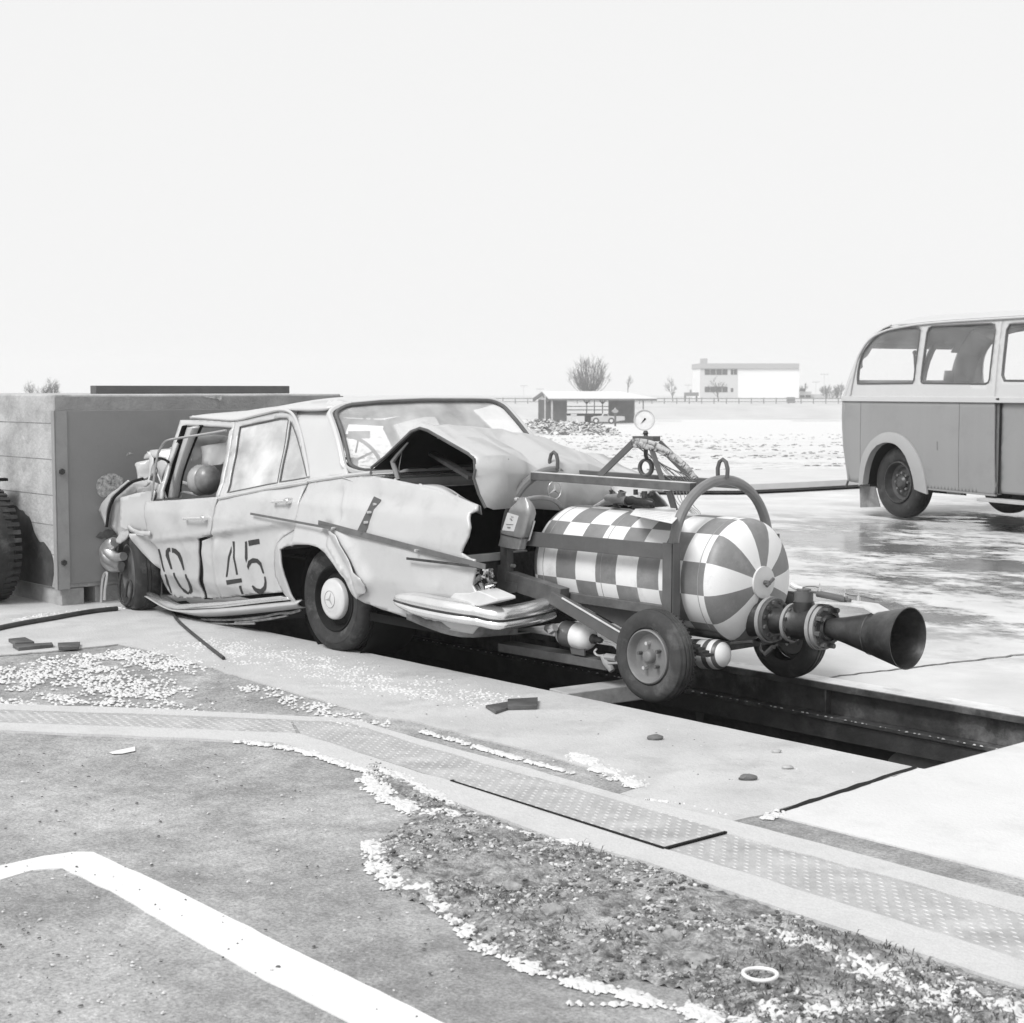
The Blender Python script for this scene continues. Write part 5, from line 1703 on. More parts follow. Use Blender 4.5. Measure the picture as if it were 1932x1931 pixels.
mb.tube([onT(q, TX) for q in L(Z3, (1435, 318), (1436, 336), (1437, 350), (1438, 372))], [.010, .016, .011, .018], 12)
mb.build('gauge_stem', M_dark, gg)
mb = MB()
a = onT(Z3(1365, 376), TX); b_ = onT(Z3(1518, 378), TX)
mb.bar(a, b_, .06, .028); mb.build('gauge_bracket', M_frame, tr, smooth=False, bevel=.002)
def abar(zf, a, b_, ta_, tb_, wd, th, name='gauge_leg'):
    mb = MB(); mb.bar(onT(zf(*a), ta_), onT(zf(*b_), tb_), wd, th, up=(0, 0, 1)); return mb.build(name, M_frame, tr, smooth=False, bevel=.002)
abar(Z3, (1350, 400), (1090, 655), .70, .62, .02, .034)
abar(Z3, (1475, 440), (1562, 690), .72, .62, .028, .012)
abar(Z3, (1530, 410), (1820, 700), .86, .97, .02, .045)
mb = MB()
mb.tube([onT(q, TX) for q in L(Z3, (1438, 395), (1438, 460), (1436, 500), (1445, 530))], [.012, .013, .011, .010], 10)
mb.build('siphon_pipe', M_dark, tr)
mb = MB()
rc = onT(Z3(1432, 592), TX)
for dx, r in ((.0, .036), (.02, .038)):
    c = rc + np.array([-.3, .95, 0]) * dx
    mb.tube([c + (np.array([.9, .42, 0]) * math.cos(a) * .95 + np.array([0, 0, 1.0]) * math.sin(a) * 1.15) * r for a in np.linspace(0, 2 * math.pi, 33)[:-1]], .0085, 8, closed=True)
mb.build('siphon_loop', M_frame, tr)
# bundle of cable lashed over the bracket
rs = random.Random(11)
mb = MB()
for k in range(6):
    y0 = k * 10.0
    pts = [(1338 + rs.uniform(-4, 6), 392 + y0 * .55), (1400, 388 + y0 + rs.uniform(-6, 6)), (1500, 405 + y0 * .9 + rs.uniform(-5, 5)), (1600, 465 + y0 * .7 + rs.uniform(-5, 5)), (1690, 535 + y0 * .45), (1760 + rs.uniform(-8, 8), 600 + y0 * .3), (1800 + rs.uniform(-8, 8), 665 + y0 * .2)]
    mb.tube([onT(q, .70 + rs.uniform(-.01, .03)) for q in smooth_line(L(Z3, *pts), 3)], .0115, 10)
mb.build('cable_bundle', mat('cable_grey', .36, .5, .06, 3), tr)
mb = MB()
for k in range(9):
    x0 = 1350 + k * 8
    pts = [(1360 + k * 3, 430 + k * 2), (1440 + k * 10, 480 + k * 7 + rs.uniform(-8, 8)), (1520 + k * 14 + rs.uniform(-10, 10), 560 + k * 6), (1570 + k * 22 + rs.uniform(-10, 10), 640 + rs.uniform(-10, 10)), (1640 + k * 18, 690)]
    mb.tube([onT(q, .80 + rs.uniform(-.02, .05)) for q in smooth_line(L(Z3, *pts), 3)], .0022, 5)
for k in range(6):
    pts = [(1640 + k * 25, 770), (1660 + k * 24 + rs.uniform(-10, 10), 830), (1690 + k * 20, 870 + rs.uniform(-10, 20)), (1770 + k * 12 + rs.uniform(-10, 10), 920), (1800 + k * 9, 960 - k * 4)]
    mb.tube([onT(q, .95) for q in smooth_line(L(Z3, *pts), 3)], .0022, 5)
mb.build('loose_wires', mat('wire_pale', .36, .6, .3, 30), tr)
beam_px(Z3, (1610, 770), (1655, 915), .90, .02, .035, 'stay')
# bronze valve train on top of the tank
M_brz = mat('bronze', .26, .45, .35, 12, metal=.4, dirt=.1, damt=.5)
def vt(pts, r, n=14): 
    m_ = MB(); m_.tube([onT(q, TX) for q in L(ZF, *pts)], r, n); return m_
o = vt([(395, 1040), (430, 1045), (470, 1050), (560, 1060), (640, 1075), (760, 1095)], [.016, .023, .024, .031, .026, .027]).build('filler_valve', M_brz, tr)
vt([(655, 1030), (672, 960), (675, 935)], [.026, .021, .026]).build('valve_mouth', M_brz, o)
vt([(672, 936), (674, 930)], [.017, .017]).build('valve_bore', M_black, o)
vt([(485, 1000), (486, 950), (487, 912)], [.008, .008, .013]).build('valve_knob', M_dark, o)
vt([(560, 1100), (565, 1170), (565, 1200)], [.014, .016, .03]).build('valve_foot', M_dark, o)
o = vt([(780, 1095), (840, 1090), (905, 1100), (1000, 1130), (1100, 1140), (1160, 1130), (1215, 1130)], [.026, .028, .022, .028, .030, .026, .012]).build('safety_valve', M_nozz, tr)
vt([(1055, 930), (1055, 1100)], .016).build('riser_pipe', M_dark, o)
vt([(980, 950), (975, 1020)], .011).build('small_valve', M_alu, o)
vt([(905, 900), (905, 990)], .013).build('small_cock', M_dark, o)
vt([(1180, 930), (1180, 1000)], .013).build('small_cock', M_dark, o)
vt([(880, 1190), (1000, 1215), (1180, 1200)], [.02, .028, .024]).build('valve_flange', M_dark, o)
vt([(110, 1255), (250, 1160), (390, 1075)], .008).build('feed_pipe', M_ftop, o)
mb = MB()
mb.tube([onT(q, TX) for q in L(ZF, (780, 1180), (850, 1160), (880, 1230))], .006, 6)
mb.build('split_pin', M_ftop, o)
# instruction card lying on the tank
mb = MB()
cp = [(810, 1335), (905, 1235), (1590, 1190), (1610, 1400), (1525, 1485)]
P3 = [gp(q, .945) for q in L(ZF, *cp)]
mb.prism(P3, (0, 0, .003)); cardo = mb.build('instruction_card', M_white, tr, smooth=False)
mb = MB()
for r_i in range(5):
    y0 = 1255 + r_i * 28
    x0 = 960 + r_i * 12
    while x0 < 1500:
        w_ = rs.uniform(14, 42)
        A = gp(ZF(x0, y0 + (x0 - 960) * .11), .9492); B_ = gp(ZF(x0 + w_, y0 + (x0 + w_ - 960) * .11), .9492)
        mb.bar(A, B_, .004, .0006); x0 += w_ + 14
# (faint, unreadable print on the card)
mb.build('faint_print', mat('faint_ink', .44, .6, .1, 10), cardo, smooth=False)

# canister hanging at the front hoop
cn = root('metal_canister', tuple(onT(ZC(740, 930), .34)), 'dull metal canister with paper label strapped upright to the front of the trailer frame', 'canister')
def cpt(x, y, d): return onT(ZC(x, y), .30) + np.array([0, d, 0])
M_can = mat('dull_tin', .33, .38, .15, 8, metal=.5, dirt=.18, dscale=9, damt=.5)
rows = [((525, 880), (950, 965), 1), ((590, 640), (1020, 740), 1), ((590, 590), (1040, 700), 1.06), ((625, 570), (1060, 660), 1), ((735, 190), (1165, 250), 1), ((760, 130), (1150, 140), .9), ((850, 30), (1110, 30), .6), ((900, -40), (1060, -30), .4), ((905, -75), (1045, -70), .38)]
mb = MB(); G = []
for a, b_, k in rows:
    A = cpt(a[0], a[1], 0); B_ = cpt(b_[0], b_[1], 0)
    d = B_ - A; w_ = np.linalg.norm(d); row = []
    for j in range(24):
        an = 2 * math.pi * j / 24
        cx_, cy_ = math.cos(an), math.sin(an)
        e = .45
        px_ = math.copysign(abs(cx_) ** e, cx_); py_ = math.copysign(abs(cy_) ** e, cy_)
        row.append((A + B_) / 2 + d * .5 * px_ + np.array([0, .04 + .036 * k * py_, 0]))
    row.append(row[0]); G.append(row)
mb.grid(G); mb.add(G[0][:-1], [tuple(range(24))]); mb.add(G[-1][:-1], [tuple(range(24))])
body_ = mb.build('canister_body', M_can, cn, angle=50)
mb = MB(); mb.prism([cpt(x, y, .002) for x, y in ((755, 225), (975, 290), (880, 600), (645, 575))], (0, .003, 0))
lb = mb.build('paper_label', M_cap, cn, smooth=False)
mb = MB()
for (x, y, w_, h_) in ((855, 305, 46, 10), (825, 345, 40, 12), (842, 372, 30, 10), (800, 455, 140, 12), (785, 515, 60, 26)):
    mb.prism([cpt(x - w_ / 2, y - h_ / 2, -.0005), cpt(x + w_ / 2, y - h_ / 2 + 6, -.0005), cpt(x + w_ / 2, y + h_ / 2 + 6, -.0005), cpt(x - w_ / 2, y + h_ / 2, -.0005)], (0, .002, 0))
mb.build('label_print', mat('print_grey', .2, .6, .2, 9), lb, smooth=False)
mb = MB(); mb.tube([np.array(p) * 1.0 for p in [g + (g - np.mean(G[1][:-1], axis=0)) * .05 for g in [np.array(q) for q in G[1][:-1]]]], .0035, 6, closed=True)
mb.build('strap', M_dark, cn)
mb = MB(); mb.tube([onT(q, .36) for q in L(ZC, (1165, 330), (1300, 395), (1190, 770), (1160, 772))], .005, 6)
mb.build('wire_handle', M_ftop, cn)
# hose from the canister to the tank
hs = root('hose', tuple(onT(Z3(640, 830), .5)), 'grey rubber hose curving from the canister neck to the chequered tank', 'hose')
mb = MB(); hp_ = smooth_line([onT(Z3(*p), t) for p, t in (((480, 838), .34), ((530, 835), .38), ((580, 822), .42), ((650, 812), .50), ((730, 825), .58), ((785, 855), .64), ((825, 920), .70))], 3)
mb.tube(hp_, .0135, 10); mb.build('hose_body', mat('hose_grey', .22, .5, .2, 20), hs)
mb = MB(); mb.tube([onT(q, .40) for q in L(Z3, (470, 832), (560, 850))], .016, 10); mb.build('hose_clip', M_alu, hs)
# =================================================================== CRASH BARRIER
bl = root('crash_barrier', (-4.5, .9, 0), 'massive concrete crash block with steel-plated face, the sedan rammed against it', 'concrete barrier')
M_plateb = mat('barrier_steel', .235, .6, .10, 2.2, bump=.15, bscale=30, dirt=.15, dscale=1.1, damt=.35)
mb = MB(); mb.b(-7.5, -3.13, -.36, 2.19, .13, 1.562); mb.build('concrete_block', M_conc, bl, bevel=.012, smooth=False)
mb = MB(); mb.b(-3.13, -3.10, -.375, 2.20, .165, 1.445); mb.build('face_plate', M_plateb, bl, smooth=False, bevel=.004)
mb = MB(); mb.b(-3.13, -3.105, -.37, 2.195, 1.446, 1.545); mb.build('face_band', mat('barrier_band', .27, .8, .2, 5, dirt=.5, dscale=9, damt=.3, bump=.4), bl, smooth=False)
mb = MB(); mb.b(-3.10, -3.092, -.378, -.285, .13, 1.445); mb.b(-3.14, -3.092, -.386, -.3755, .13, 1.445)
mb.build('corner_angle', mat('corner_steel', .28, .6, .12, 4, dirt=.15), bl, smooth=False)
for z in (1.0, .33):
    mb = MB(); mb.cyl((-3.095, -.335, z), (-3.07, -.335, z), .022, 6); mb.build('plate_bolt', M_dark, bl, smooth=False)
mb = MB()
mb.b(-7.0, -3.125, -.34, -.16, .0, .129); mb.b(-7.0, -3.14, -.06, .50, .0, .129); mb.b(-7.0, -3.14, .6, 2.1, 0, .129)
mb.build('foot_block', mat('foot_concrete', .34, .9, .25, 8, bump=.5), bl, smooth=False, bevel=.006)
# board joints cast into the side
mb = MB()
for z in (1.35, 1.085, .82, .60, .38):
    mb.b(-7.4, -3.16, -.3605, -.356, z - .004, z + .004)
mb.build('board_joints', mat('joint_grey', .2, .9, .3, 9), bl, smooth=False)
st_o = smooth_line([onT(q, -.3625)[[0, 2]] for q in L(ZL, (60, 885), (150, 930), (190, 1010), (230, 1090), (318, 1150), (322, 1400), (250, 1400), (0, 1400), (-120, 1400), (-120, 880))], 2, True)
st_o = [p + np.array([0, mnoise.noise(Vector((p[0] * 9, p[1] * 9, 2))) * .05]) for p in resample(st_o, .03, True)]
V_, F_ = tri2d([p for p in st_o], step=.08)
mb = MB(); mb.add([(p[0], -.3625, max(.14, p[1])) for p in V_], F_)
mb.build('damp_shadow_patch', mat('damp_shadow_black', .05, .8, .8, 5, dirt=.20, dscale=3, damt=.8), bl, smooth=False)  # lower side darkened: wet concrete and wheel shadow painted in one sheet
def patch(plane, pts, off, name, m, parent, jag=.01, st=.02):
    P3 = [onS(q, plane) for q in smooth_line(pts, 2, True)]
    o = resample([(p[1], p[2]) for p in P3], st, True)
    o = [p + np.array([mnoise.noise(Vector((p[0] * 40, p[1] * 40, 1))), mnoise.noise(Vector((p[0] * 40, p[1] * 40, 6)))]) * jag for p in o]
    V_, F_ = tri2d(o, step=st * 1.5)
    mb = MB(); mb.add([(plane + off, p[0], p[1]) for p in V_], F_)
    return mb.build(name, m, parent, smooth=False)
M_scuff = mat('scuffed_plaster', .40, .95, .75, 35, bump=.6, bscale=60)
patch(-3.1, L(ZL, (570, 760), (610, 715), (660, 700), (715, 715), (745, 750), (700, 790), (650, 830), (610, 850), (575, 820)), .003, 'impact_scuff', M_scuff, bl, .010)
patch(-3.1, L(ZL, (745, 598), (760, 575), (800, 580), (780, 588)), .003, 'impact_scuff', M_scuff, bl, .01)
patch(-3.1, L(ZL, (545, 1090), (620, 1040), (690, 1030), (700, 1060), (640, 1090)), .003, 'impact_scuff', mat('dark_scuff', .10, .9, .5, 20), bl, .02)
patch(-3.1, L(Z1, (905, 182), (930, 175), (960, 190), (1010, 172), (1060, 178), (1035, 225), (1020, 200), (940, 195)), .006, 'impact_scuff', M_scuff, bl, .01)
mb = MB(); mb.b(-4.06, -3.96, .39, 2.23, 1.564, 1.63)
tag(mb.build('steel_joist', M_frame, loc=(-4.0, 1.3, 1.564), smooth=False, bevel=.004), 'dark steel joist lying along the top of the crash block', 'steel joist')

# =================================================================== TRUCK WHEEL AT THE LEFT EDGE
wl = gp(ZZ(-64, 1138))
tw = root('truck_wheel', (wl[0], wl[1], 0), 'big treaded truck wheel under a black mudguard at the left edge beside the crash block', 'wheel')
c = (wl[0], wl[1], .43); mb = MB()
pr = [(.05, .23), (.02, .25), (.0, .30), (-.005, .35), (.01, .39), (.04, .415), (.06, .42), (.10, .422), (.20, .422), (.24, .415), (.26, .39), (.27, .34), (.25, .25), (.22, .23)]
mb.lathe(pr, c, (.12, 1, 0), 64); mb.build('tyre', M_rub, tw)
mb = MB()
for k in range(44):
    a = 2 * math.pi * k / 44
    d = np.array([math.cos(a), 0, math.sin(a)])
    for yy, sk in ((.05, .2), (.20, -.2)):
        mb.box(np.array(c) + d * .414 + np.array([.12 * yy, yy, 0]), (.026, .10, .032), (d, (0, 1, 0), np.cross(d, (0, 1, 0))))
mb.build('tread_blocks', M_rub, tw, smooth=False, fix=False)
mb = MB(); mb.lathe([(.06, .23), (.03, .22), (.07, .20), (.10, .12), (.06, .09), (.03, .0)], c, (.12, 1, 0), 40); mb.build('rim', M_rim, tw)
mb = MB()
G = [[(c[0] + .50 * math.cos(a), c[1] + y, .43 + .50 * math.sin(a)) for y in (-.05, .33)] for a in np.linspace(R(84), R(180), 14)]
mb.grid(G); mb.build('mudguard', M_black, tw, solid=.02)

# =================================================================== COACH
W0 = gp(ZZ(1699, 979)); BD = np.array([-.9611, .2763, 0]); BN = np.array([.2763, .9611, 0])
def BP(a, b_, z): return W0 + BD * a + BN * b_ + np.array([0, 0, z])
br = root('old_coach', tuple(W0), 'old two-tone coach with pale top and grey lower body, parked at the right edge', 'coach')
M_bus = mat('bus_grey', .245, .55, .06, 1.5, streak=True, bump=.05, dirt=.17, dscale=3, damt=.25)
M_bust = mat('bus_white', .50, .5, .03, 2, dirt=.4, dscale=3, damt=.2)
PR = [(.42, 1.09), (.6, 1.13), (.87, 1.185), (1.1, 1.21), (1.26, 1.22), (1.45, 1.215), (1.6, 1.19), (1.83, 1.13), (2.03, 1.04), (2.2, .90), (2.30, .78), (2.36, .66), (2.40, .50), (2.42, .3)]
def amax(z): return float(np.interp(z, [p[0] for p in PR], [p[1] for p in PR]))
def bside(a, z):
    b_ = -.08 + .10 * max(0, z - 1.5) ** 1.4 + .03 * max(0, .9 - z)
    cr_ = .16 + .10 * max(0, min(1, (z - 1.5) / .4))
    rr = amax(z) - cr_
    if a > rr: b_ += cr_ * (1 - math.sqrt(max(0, 1 - min(1, (a - rr) / cr_) ** 2)))
    if z > 2.25 and a > .0: b_ += .12 * ((z - 2.25) / .16) ** 2 * min(1, a / .5)
    return b_
def bpanel(outline, holes, name, m, far=False, off=0.0, step=.06, thick=.03, parent=br):
    V_, F_ = tri2d(outline, holes, step)
    mb = MB()
    for p in V_: pass
    mb.add([BP(p[0], (1.94 - bside(p[0], p[1]) - off) if far else (bside(p[0], p[1]) + off), p[1]) for p in V_], F_)
    fs = []
    for f in mb.f:
        a, b_, c = (np.array(mb.v[i]) for i in f); n = np.cross(b_ - a, c - a)
        good = (n @ BN < 0) != far
        fs.append(f if good else f[::-1])
    mb.f = fs
    return mb.build(name, m, parent, fix=False, solid=thick, offset=-1, angle=50)
archi = [(.615, .40), (.59, .52), (.554, .639), (.50, .74), (.44, .82), (.33, .90), (.20, .94), (.10, .945), (-.02, .93), (-.12, .88), (-.22, .79), (-.30, .66), (-.36, .52), (-.385, .39)]
arche = [(.74, .37), (.725, .50), (.703, .633), (.66, .76), (.587, .859), (.50, .94), (.403, 1.0), (.27, 1.055), (.142, 1.073), (.01, 1.065), (-.115, 1.035), (-.24, .97), (-.345, .88), (-.43, .78), (-.499, .66), (-.55, .52), (-.581, .34)]
lowo = [(amax(z), z) for z in (.42, .6, .87, 1.1, 1.26, 1.40, 1.455)] + [(-1.70, 1.455), (-1.72, .40)] + [(-.58, .415), (-.385, .41)] + archi[::-1] 
bpanel(lowo, [], 'lower_body', M_bus)
w1 = [(.80, 1.672), (.815, 1.75), (.815, 1.83), (.80, 1.93), (.768, 2.03), (.71, 2.11), (.622, 2.19), (.54, 2.25), (.439, 2.295), (.30, 2.325), (.127, 2.342), (-.08, 2.352), (-.22, 2.355), (-.27, 2.345), (-.31, 2.31), (-.31, 2.2), (-.29, 1.72), (-.27, 1.676)]
w2 = [(-.46, 1.677), (-.425, 1.69), (-.42, 1.74), (-.445, 2.28), (-.47, 2.335), (-.52, 2.352), (-1.52, 2.35), (-1.585, 2.335), (-1.61, 2.27), (-1.60, 1.72), (-1.585, 1.68), (-1.54, 1.665)]
upo = [(amax(z), z) for z in (1.457, 1.6, 1.75, 1.9, 2.05, 2.2, 2.28, 2.33, 2.36, 2.385, 2.40)] + [(.2, 2.405), (-1.70, 2.405), (-1.70, 1.457)]
bpanel(upo, [w1, w2], 'upper_body', M_bust)
fr_lo = [(-1.78, .42), (-3.6, .42), (-3.6, 1.455), (-1.78, 1.455)]
fr_up = [(-1.70, 1.457), (-3.6, 1.457), (-3.6, 2.405), (-1.70, 2.405)]
w3 = [(-1.84, 1.70), (-1.80, 1.76), (-1.80, 2.27), (-1.84, 2.33), (-2.9, 2.33), (-2.95, 2.27), (-2.95, 1.75), (-2.9, 1.69)]
dro = bpanel(fr_lo, [], 'door', M_bus, off=.03)
bpanel(fr_up, [w3], 'front_upper_body', M_bust, off=.0)
bpanel([(-1.72, .40), (-1.785, .40), (-1.785, 1.455), (-1.72, 1.455)], [], 'door_jamb', mat('jamb_grey', .13, .6, .15, 9), off=.02)
mb = MB(); mb.tube([BP(-1.79, -.07, .42), BP(-1.79, -.07, 1.45)], .012, 6); mb.build('door_seal', M_black, br)
mb = MB(); mb.tube([BP(-1.745, -.09, 1.49), BP(-1.80, -.10, 1.49)], .014, 8); mb.build('door_hinge', M_dark, br)
fro = [(amax(z), z) for z in (.42, .6, .87, 1.1, 1.26, 1.40, 1.455)] + [(-3.6, 1.455), (-3.6, .42)]
bpanel(fro, [], 'far_lower_body', M_bus, far=True, step=.15)
upf = [(amax(z), z) for z in (1.457, 1.6, 1.75, 1.9, 2.05, 2.2, 2.28, 2.33, 2.36, 2.385, 2.40)] + [(-.4, 2.405), (-3.6, 2.405), (-3.6, 1.457)]
w3f = [(-1.84, 1.70), (-1.84, 2.33), (-2.9, 2.33), (-2.95, 1.69)]
bpanel(upf, [w1, w2, w3f], 'far_upper_body', M_bust, far=True, step=.12)
# back wall with a wide window
mb = MB()
zs = [.42, .6, .87, 1.1, 1.26, 1.455, 1.6, 1.72, 1.85, 1.97, 2.09, 2.19, 2.25, 2.31, 2.36, 2.40]
bs_ = [-.08, .04, .10, .20, .40, .60, .80, 1.0, 1.22, 1.32, 1.42, 1.52, 1.62, 1.74, 1.84, 1.90, 2.02]
G = []
def BKP(b_, z):
    t = bside(0, z); b0, b1 = t, 1.94 - t
    k = (b_ + .08) / 2.10; bb = b0 + (b1 - b0) * k
    e = min(k, 1 - k) * 2.1
    a = amax(z) - (.16 if e < .001 else (.10 * max(0, 1 - e / .16) ** 2)) * (1 if e < .001 else 1)
    a = amax(z) - (.155 + .10 * max(0, min(1, (z - 1.5) / .4))) * max(0, 1 - e / .22) ** 2
    return BP(a - .005, bb, z)
lo_ = MB(); hi_ = MB()
def addq(M_, i, j):
    M_.add([BKP(bs_[j], zs[i]), BKP(bs_[j + 1], zs[i]), BKP(bs_[j + 1], zs[i + 1]), BKP(bs_[j], zs[i + 1])], [(0, 1, 2, 3)])
for i in range(len(zs) - 1):
    for j in range(len(bs_) - 1):
        zc = (zs[i] + zs[i + 1]) / 2; bc = (bs_[j] + bs_[j + 1]) / 2
        if 1.72 < zc < 2.19 and (.10 < bc < 1.22 or 1.32 < bc < 1.62): continue
        if 1.85 < zc < 2.09 and 1.62 < bc < 1.74: continue
        addq(lo_ if zc < 1.455 else hi_, i, j)
lo_.build('back_panel', M_bus, br, solid=.02, offset=0); hi_.build('back_window_wall', M_bust, br, solid=.02, offset=0)
# roof
G = []
for a in list(np.linspace(-3.6, -.4, 8)) + [-.2, 0, .15, .3, .42, .52, .60, .68, .76, .84, .90, .95]:
    zt = float(np.interp(a, [.2, .42, .58, .68, .78, .86, .95], [2.405, 2.40, 2.375, 2.345, 2.295, 2.23, 2.14]))
    row = []
    for k in range(17):
        u = -1 + k / 8.0
        t = bside(min(a, amax(zt) - .02), zt); b0 = t - .012; b1 = 1.94 - b0
        row.append(BP(a + .06 * max(0, (a - .5) / .4) * (1 - abs(u) ** 3), (b0 + b1) / 2 + (b1 - b0) / 2 * u, zt + .13 * (1 - max(0, (a - .35) / .60)) * (1 - abs(u) ** 2.4)))
    G.append(row)
for zt, hh in ((2.2, .10), (2.03, .05)):
    pass
mb = MB(); mb.grid(G); mb.build('roof', M_bust, br, solid=.02, offset=-1)
# front end (outside the picture)
def front(z0, z1, holes, name, m):
    V_, F_ = tri2d([(-.08, z0), (2.02, z0), (2.02, z1), (-.08, z1)], holes, .12)
    mb = MB()
    def q(b_, z):
        k = (b_ + .08) / 2.10; t = bside(-3.6, z); e = 2 * k - 1
        return BP(-3.6 - .28 * (1 - abs(e) ** 2.2) + .10 * max(0, z - 1.5), t + (1.94 - 2 * t) * k, z)
    mb.add([q(v[0], v[1]) for v in V_], F_)
    return mb.build(name, m, br, fix=False, solid=.02, offset=0)
front(.42, 1.455, [], 'front_panel', M_bus)
front(1.457, 2.41, [[(.12, 1.65), (.92, 1.65), (.92, 2.25), (.12, 2.25)], [(1.02, 1.65), (1.82, 1.65), (1.82, 2.25), (1.02, 2.25)]], 'windscreen_frame', M_bust)
# gutter, waist moulding, seals
mb = MB()
gl = [(-3.6, 2.402), (-1.7, 2.402), (-.44, 2.398), (.07, 2.365), (.30, 2.345), (.45, 2.31), (.60, 2.25), (.70, 2.18), (.78, 2.09), (.84, 1.98), (.88, 1.80), (.93, 1.53)]
mb.tube([BP(a, bside(a, z) - .016, z) for a, z in smooth_line(gl, 2)], .014, 8); mb.build('gutter', M_bust, br)
mb = MB(); mb.tube([BP(a, bside(a, z + .02) - .010, z + .014) for a, z in smooth_line(gl, 2)], .006, 5); mb.build('gutter_shadow_gap', mat('gap_grey', .2), br)
mb = MB()
mb.grid([[BP(a, bside(min(a, 1.2), 1.48) + .002, 1.445), BP(a, bside(min(a, 1.2), 1.48) - .022, 1.452), BP(a, bside(min(a, 1.2), 1.48) - .022, 1.508), BP(a, bside(min(a, 1.2), 1.48) + .002, 1.515)] for a in np.linspace(-3.6, 1.17, 50)])
mb.build('waist_moulding', M_bust, br)
sl = MB()
for w_ in (w1, w2, w3):
    sl.tube([BP(p[0], bside(p[0], p[1]) - .002, p[1]) for p in resample(w_, .06, True)], .011, 6, closed=True)
sl.build('window_seals', mat('seal_rubber', .1), br)
M_gb = glass('coach_glass', .10, .97)
for w_ in (w1, w2, w3):
    bpanel(w_, [], 'window_glass', M_gb, off=.012, thick=0, step=.06)
mb = MB(); mb.tube([BP(-.745, bside(-.745, .98) - .004, .98), BP(-.75, bside(-.75, .88) - .004, .88)], .006, 5); mb.build('scratch', mat('gap_grey', .2), br)
for a_ in (-1.12, .72):
    mb = MB(); mb.tube([BP(a_, bside(a_, z) - .001, z) for z in np.linspace(.45, 1.44, 9)], .003, 4); mb.build('panel_seam', mat('seam_dark', .12), br)
# arch flare
mb = MB(); n_ = 30
oi = resample([np.array(p) for p in archi], .01); oe = resample([np.array(p) for p in arche], .01)
G = []
for i in range(n_ + 1):
    p = at_frac(oi, i / n_); q = at_frac(oe, i / n_)
    b0 = bside(*p)
    G.append([BP(p[0], b0 + .04, p[1]), BP(p[0], b0 - .050, p[1]), BP((p[0] + q[0]) / 2, b0 - .045, (p[1] + q[1]) / 2), BP(q[0], b0 - .02, q[1]), BP(q[0], b0 + .005, q[1])])
mb.grid(G); mb.build('wheel_arch', mat('arch_grey', .31, .5, .05, 3), br)
mb = MB()
G = [[BP(.12 + .56 * math.cos(a), b_, .42 + .53 * math.sin(a)) for b_ in (-.04, .6)] for a in np.linspace(-.05, math.pi + .05, 16)]
mb.grid(G); mb.add([BP(-.5, .6, .3), BP(.7, .6, .3), BP(.7, .6, 1.0), BP(-.5, .6, 1.0)], [(0, 1, 2, 3)])
mb.build('arch_lining', M_black, br)
# floor, seats, sill
mb = MB()
G = [[BP(a, b_, z) for a in (-3.6, -1.72, -.45)] for b_, z in ((-.02, .44), (1.9, .44))]; mb.grid(G)
G = [[BP(a, b_, z) for a in (-3.6, 1.05)] for b_, z in ((.0, .95), (1.9, .95))]; mb.grid(G)
mb.build('floor', M_black, br, solid=.03)
mb = MB(); mb.bar(BP(-.6, -.07, .405), BP(-1.75, -.07, .395), .03, .02); mb.bar(BP(-.75, .1, .37), BP(-1.0, .1, .37), .05, .04); mb.build('sill_strip', M_bus, br, smooth=False)
mb = MB(); mb.bar(BP(-1.60, -.12, .345), BP(-3.2, -.12, .345), .20, .035); mb.build('boarding_step', mat('step_pale', .38, .6, .1, 8), br, smooth=False, bevel=.005)
mb = MB()
mb.bar(BP(.2, .3, .5), BP(-3.4, .3, .5), .1, .14); mb.bar(BP(.2, 1.6, .5), BP(-3.4, 1.6, .5), .1, .14)
mb.build('chassis_rail', M_black, br, smooth=False)
for k, a in enumerate((-.6, -1.5, -2.4)):
    mb = MB()
    mb.bar(BP(a, 1.0, 1.25), BP(a, 1.85, 1.25), .12, .7); mb.build('passenger_seat', mat('seat_grey', .18, .8, .2, 7), br, bevel=.04)
mb = MB(); mb.tube([BP(.35, .5, 1.62), BP(.95, .95, 2.08)], .018, 6); mb.tube([BP(-1.25, 1.2, 1.7), BP(-1.25, 1.2, 1.98)], .02, 6); mb.tube([BP(.95, .95, 2.08), BP(.98, 1.02, 2.08)], .03, 8)
mb.build('grab_pole', mat('pole_grey', .3, .5, .1, 5), br)
# wheels
def bus_wheel(a, b_, sgn=1, dual=True):
    c = BP(a, b_, .45); ax = BN * sgn
    pr = [(.03, .26), (.008, .29), (-.004, .34), (.0, .385), (.016, .42), (.035, .435), (.06, .445), (.09, .447), (.092, .438), (.10, .438), (.102, .447), (.125, .447), (.128, .438), (.136, .438), (.138, .447), (.18, .445), (.21, .43), (.225, .40), (.23, .34), (.20, .26)]
    mb = MB(); mb.lathe(pr, c, ax, 64)
    if dual: mb.lathe(pr, c + ax * .15, ax, 64)
    w_ = mb.build('wheel', mat('wet_rubber', .022, .6, .4, 9, dirt=.10, dscale=6, damt=.5, spec=.4), br)
    mb = MB(); mb.lathe([(.028, .262), (.004, .258), (.0, .245), (.03, .236), (.10, .225), (.12, .19), (.105, .15), (.10, .09), (.06, .085), (.035, .06), (.03, .03), (.02, .0)], c, ax, 48)
    rim = mb.build('rim', mat('black_rim', .045, .4, .5, 8, dirt=.16, dscale=6, damt=.5), w_)
    for k in range(8):
        an = 2 * math.pi * k / 8
        p = c + ax * .09 + (BD * math.cos(an) + np.array([0, 0, 1.0]) * math.sin(an)) * .115
        mb = MB(); mb.cyl(p, p - ax * .03, .016, 6); mb.build('wheel_nut', mat('nut_grey', .14, .4, .3, 9), rim, smooth=False)
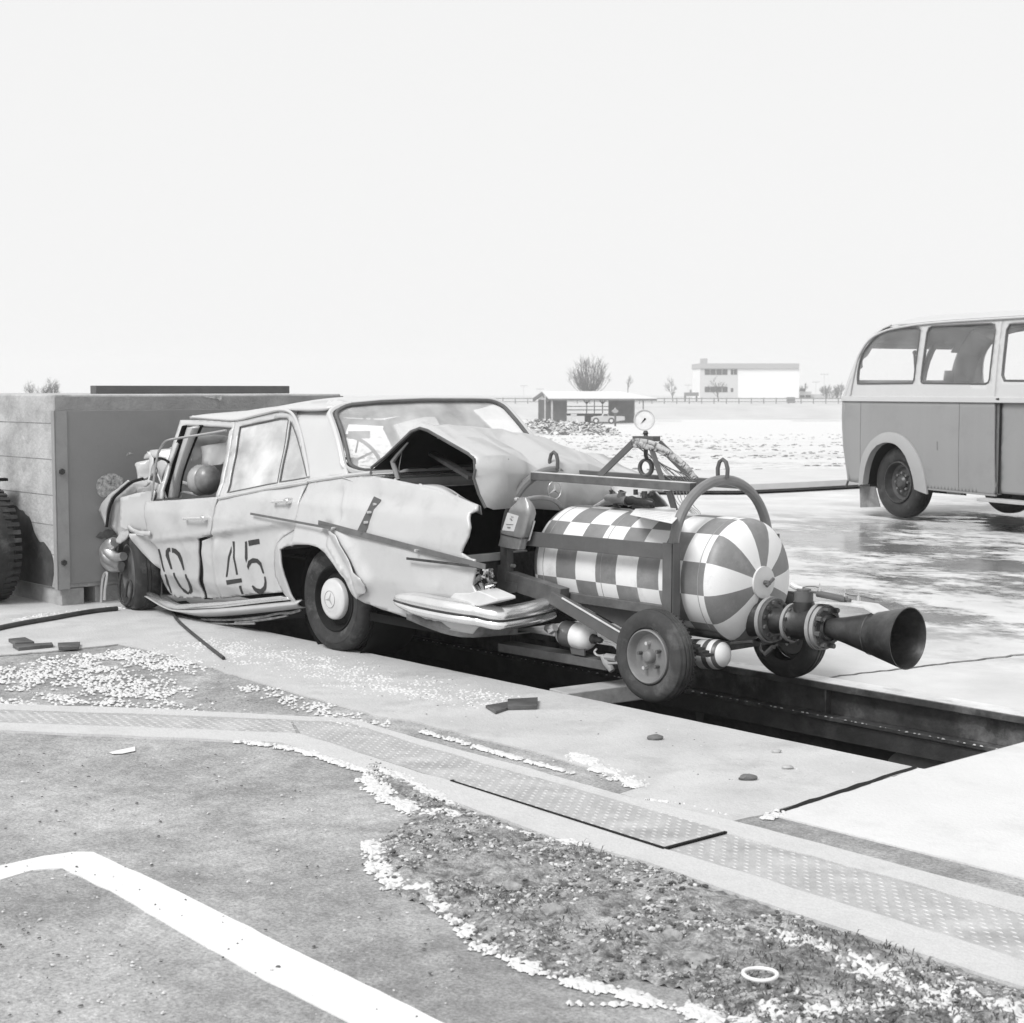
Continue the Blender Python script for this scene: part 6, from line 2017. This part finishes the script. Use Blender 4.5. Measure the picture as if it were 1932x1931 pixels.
bus_wheel(.075, .0, dual=False)
bus_wheel(.075, 1.94, -1, dual=False)
def onB(q, b_):
    r = ray(q); P0 = W0 + BN * b_; k = ((P0 - CAM) @ BN) / (r @ BN); return CAM + k * r
fwp = onB(ZB(1372, 1560), 1.7)
afw = float((fwp - W0) @ BD) - .42
bus_wheel(-2.95, .0, 1, False)
bus_wheel(-2.95, 1.94, -1, False)
mb = MB(); fl_ = [onB(ZB(*p), .03) for p in ((375, 1455), (490, 1460), (528, 1610), (382, 1614))]
mb.prism(fl_, BN * .012 + BD * .0); mb.build('mudflap', mat('mudflap', .16, .8, .35, 6, dirt=.3, damt=.5), br, smooth=False)
mb = MB(); mb.tube([BP(1.02, .3, .36), BP(1.0, 1.5, .36)], .03, 8); mb.tube([BP(1.05, .0, .44), BP(1.1, .0, .33)], .015, 6); mb.build('tow_bar', M_dark, br)

# =================================================================== LOW PLATFORM IN THE YARD
pf = [gp(q)[:2] for q in L(ZZ, (1393, 931), (1500, 926), (1680, 916), (1690, 897), (1400, 899), (1230, 902), (1080, 905), (1090, 925), (1250, 931))]
mb = MB(); mb.prism([(p[0], p[1], .13) for p in pf], (0, 0, -.09)); 
po = root('low_platform', (float(pf[0][0]), float(pf[0][1]), 0), 'low flat platform dusted with snow, shadow gap under it, beyond the rocket trailer', 'platform')
mb.build('deck', mat('deck_pale', .52, .8, .08, 2), po, smooth=False)
mb = MB(); mb.prism([(p[0], p[1], .04) for p in [np.array(q) * .99 + np.mean(pf, axis=0) * .01 for q in pf]], (0, 0, -.038)); mb.build('shadow_gap_block', M_dark, po, smooth=False)  # dark block stands for the shade in the gap below the deck

# =================================================================== FAR BACKGROUND
def hz(q, D): return atD(q, D)
def quad(mb, q0, q1, D, d, m=0):
    """box from two picture corners at depth D, d metres deep"""
    a = atD((q0[0], q0[1]), D); b_ = atD((q1[0], q1[1]), D)
    x0, x1 = (a - CAM) @ _rgt, (b_ - CAM) @ _rgt
    z0, z1 = min(a[2], b_[2]), max(a[2], b_[2])
    ds = dep(a[0], a[1])
    c = CAM + _rgt * (x0 + x1) / 2 + _fwd * (ds + d / 2); c[2] = (z0 + z1) / 2
    mb.box(c, (abs(x1 - x0), d, z1 - z0), (_rgt, _fwd, (0, 0, 1)), m)
    return mb
def P3(X, D, z): 
    p = CAM + X * _rgt + D * _fwd; p[2] = z; return p
# embankment with road on top
mb = MB()
G = []
for X in np.linspace(-420, 420, 60):
    G.append([P3(X, 226, -2.72), P3(X, 231, -2.45 + .15 * mnoise.noise(Vector((X * .05, 0, 0)))), P3(X, 240, -1.3), P3(X, 249, -.66), P3(X, 252, -.64), P3(X, 420, -.6), P3(X, 560, -.6)])
mb.grid(G)
M_bank = mat('bank_snow_grass', .46, .9, .12, .15, dirt=.34, dscale=.06, damt=.6)
tag(mb.build('embankment', M_bank, smooth=True, angle=60), kind='structure')
mb = MB()
for X, l, D in ((9, 14, 215), (38, 12, 216), (-18, 10, 214), (60, 20, 217)):
    mb.grid([[P3(X + x, D + y, -2.66) for y in (0, 1.2)] for x in (0, l / 2, l)])
tag(mb.build('puddle_line', mat('bare_earth', .26), smooth=False), kind='structure')
# guard rail
gr = root('guard_rail', tuple(P3(0, 250, -.65)), 'long two-rail guard fence along the top of the far embankment', 'guard rail')
for y in (752.3, 758.3):
    mb = MB(); z = atD((966, y), 250)[2]; a = P3(-160, 250, z); b_ = P3(90, 250, z); mb.bar(a, b_, .06, .16 if y < 755 else .12); mb.build('rail', mat('rail_grey', .22, .6, .1, 3), gr, smooth=False)
post = None
for i in range(64):
    X = -60 + i * 1.95
    if post is None:
        mb = MB(); mb.b(0, .1, 0, .1, 0, .95)
        post = mb.build('post', mat('rail_grey', .22), None, smooth=False); post.parent = gr; o = post
        del post['_b']
    else:
        o = post.copy(); COL.objects.link(o); o.parent = gr
    o.location = Vector(P3(X, 250.2, -.65)) - Vector(gr['_b'])

# open shed with snow-covered roof
SD = 192.0
sh = root('open_shed', tuple(P3(lat(*atD(ZH(800, 780), SD)[:2]), SD, -2.6)), 'open timber shed with snow-white gable roof sheltering a pickup and crates', 'shed')
M_wood = mat('shed_boards', .10, .8, .3, 1.0)
M_post = mat('shed_post', .40, .8, .2, 2)
mb = MB(); quad(mb, ZH(385, 530), ZH(533, 800), SD, 9); o = mb.build('board_wall', M_wood, sh, smooth=False)
mb = MB(); quad(mb, ZH(985, 535), ZH(1268, 800), SD + 1.5, .3); mb.build('board_wall', M_wood, sh, smooth=False)
mb = MB(); quad(mb, ZH(222, 545), ZH(388, 775), SD + 2, .3); mb.build('board_wall', M_wood, sh, smooth=False)
mb = MB(); quad(mb, ZH(533, 697), ZH(985, 800), SD + 8, .3); mb.build('low_wall', M_wood, sh, smooth=False)
# roof: two slopes with gable
def zr(y, D): return atD((966, ZH(0, y)[1]), D)[2]
xl = lat(*atD(ZH(365, 525), SD)[:2]); xr = lat(*atD(ZH(1500, 525), SD)[:2])
ze = zr(528, SD); zrg = zr(455, SD)
xg = lat(*atD(ZH(182, 540), SD)[:2]); xpk = lat(*atD(ZH(270, 463), SD)[:2])
mb = MB()
A_ = [P3(xl - .4, SD - 1.2, ze), P3(xr, SD - 1.2, ze), P3(xr - 4, SD + 4, zrg), P3(xpk, SD + 4, zrg)]
B_ = [P3(xpk, SD + 4, zrg), P3(xr - 4, SD + 4, zrg), P3(xr - 5, SD + 10, ze), P3(xg, SD + 10, ze)]
mb.prism(A_, (0, 0, -.18)); mb.prism(B_, (0, 0, -.18)); mb.build('roof', M_snow, sh, smooth=False)
mb = MB(); mb.bar(A_[0] + np.array([0, 0, -.22]), A_[1] + np.array([0, 0, -.22]), .12, .22); mb.bar(A_[0] + np.array([0, 0, -.3]), A_[3] + np.array([0, 0, -.3]), .2, .38); mb.bar(A_[3] + np.array([0, 0, -.3]), B_[3] + np.array([0, 0, -.3]), .2, .38)
mb.build('barge_board', M_wood, sh, smooth=False)
for (x, y0, y1, wd) in ((370, 530, 775, 20), (295, 500, 760, 13), (748, 530, 700, 9), (832, 530, 700, 8), (920, 530, 700, 9), (1362, 530, 655, 9), (1262, 530, 800, 8)):
    mb = MB(); quad(mb, ZH(x - wd / 2, y0), ZH(x + wd / 2, y1), SD - 1.0 if x < 400 or x > 1200 else SD + 6, .25); mb.build('post', M_post if x < 400 else M_frame, sh, smooth=False)
for x in (748, 920, 370):
    mb = MB()
    for s_ in (-1, 1):
        mb.bar(atD(ZH(x, 590), SD + 5), atD(ZH(x + 45 * s_, 540), SD + 5), .14, .16)
    mb.build('brace', M_frame, sh, smooth=False)
for y in (620, 658):
    mb = MB(); mb.bar(atD(ZH(535, y), SD + 6), atD(ZH(985, y), SD + 6), .1, .10); mb.build('cross_rail', M_frame, sh, smooth=False)
# pickup inside the shed
pk = root('pickup_car', tuple(P3(lat(*atD(ZH(930, 790), SD - 2)[:2]), SD - 2, -2.6)), 'small pale pickup car parked in front of the open shed', 'pickup')
M_pk = mat('pickup_pale', .42, .4, .05, 2)
D_ = SD - 2.5
pts = [ZH(*p) for p in ((798, 790), (800, 745), (835, 728), (915, 724), (925, 698), (975, 696), (995, 726), (1160, 728), (1165, 770), (1040, 790))]
mb = MB(); mb.prism([atD(q, D_) for q in pts], _fwd * 1.7); mb.build('body', M_pk, pk, bevel=.06)
mb = MB(); mb.prism([atD(ZH(*p), D_ - .03) for p in ((928, 722), (935, 704), (970, 702), (982, 722))], _fwd * .02); mb.build('window', M_dark, pk, smooth=False)
for x in (848, 1015):
    mb = MB(); c = atD(ZH(x, 776), D_ - .02); mb.lathe([(.2, .12), (0, .2), (-.02, .32), (.0, .37), (.18, .37), (.2, .2)], c, _fwd, 20); w_ = mb.build('wheel', M_rub, pk)
    mb = MB(); mb.lathe([(-.03, .2), (-.04, 0)], c, _fwd, 16); mb.build('hubcap', M_cap, w_)
cr2 = root('white_crate', tuple(P3(lat(*atD(ZH(630, 780), SD - 2)[:2]), SD - 2, -2.6)), 'stack of white crates in front of the shed, left of the pickup', 'crate')
for k, b4 in enumerate(((535, 722, 580, 790), (582, 725, 725, 790), (578, 704, 640, 722))):
    mb = MB(); quad(mb, ZH(b4[0], b4[1]), ZH(b4[2], b4[3]), SD - 2.5, 1.5); mb.build('crate_body', M_bust, cr2, smooth=False)
fp = root('feeder_post', tuple(P3(lat(*atD(ZH(1058, 830), 150)[:2]), 150, -1.9)), 'post with a small roofed top standing before the pickup', 'post')
mb = MB(); quad(mb, ZH(1048, 690), ZH(1068, 835), 150, .2); mb.build('pole', M_frame, fp, smooth=False)
mb = MB(); mb.prism([atD(ZH(*p), 150) for p in ((1022, 668), (1045, 655), (1060, 632), (1075, 655), (1095, 668), (1080, 690), (1038, 690))], _fwd * .8); mb.build('top', mat('feeder_grey', .3), fp, smooth=False)

# heap of rubble and branches in front of the shed
mb = MB(); rs = random.Random(3)
def heap_y(x): return float(np.interp(x, [140, 300, 500, 800, 1050], [765, 775, 790, 800, 900]))
for i in range(1100):
    x = rs.uniform(140, 1040); y0 = heap_y(x); y = rs.uniform(y0, float(np.interp(x, [140, 240, 600, 1100], [800, 905, 925, 945])))
    D = float(np.interp(y, [heap_y(x), 880, 960], [96, 90, 86])) - .25
    p = atD(ZH(x, y), D); r = rs.uniform(.05, .20)
    if rs.random() < .55:
        mb.blob(p, r, (1.5, 1, .6), 0, .35, m=int(rs.random() < .30), rot=rs.uniform(0, 6))
    else:
        a = rs.uniform(0, 6.28); d = np.array([math.cos(a), math.sin(a), rs.uniform(-.3, .5)]); mb.bar(p - d * .4, p + d * .4, .05, .05, m=int(rs.random() < .5))
hp = mb.build('rubble_heap', [M_snow, mat('rubble_dark', .12, .9, .4, 2)], smooth=False, fix=False)
tag(hp, kind='stuff')
G = []
mb = MB()
for i in range(24):
    x = 130 + i * 40
    G.append([atD(ZH(x, heap_y(x) + 8), 96) * np.array([1, 1, 1]), atD(ZH(x, 880), 90), atD(ZH(x, 960), 86)])
for row in G:
    for p in row: p[2] = p[2] - .05
mb.grid(G); tag(mb.build('heap_mound', mat('mound_snow', .42, .9, .3, .8, dirt=.15, dscale=.9, damt=.8)), kind='stuff')

# white flat-roofed building
BDp = 380.0
wb = root('white_building', tuple(P3(lat(*atD(ZG(780, 500), BDp)[:2]), BDp, -.6)), 'long white flat-roofed three-storey block beyond the guard rail', 'building')
M_wb = mat('render_white', .74, .8, .02, .1)
mb = MB(); quad(mb, ZG(228, 142), ZG(1318, 560), BDp, 16); mb.build('wall', M_wb, wb, smooth=False)
mb = MB(); quad(mb, ZG(226, 143), ZG(640, 560), BDp - .05, .04); mb.build('wall_bay', mat('bay_grey', .52, .8, .02, .1), wb, smooth=False)
mb = MB(); quad(mb, ZG(222, 84), ZG(1322, 141), BDp - .4, 17); mb.build('roof_fascia', mat('fascia_grey', .36, .8, .03, .1), wb, smooth=False)
mb = MB(); quad(mb, ZG(252, 30), ZG(308, 83), BDp + 2, 5); mb.build('roof_hut', mat('fascia_grey', .36), wb, smooth=False)
M_win = mat('far_window', .045, .2, .2, 1)
for y0, y1 in ((150, 210), (342, 402), (486, 530)):
    for x0, x1 in ((278, 335), (340, 398), (405, 465), (472, 528)):
        mb = MB(); quad(mb, ZG(x0, y0), ZG(x1, y1), BDp - .12, .1); mb.build('window', M_win, wb, smooth=False)
for b4 in ((566, 150, 594, 208), (600, 150, 634, 208), (566, 358, 592, 400), (604, 510, 634, 530)):
    mb = MB(); quad(mb, ZG(b4[0], b4[1]), ZG(b4[2], b4[3]), BDp - .12, .1); mb.build('window', M_win, wb, smooth=False)
lb_ = root('low_building', tuple(P3(lat(*atD(ZG(1500, 480), 400)[:2]), 400, -.6)), 'low pale annex with small dark windows right of the white block', 'building')
mb = MB(); quad(mb, ZG(1328, 395), ZG(1455, 560), 400, 8); quad(mb, ZG(1455, 425), ZG(1735, 560), 402, 8); mb.build('wall', mat('annex_grey', .42), lb_, smooth=False)
for b4 in ((1332, 436, 1380, 460), (1394, 434, 1448, 460), (1332, 362, 1388, 392)):
    mb = MB(); quad(mb, ZG(b4[0], b4[1]), ZG(b4[2], b4[3]), 399.8, .15); mb.build('window', M_win, lb_, smooth=False)
hb = MB(); quad(hb, ZG(1205, 458), ZG(1276, 532), 262, 2); o = hb.build('hut', mat('hut_grey', .16), loc=tuple(atD(ZG(1240, 532), 262)), smooth=False)
tag(o, 'small dark hut behind the guard rail in front of the white block', 'hut')
sf = root('sign_frame', tuple(atD(ZG(130, 530), 290)), 'grey gantry-like sign frame behind the guard rail, left of the white block', 'sign frame')
for b4, n in (((52, 408, 70, 535), 'post'), ((180, 440, 196, 535), 'post'), ((52, 405, 212, 445), 'panel'), ((115, 375, 132, 405), 'lamp')):
    mb = MB(); quad(mb, ZG(b4[0], b4[1]), ZG(b4[2], b4[3]), 290 if n != 'panel' else 289.5, .4); mb.build(n, mat('far_grey', .30 if n == 'panel' else .2), sf, smooth=False)

# bare winter trees
M_bark = mat('bare_bark', .10, .9, .2, 2)
def bare_tree(zf, x, ybase, ytop, D, label, n=9, spread=.55, seed=1, depth=4, trunks=1, thick=1.0, fan=1.0):
    p = atD(zf(x, ybase), D); H_ = atD(zf(x, ytop), D)[2] - p[2]
    t_ = root('bare_tree', tuple(p), label, 'tree', 'leafless trees along the far road')
    rs = random.Random(seed); trunk = MB(); crown = MB()
    def grow(p, d, l, r, k, mbb):
        pts = [p]; q = p.copy(); dd = d.copy()
        for i in range(3):
            dd = dd + np.array([rs.uniform(-.18, .18) for _ in range(3)]) + np.array([0, 0, .05]); dd /= np.linalg.norm(dd)
            q = q + dd * l / 3; pts.append(q.copy())
        mbb.tube(pts, [r, r * .6], 5 if k > 2 else 3, caps=False)
        if k == 0: return
        for i in range(n if k > 1 else n + 1):
            u = rs.uniform(.35, 1.0); j = min(2, int(u * 3)); b0 = pts[j] + (pts[j + 1] - pts[j]) * (u * 3 - j)
            a = rs.uniform(0, 6.28); e = np.cross(dd, (math.cos(a), math.sin(a), .3)); e /= np.linalg.norm(e)
            nd = dd * 1.0 + e * spread * rs.uniform(.5, 1.3); nd[2] += .12; nd /= np.linalg.norm(nd)
            grow(b0, nd, l * rs.uniform(.48, .68), r * .5, k - 1, crown)
    for m_ in range(trunks):
        a = rs.uniform(0, 6.28); f = 0 if trunks == 1 else fan * rs.uniform(.1, .55)
        d = np.array([math.cos(a) * f, math.sin(a) * f, 1.0]); d /= np.linalg.norm(d)
        grow(p + np.array([math.cos(a), math.sin(a), 0]) * (0 if trunks == 1 else rs.uniform(.1, .9)), d, H_ * (.42 if depth > 3 else .5), H_ * .016 * thick, depth - 1, trunk)
    trunk.build('trunk', M_bark, t_, fix=False); crown.build('crown', M_bark, t_, fix=False)
def bush_tree():
    base = atD(ZH(780, 500), 300); top = atD(ZH(780, 95), 300)[2] - base[2]
    half = abs((atD(ZH(1010, 400), 300) - atD(ZH(540, 400), 300)) @ _rgt) / 2
    t_ = root('bare_tree', tuple(base), 'dense round leafless tree rising behind the shed roof', 'tree', 'leafless trees along the far road')
    rs = random.Random(4); tk = MB(); cw = MB()
    for i in range(120):
        el = math.asin(rs.uniform(.05, 1)) ; az = rs.uniform(0, 6.28); k = rs.uniform(.72, 1.0)
        tg = base + _rgt * math.cos(az) * math.cos(el) * half * k + _fwd * math.sin(az) * math.cos(el) * half * k + np.array([0, 0, top * (.38 + .62 * math.sin(el) * k)])
        st_ = base + _rgt * rs.uniform(-1.2, 1.2) + _fwd * rs.uniform(-1, 1)
        md = st_ * .45 + tg * .55; md[2] = st_[2] + (tg[2] - st_[2]) * .42; md += (tg - md) * np.array([.25, .25, 0])
        pts = [q + np.array([rs.uniform(-.12, .12), rs.uniform(-.12, .12), 0]) for q in smooth_line([st_, md, tg], 2)]
        (tk if i < 14 else cw).tube(pts, [.13 if i < 14 else .055, .02], 4, caps=False)
        for m in range(9):
            u = rs.randrange(len(pts) // 3, len(pts)); d = pts[-1] - pts[max(0, u - 2)] + np.array([rs.uniform(-1, 1), rs.uniform(-1, 1), rs.uniform(-.2, .9)])
            d /= np.linalg.norm(d) + 1e-6; l = rs.uniform(.5, 1.4)
            cw.tube([pts[u], pts[u] + d * l * .5, pts[u] + (d + np.array([rs.uniform(-.3, .3), rs.uniform(-.3, .3), .2])) * l], [.03, .012], 3, caps=False)
    tk.build('trunk', M_bark, t_, fix=False); cw.build('crown', M_bark, t_, fix=False)
bush_tree()
bare_tree(ZH, 1190, 500, 190, 320, 'thin faint leafless sapling behind the right part of the shed roof', n=5, spread=.4, seed=6, depth=4)
bare_tree(ZH, 1680, 590, 240, 300, 'leafless tree behind the guard rail between shed and sign frame', n=6, spread=.6, seed=8, depth=4)
bare_tree(ZG, 432, 535, 60, 300, 'tall leafless tree standing before the left windows of the white block', n=5, spread=.6, seed=9, depth=4)
bare_tree(ZG, 1390, 500, 240, 410, 'small leafless tree above the low annex', n=6, spread=.6, seed=12, depth=4, trunks=3)
bare_tree(ZG, 1640, 500, 270, 390, 'leafless bush close to the tail of the coach', n=6, spread=.6, seed=14, depth=4, trunks=6)
bare_tree(ZG, 1745, 520, 250, 380, 'leafless tree half hidden by the tail of the coach', n=6, spread=.6, seed=15, depth=4, trunks=4)
bare_tree(ZL, 255, 330, 75, 150, 'leafless shrubby tree peeping over the left end of the crash block', n=6, spread=.8, seed=21, depth=4, trunks=5, thick=.7)
# lamp posts
lp_ = None
for k, (zf, x, y0, y1, lab) in enumerate(((ZH, 65, 395, 535, 'faint lamp post left of the shed, the further left one'), (ZH, 242, 432, 500, 'faint lamp post just behind the gable of the shed'), (ZG, 93, 325, 420, 'faint lamp post above the sign frame'), (ZG, 1507, 290, 425, 'faint lamp post above the low annex'), (ZG, 1598, 205, 425, 'tallest faint lamp post, right of the white block'))):
    p = atD(zf(x, y1), 330); q = atD(zf(x, y0), 330)
    r_ = root('lamp_post', tuple(p), lab, 'lamp post', 'lamp posts along the far road')
    mb = MB(); mb.tube([p - np.array([0, 0, 1.5]), q], .045, 6); mb.build('pole', mat('lamp_grey', .5), r_)
    mb = MB(); mb.box(q, (1.6, .3, .18), (_rgt, _fwd, (0, 0, 1))); mb.build('lamp_head', mat('lamp_grey', .5), r_, smooth=False)

# =================================================================== LITTER ON THE GROUND
def plate_on(zf, pts, th, label, name='dark_plate', z=.007, m=None, grp='dark steel scraps on the ground'):
    P_ = [gp(q, z + th) for q in L(zf, *pts)]
    mb = MB(); mb.prism(P_, (0, 0, -th)); c = np.mean(P_, axis=0)
    o = mb.build(name, m or mat('scrap_steel', .07, .5, .4, 9, dirt=.16), loc=(c[0], c[1], z), smooth=False, bevel=.002)
    return tag(o, label, 'steel plate', grp)
plate_on(Z4, [(0, 1640), (165, 1612), (185, 1650), (75, 1688)], .014, 'dark flat steel scrap on the slab, the pointed left one of the pair')
plate_on(Z4, [(165, 1592), (390, 1580), (385, 1640), (165, 1645)], .022, 'dark rectangular steel scrap on the slab, the right one of the pair')
plate_on(ZL, [(50, 1688), (150, 1678), (205, 1705), (90, 1712)], .02, 'dark scrap plate at far left by the crash block, rearmost of three')
plate_on(ZL, [(75, 1722), (310, 1710), (318, 1722), (110, 1742)], .02, 'long dark scrap plate at far left, nearest of three')
plate_on(ZL, [(345, 1712), (478, 1706), (470, 1734), (350, 1738)], .02, 'dark scrap plate right of its two neighbours below the crash block')
def tube_on(zf, pts, r, label, name, cat, m, z=.006):
    P_ = [gp(q, z + r) for q in smooth_line(L(zf, *pts), 2)]
    mb = MB(); mb.tube(P_, r, 8); o = mb.build(name, m, loc=(P_[0][0], P_[0][1], z)); return tag(o, label, cat)
tube_on(ZL, [(-60, 1640), (0, 1622), (150, 1592), (300, 1568), (420, 1545), (560, 1522), (700, 1508)], .017, 'black pipe lying on the ground in front of the crash block', 'ground_pipe', 'pipe', M_dark)
tube_on(ZL, [(1022, 1500), (1040, 1555), (1080, 1600), (1200, 1700), (1335, 1805)], .011, 'thin dark rod trailing on the slab from under the front door', 'trailing_rod', 'rod', M_dark)
rc_ = gp(ZR(532, 1790)); r1 = gp(ZR(612, 1790)); rr_ = float(np.linalg.norm(r1 - rc_))
hz_ = bed_h(rc_[:2]) + .022
mb = MB(); mb.tube([(rc_[0] + rr_ * math.cos(a), rc_[1] + rr_ * math.sin(a), hz_ + .001 * math.sin(a * 2)) for a in np.linspace(0, 2 * math.pi, 41)[:-1]], .0055, 8, closed=True)
tag(mb.build('white_ring', M_white, loc=(rc_[0], rc_[1], hz_)), 'thin white ring lying on the grassy verge', 'ring')
for px, r, lab in ((ZR(476, 787), .030, 'brown-grey stone chunk on the slab right of centre'), (ZR(662, 735), .020, 'tiny flat stone on the slab near the pit corner'), (ZR(610, 658), .018, 'small pale flat stone nearest the pit edge'), (ZR(38, 596), .030, 'thin dark chip on the slab below the trailer wheel')):
    c = gp(px); mb = MB(); mb.blob((c[0], c[1], .008 + r * .25), r, (1.3, .8, .5), 2, .12, rot=YAW)
    tag(mb.build('stone_chip', mat('chip_dark', .13, .9, .3, 20) if r > .025 else M_stone, loc=(c[0], c[1], .006), angle=30), lab, 'stone', 'stones on the concrete slab')
sp = [gp(q)[:2] for q in L(ZP, (500, 338), (570, 322), (620, 312), (622, 332), (560, 345), (515, 346))]
V_, F_ = tri2d(resample(sp, .03, True), step=.1); mb = MB(); mb.add([(p[0], p[1], .004) for p in V_], F_)
tag(mb.build('paint_dab', mat('road_paint', .58), smooth=False), kind='structure')

# =================================================================== HAZE
hb_ = MB()
c = CAM + _fwd * 250
hb_.box((c[0], c[1], 4.0), (1000, 640, 15.4), (_rgt, _fwd, (0, 0, 1)))
hm = bpy.data.materials.new('haze'); hm.use_nodes = True
N = hm.node_tree.nodes
for x in list(N): N.remove(x)
o_ = N.new('ShaderNodeOutputMaterial'); pv = N.new('ShaderNodeVolumePrincipled')
pv.inputs['Color'].default_value = (.97, .97, .97, 1); pv.inputs['Density'].default_value = .0008
pv.inputs['Anisotropy'].default_value = .2
hm.node_tree.links.new(pv.outputs[0], o_.inputs['Volume'])
hz2 = hb_.build('haze', hm, smooth=False)
tag(hz2, kind='stuff')
for o in bpy.data.objects:
    if '_b' in o: del o['_b']
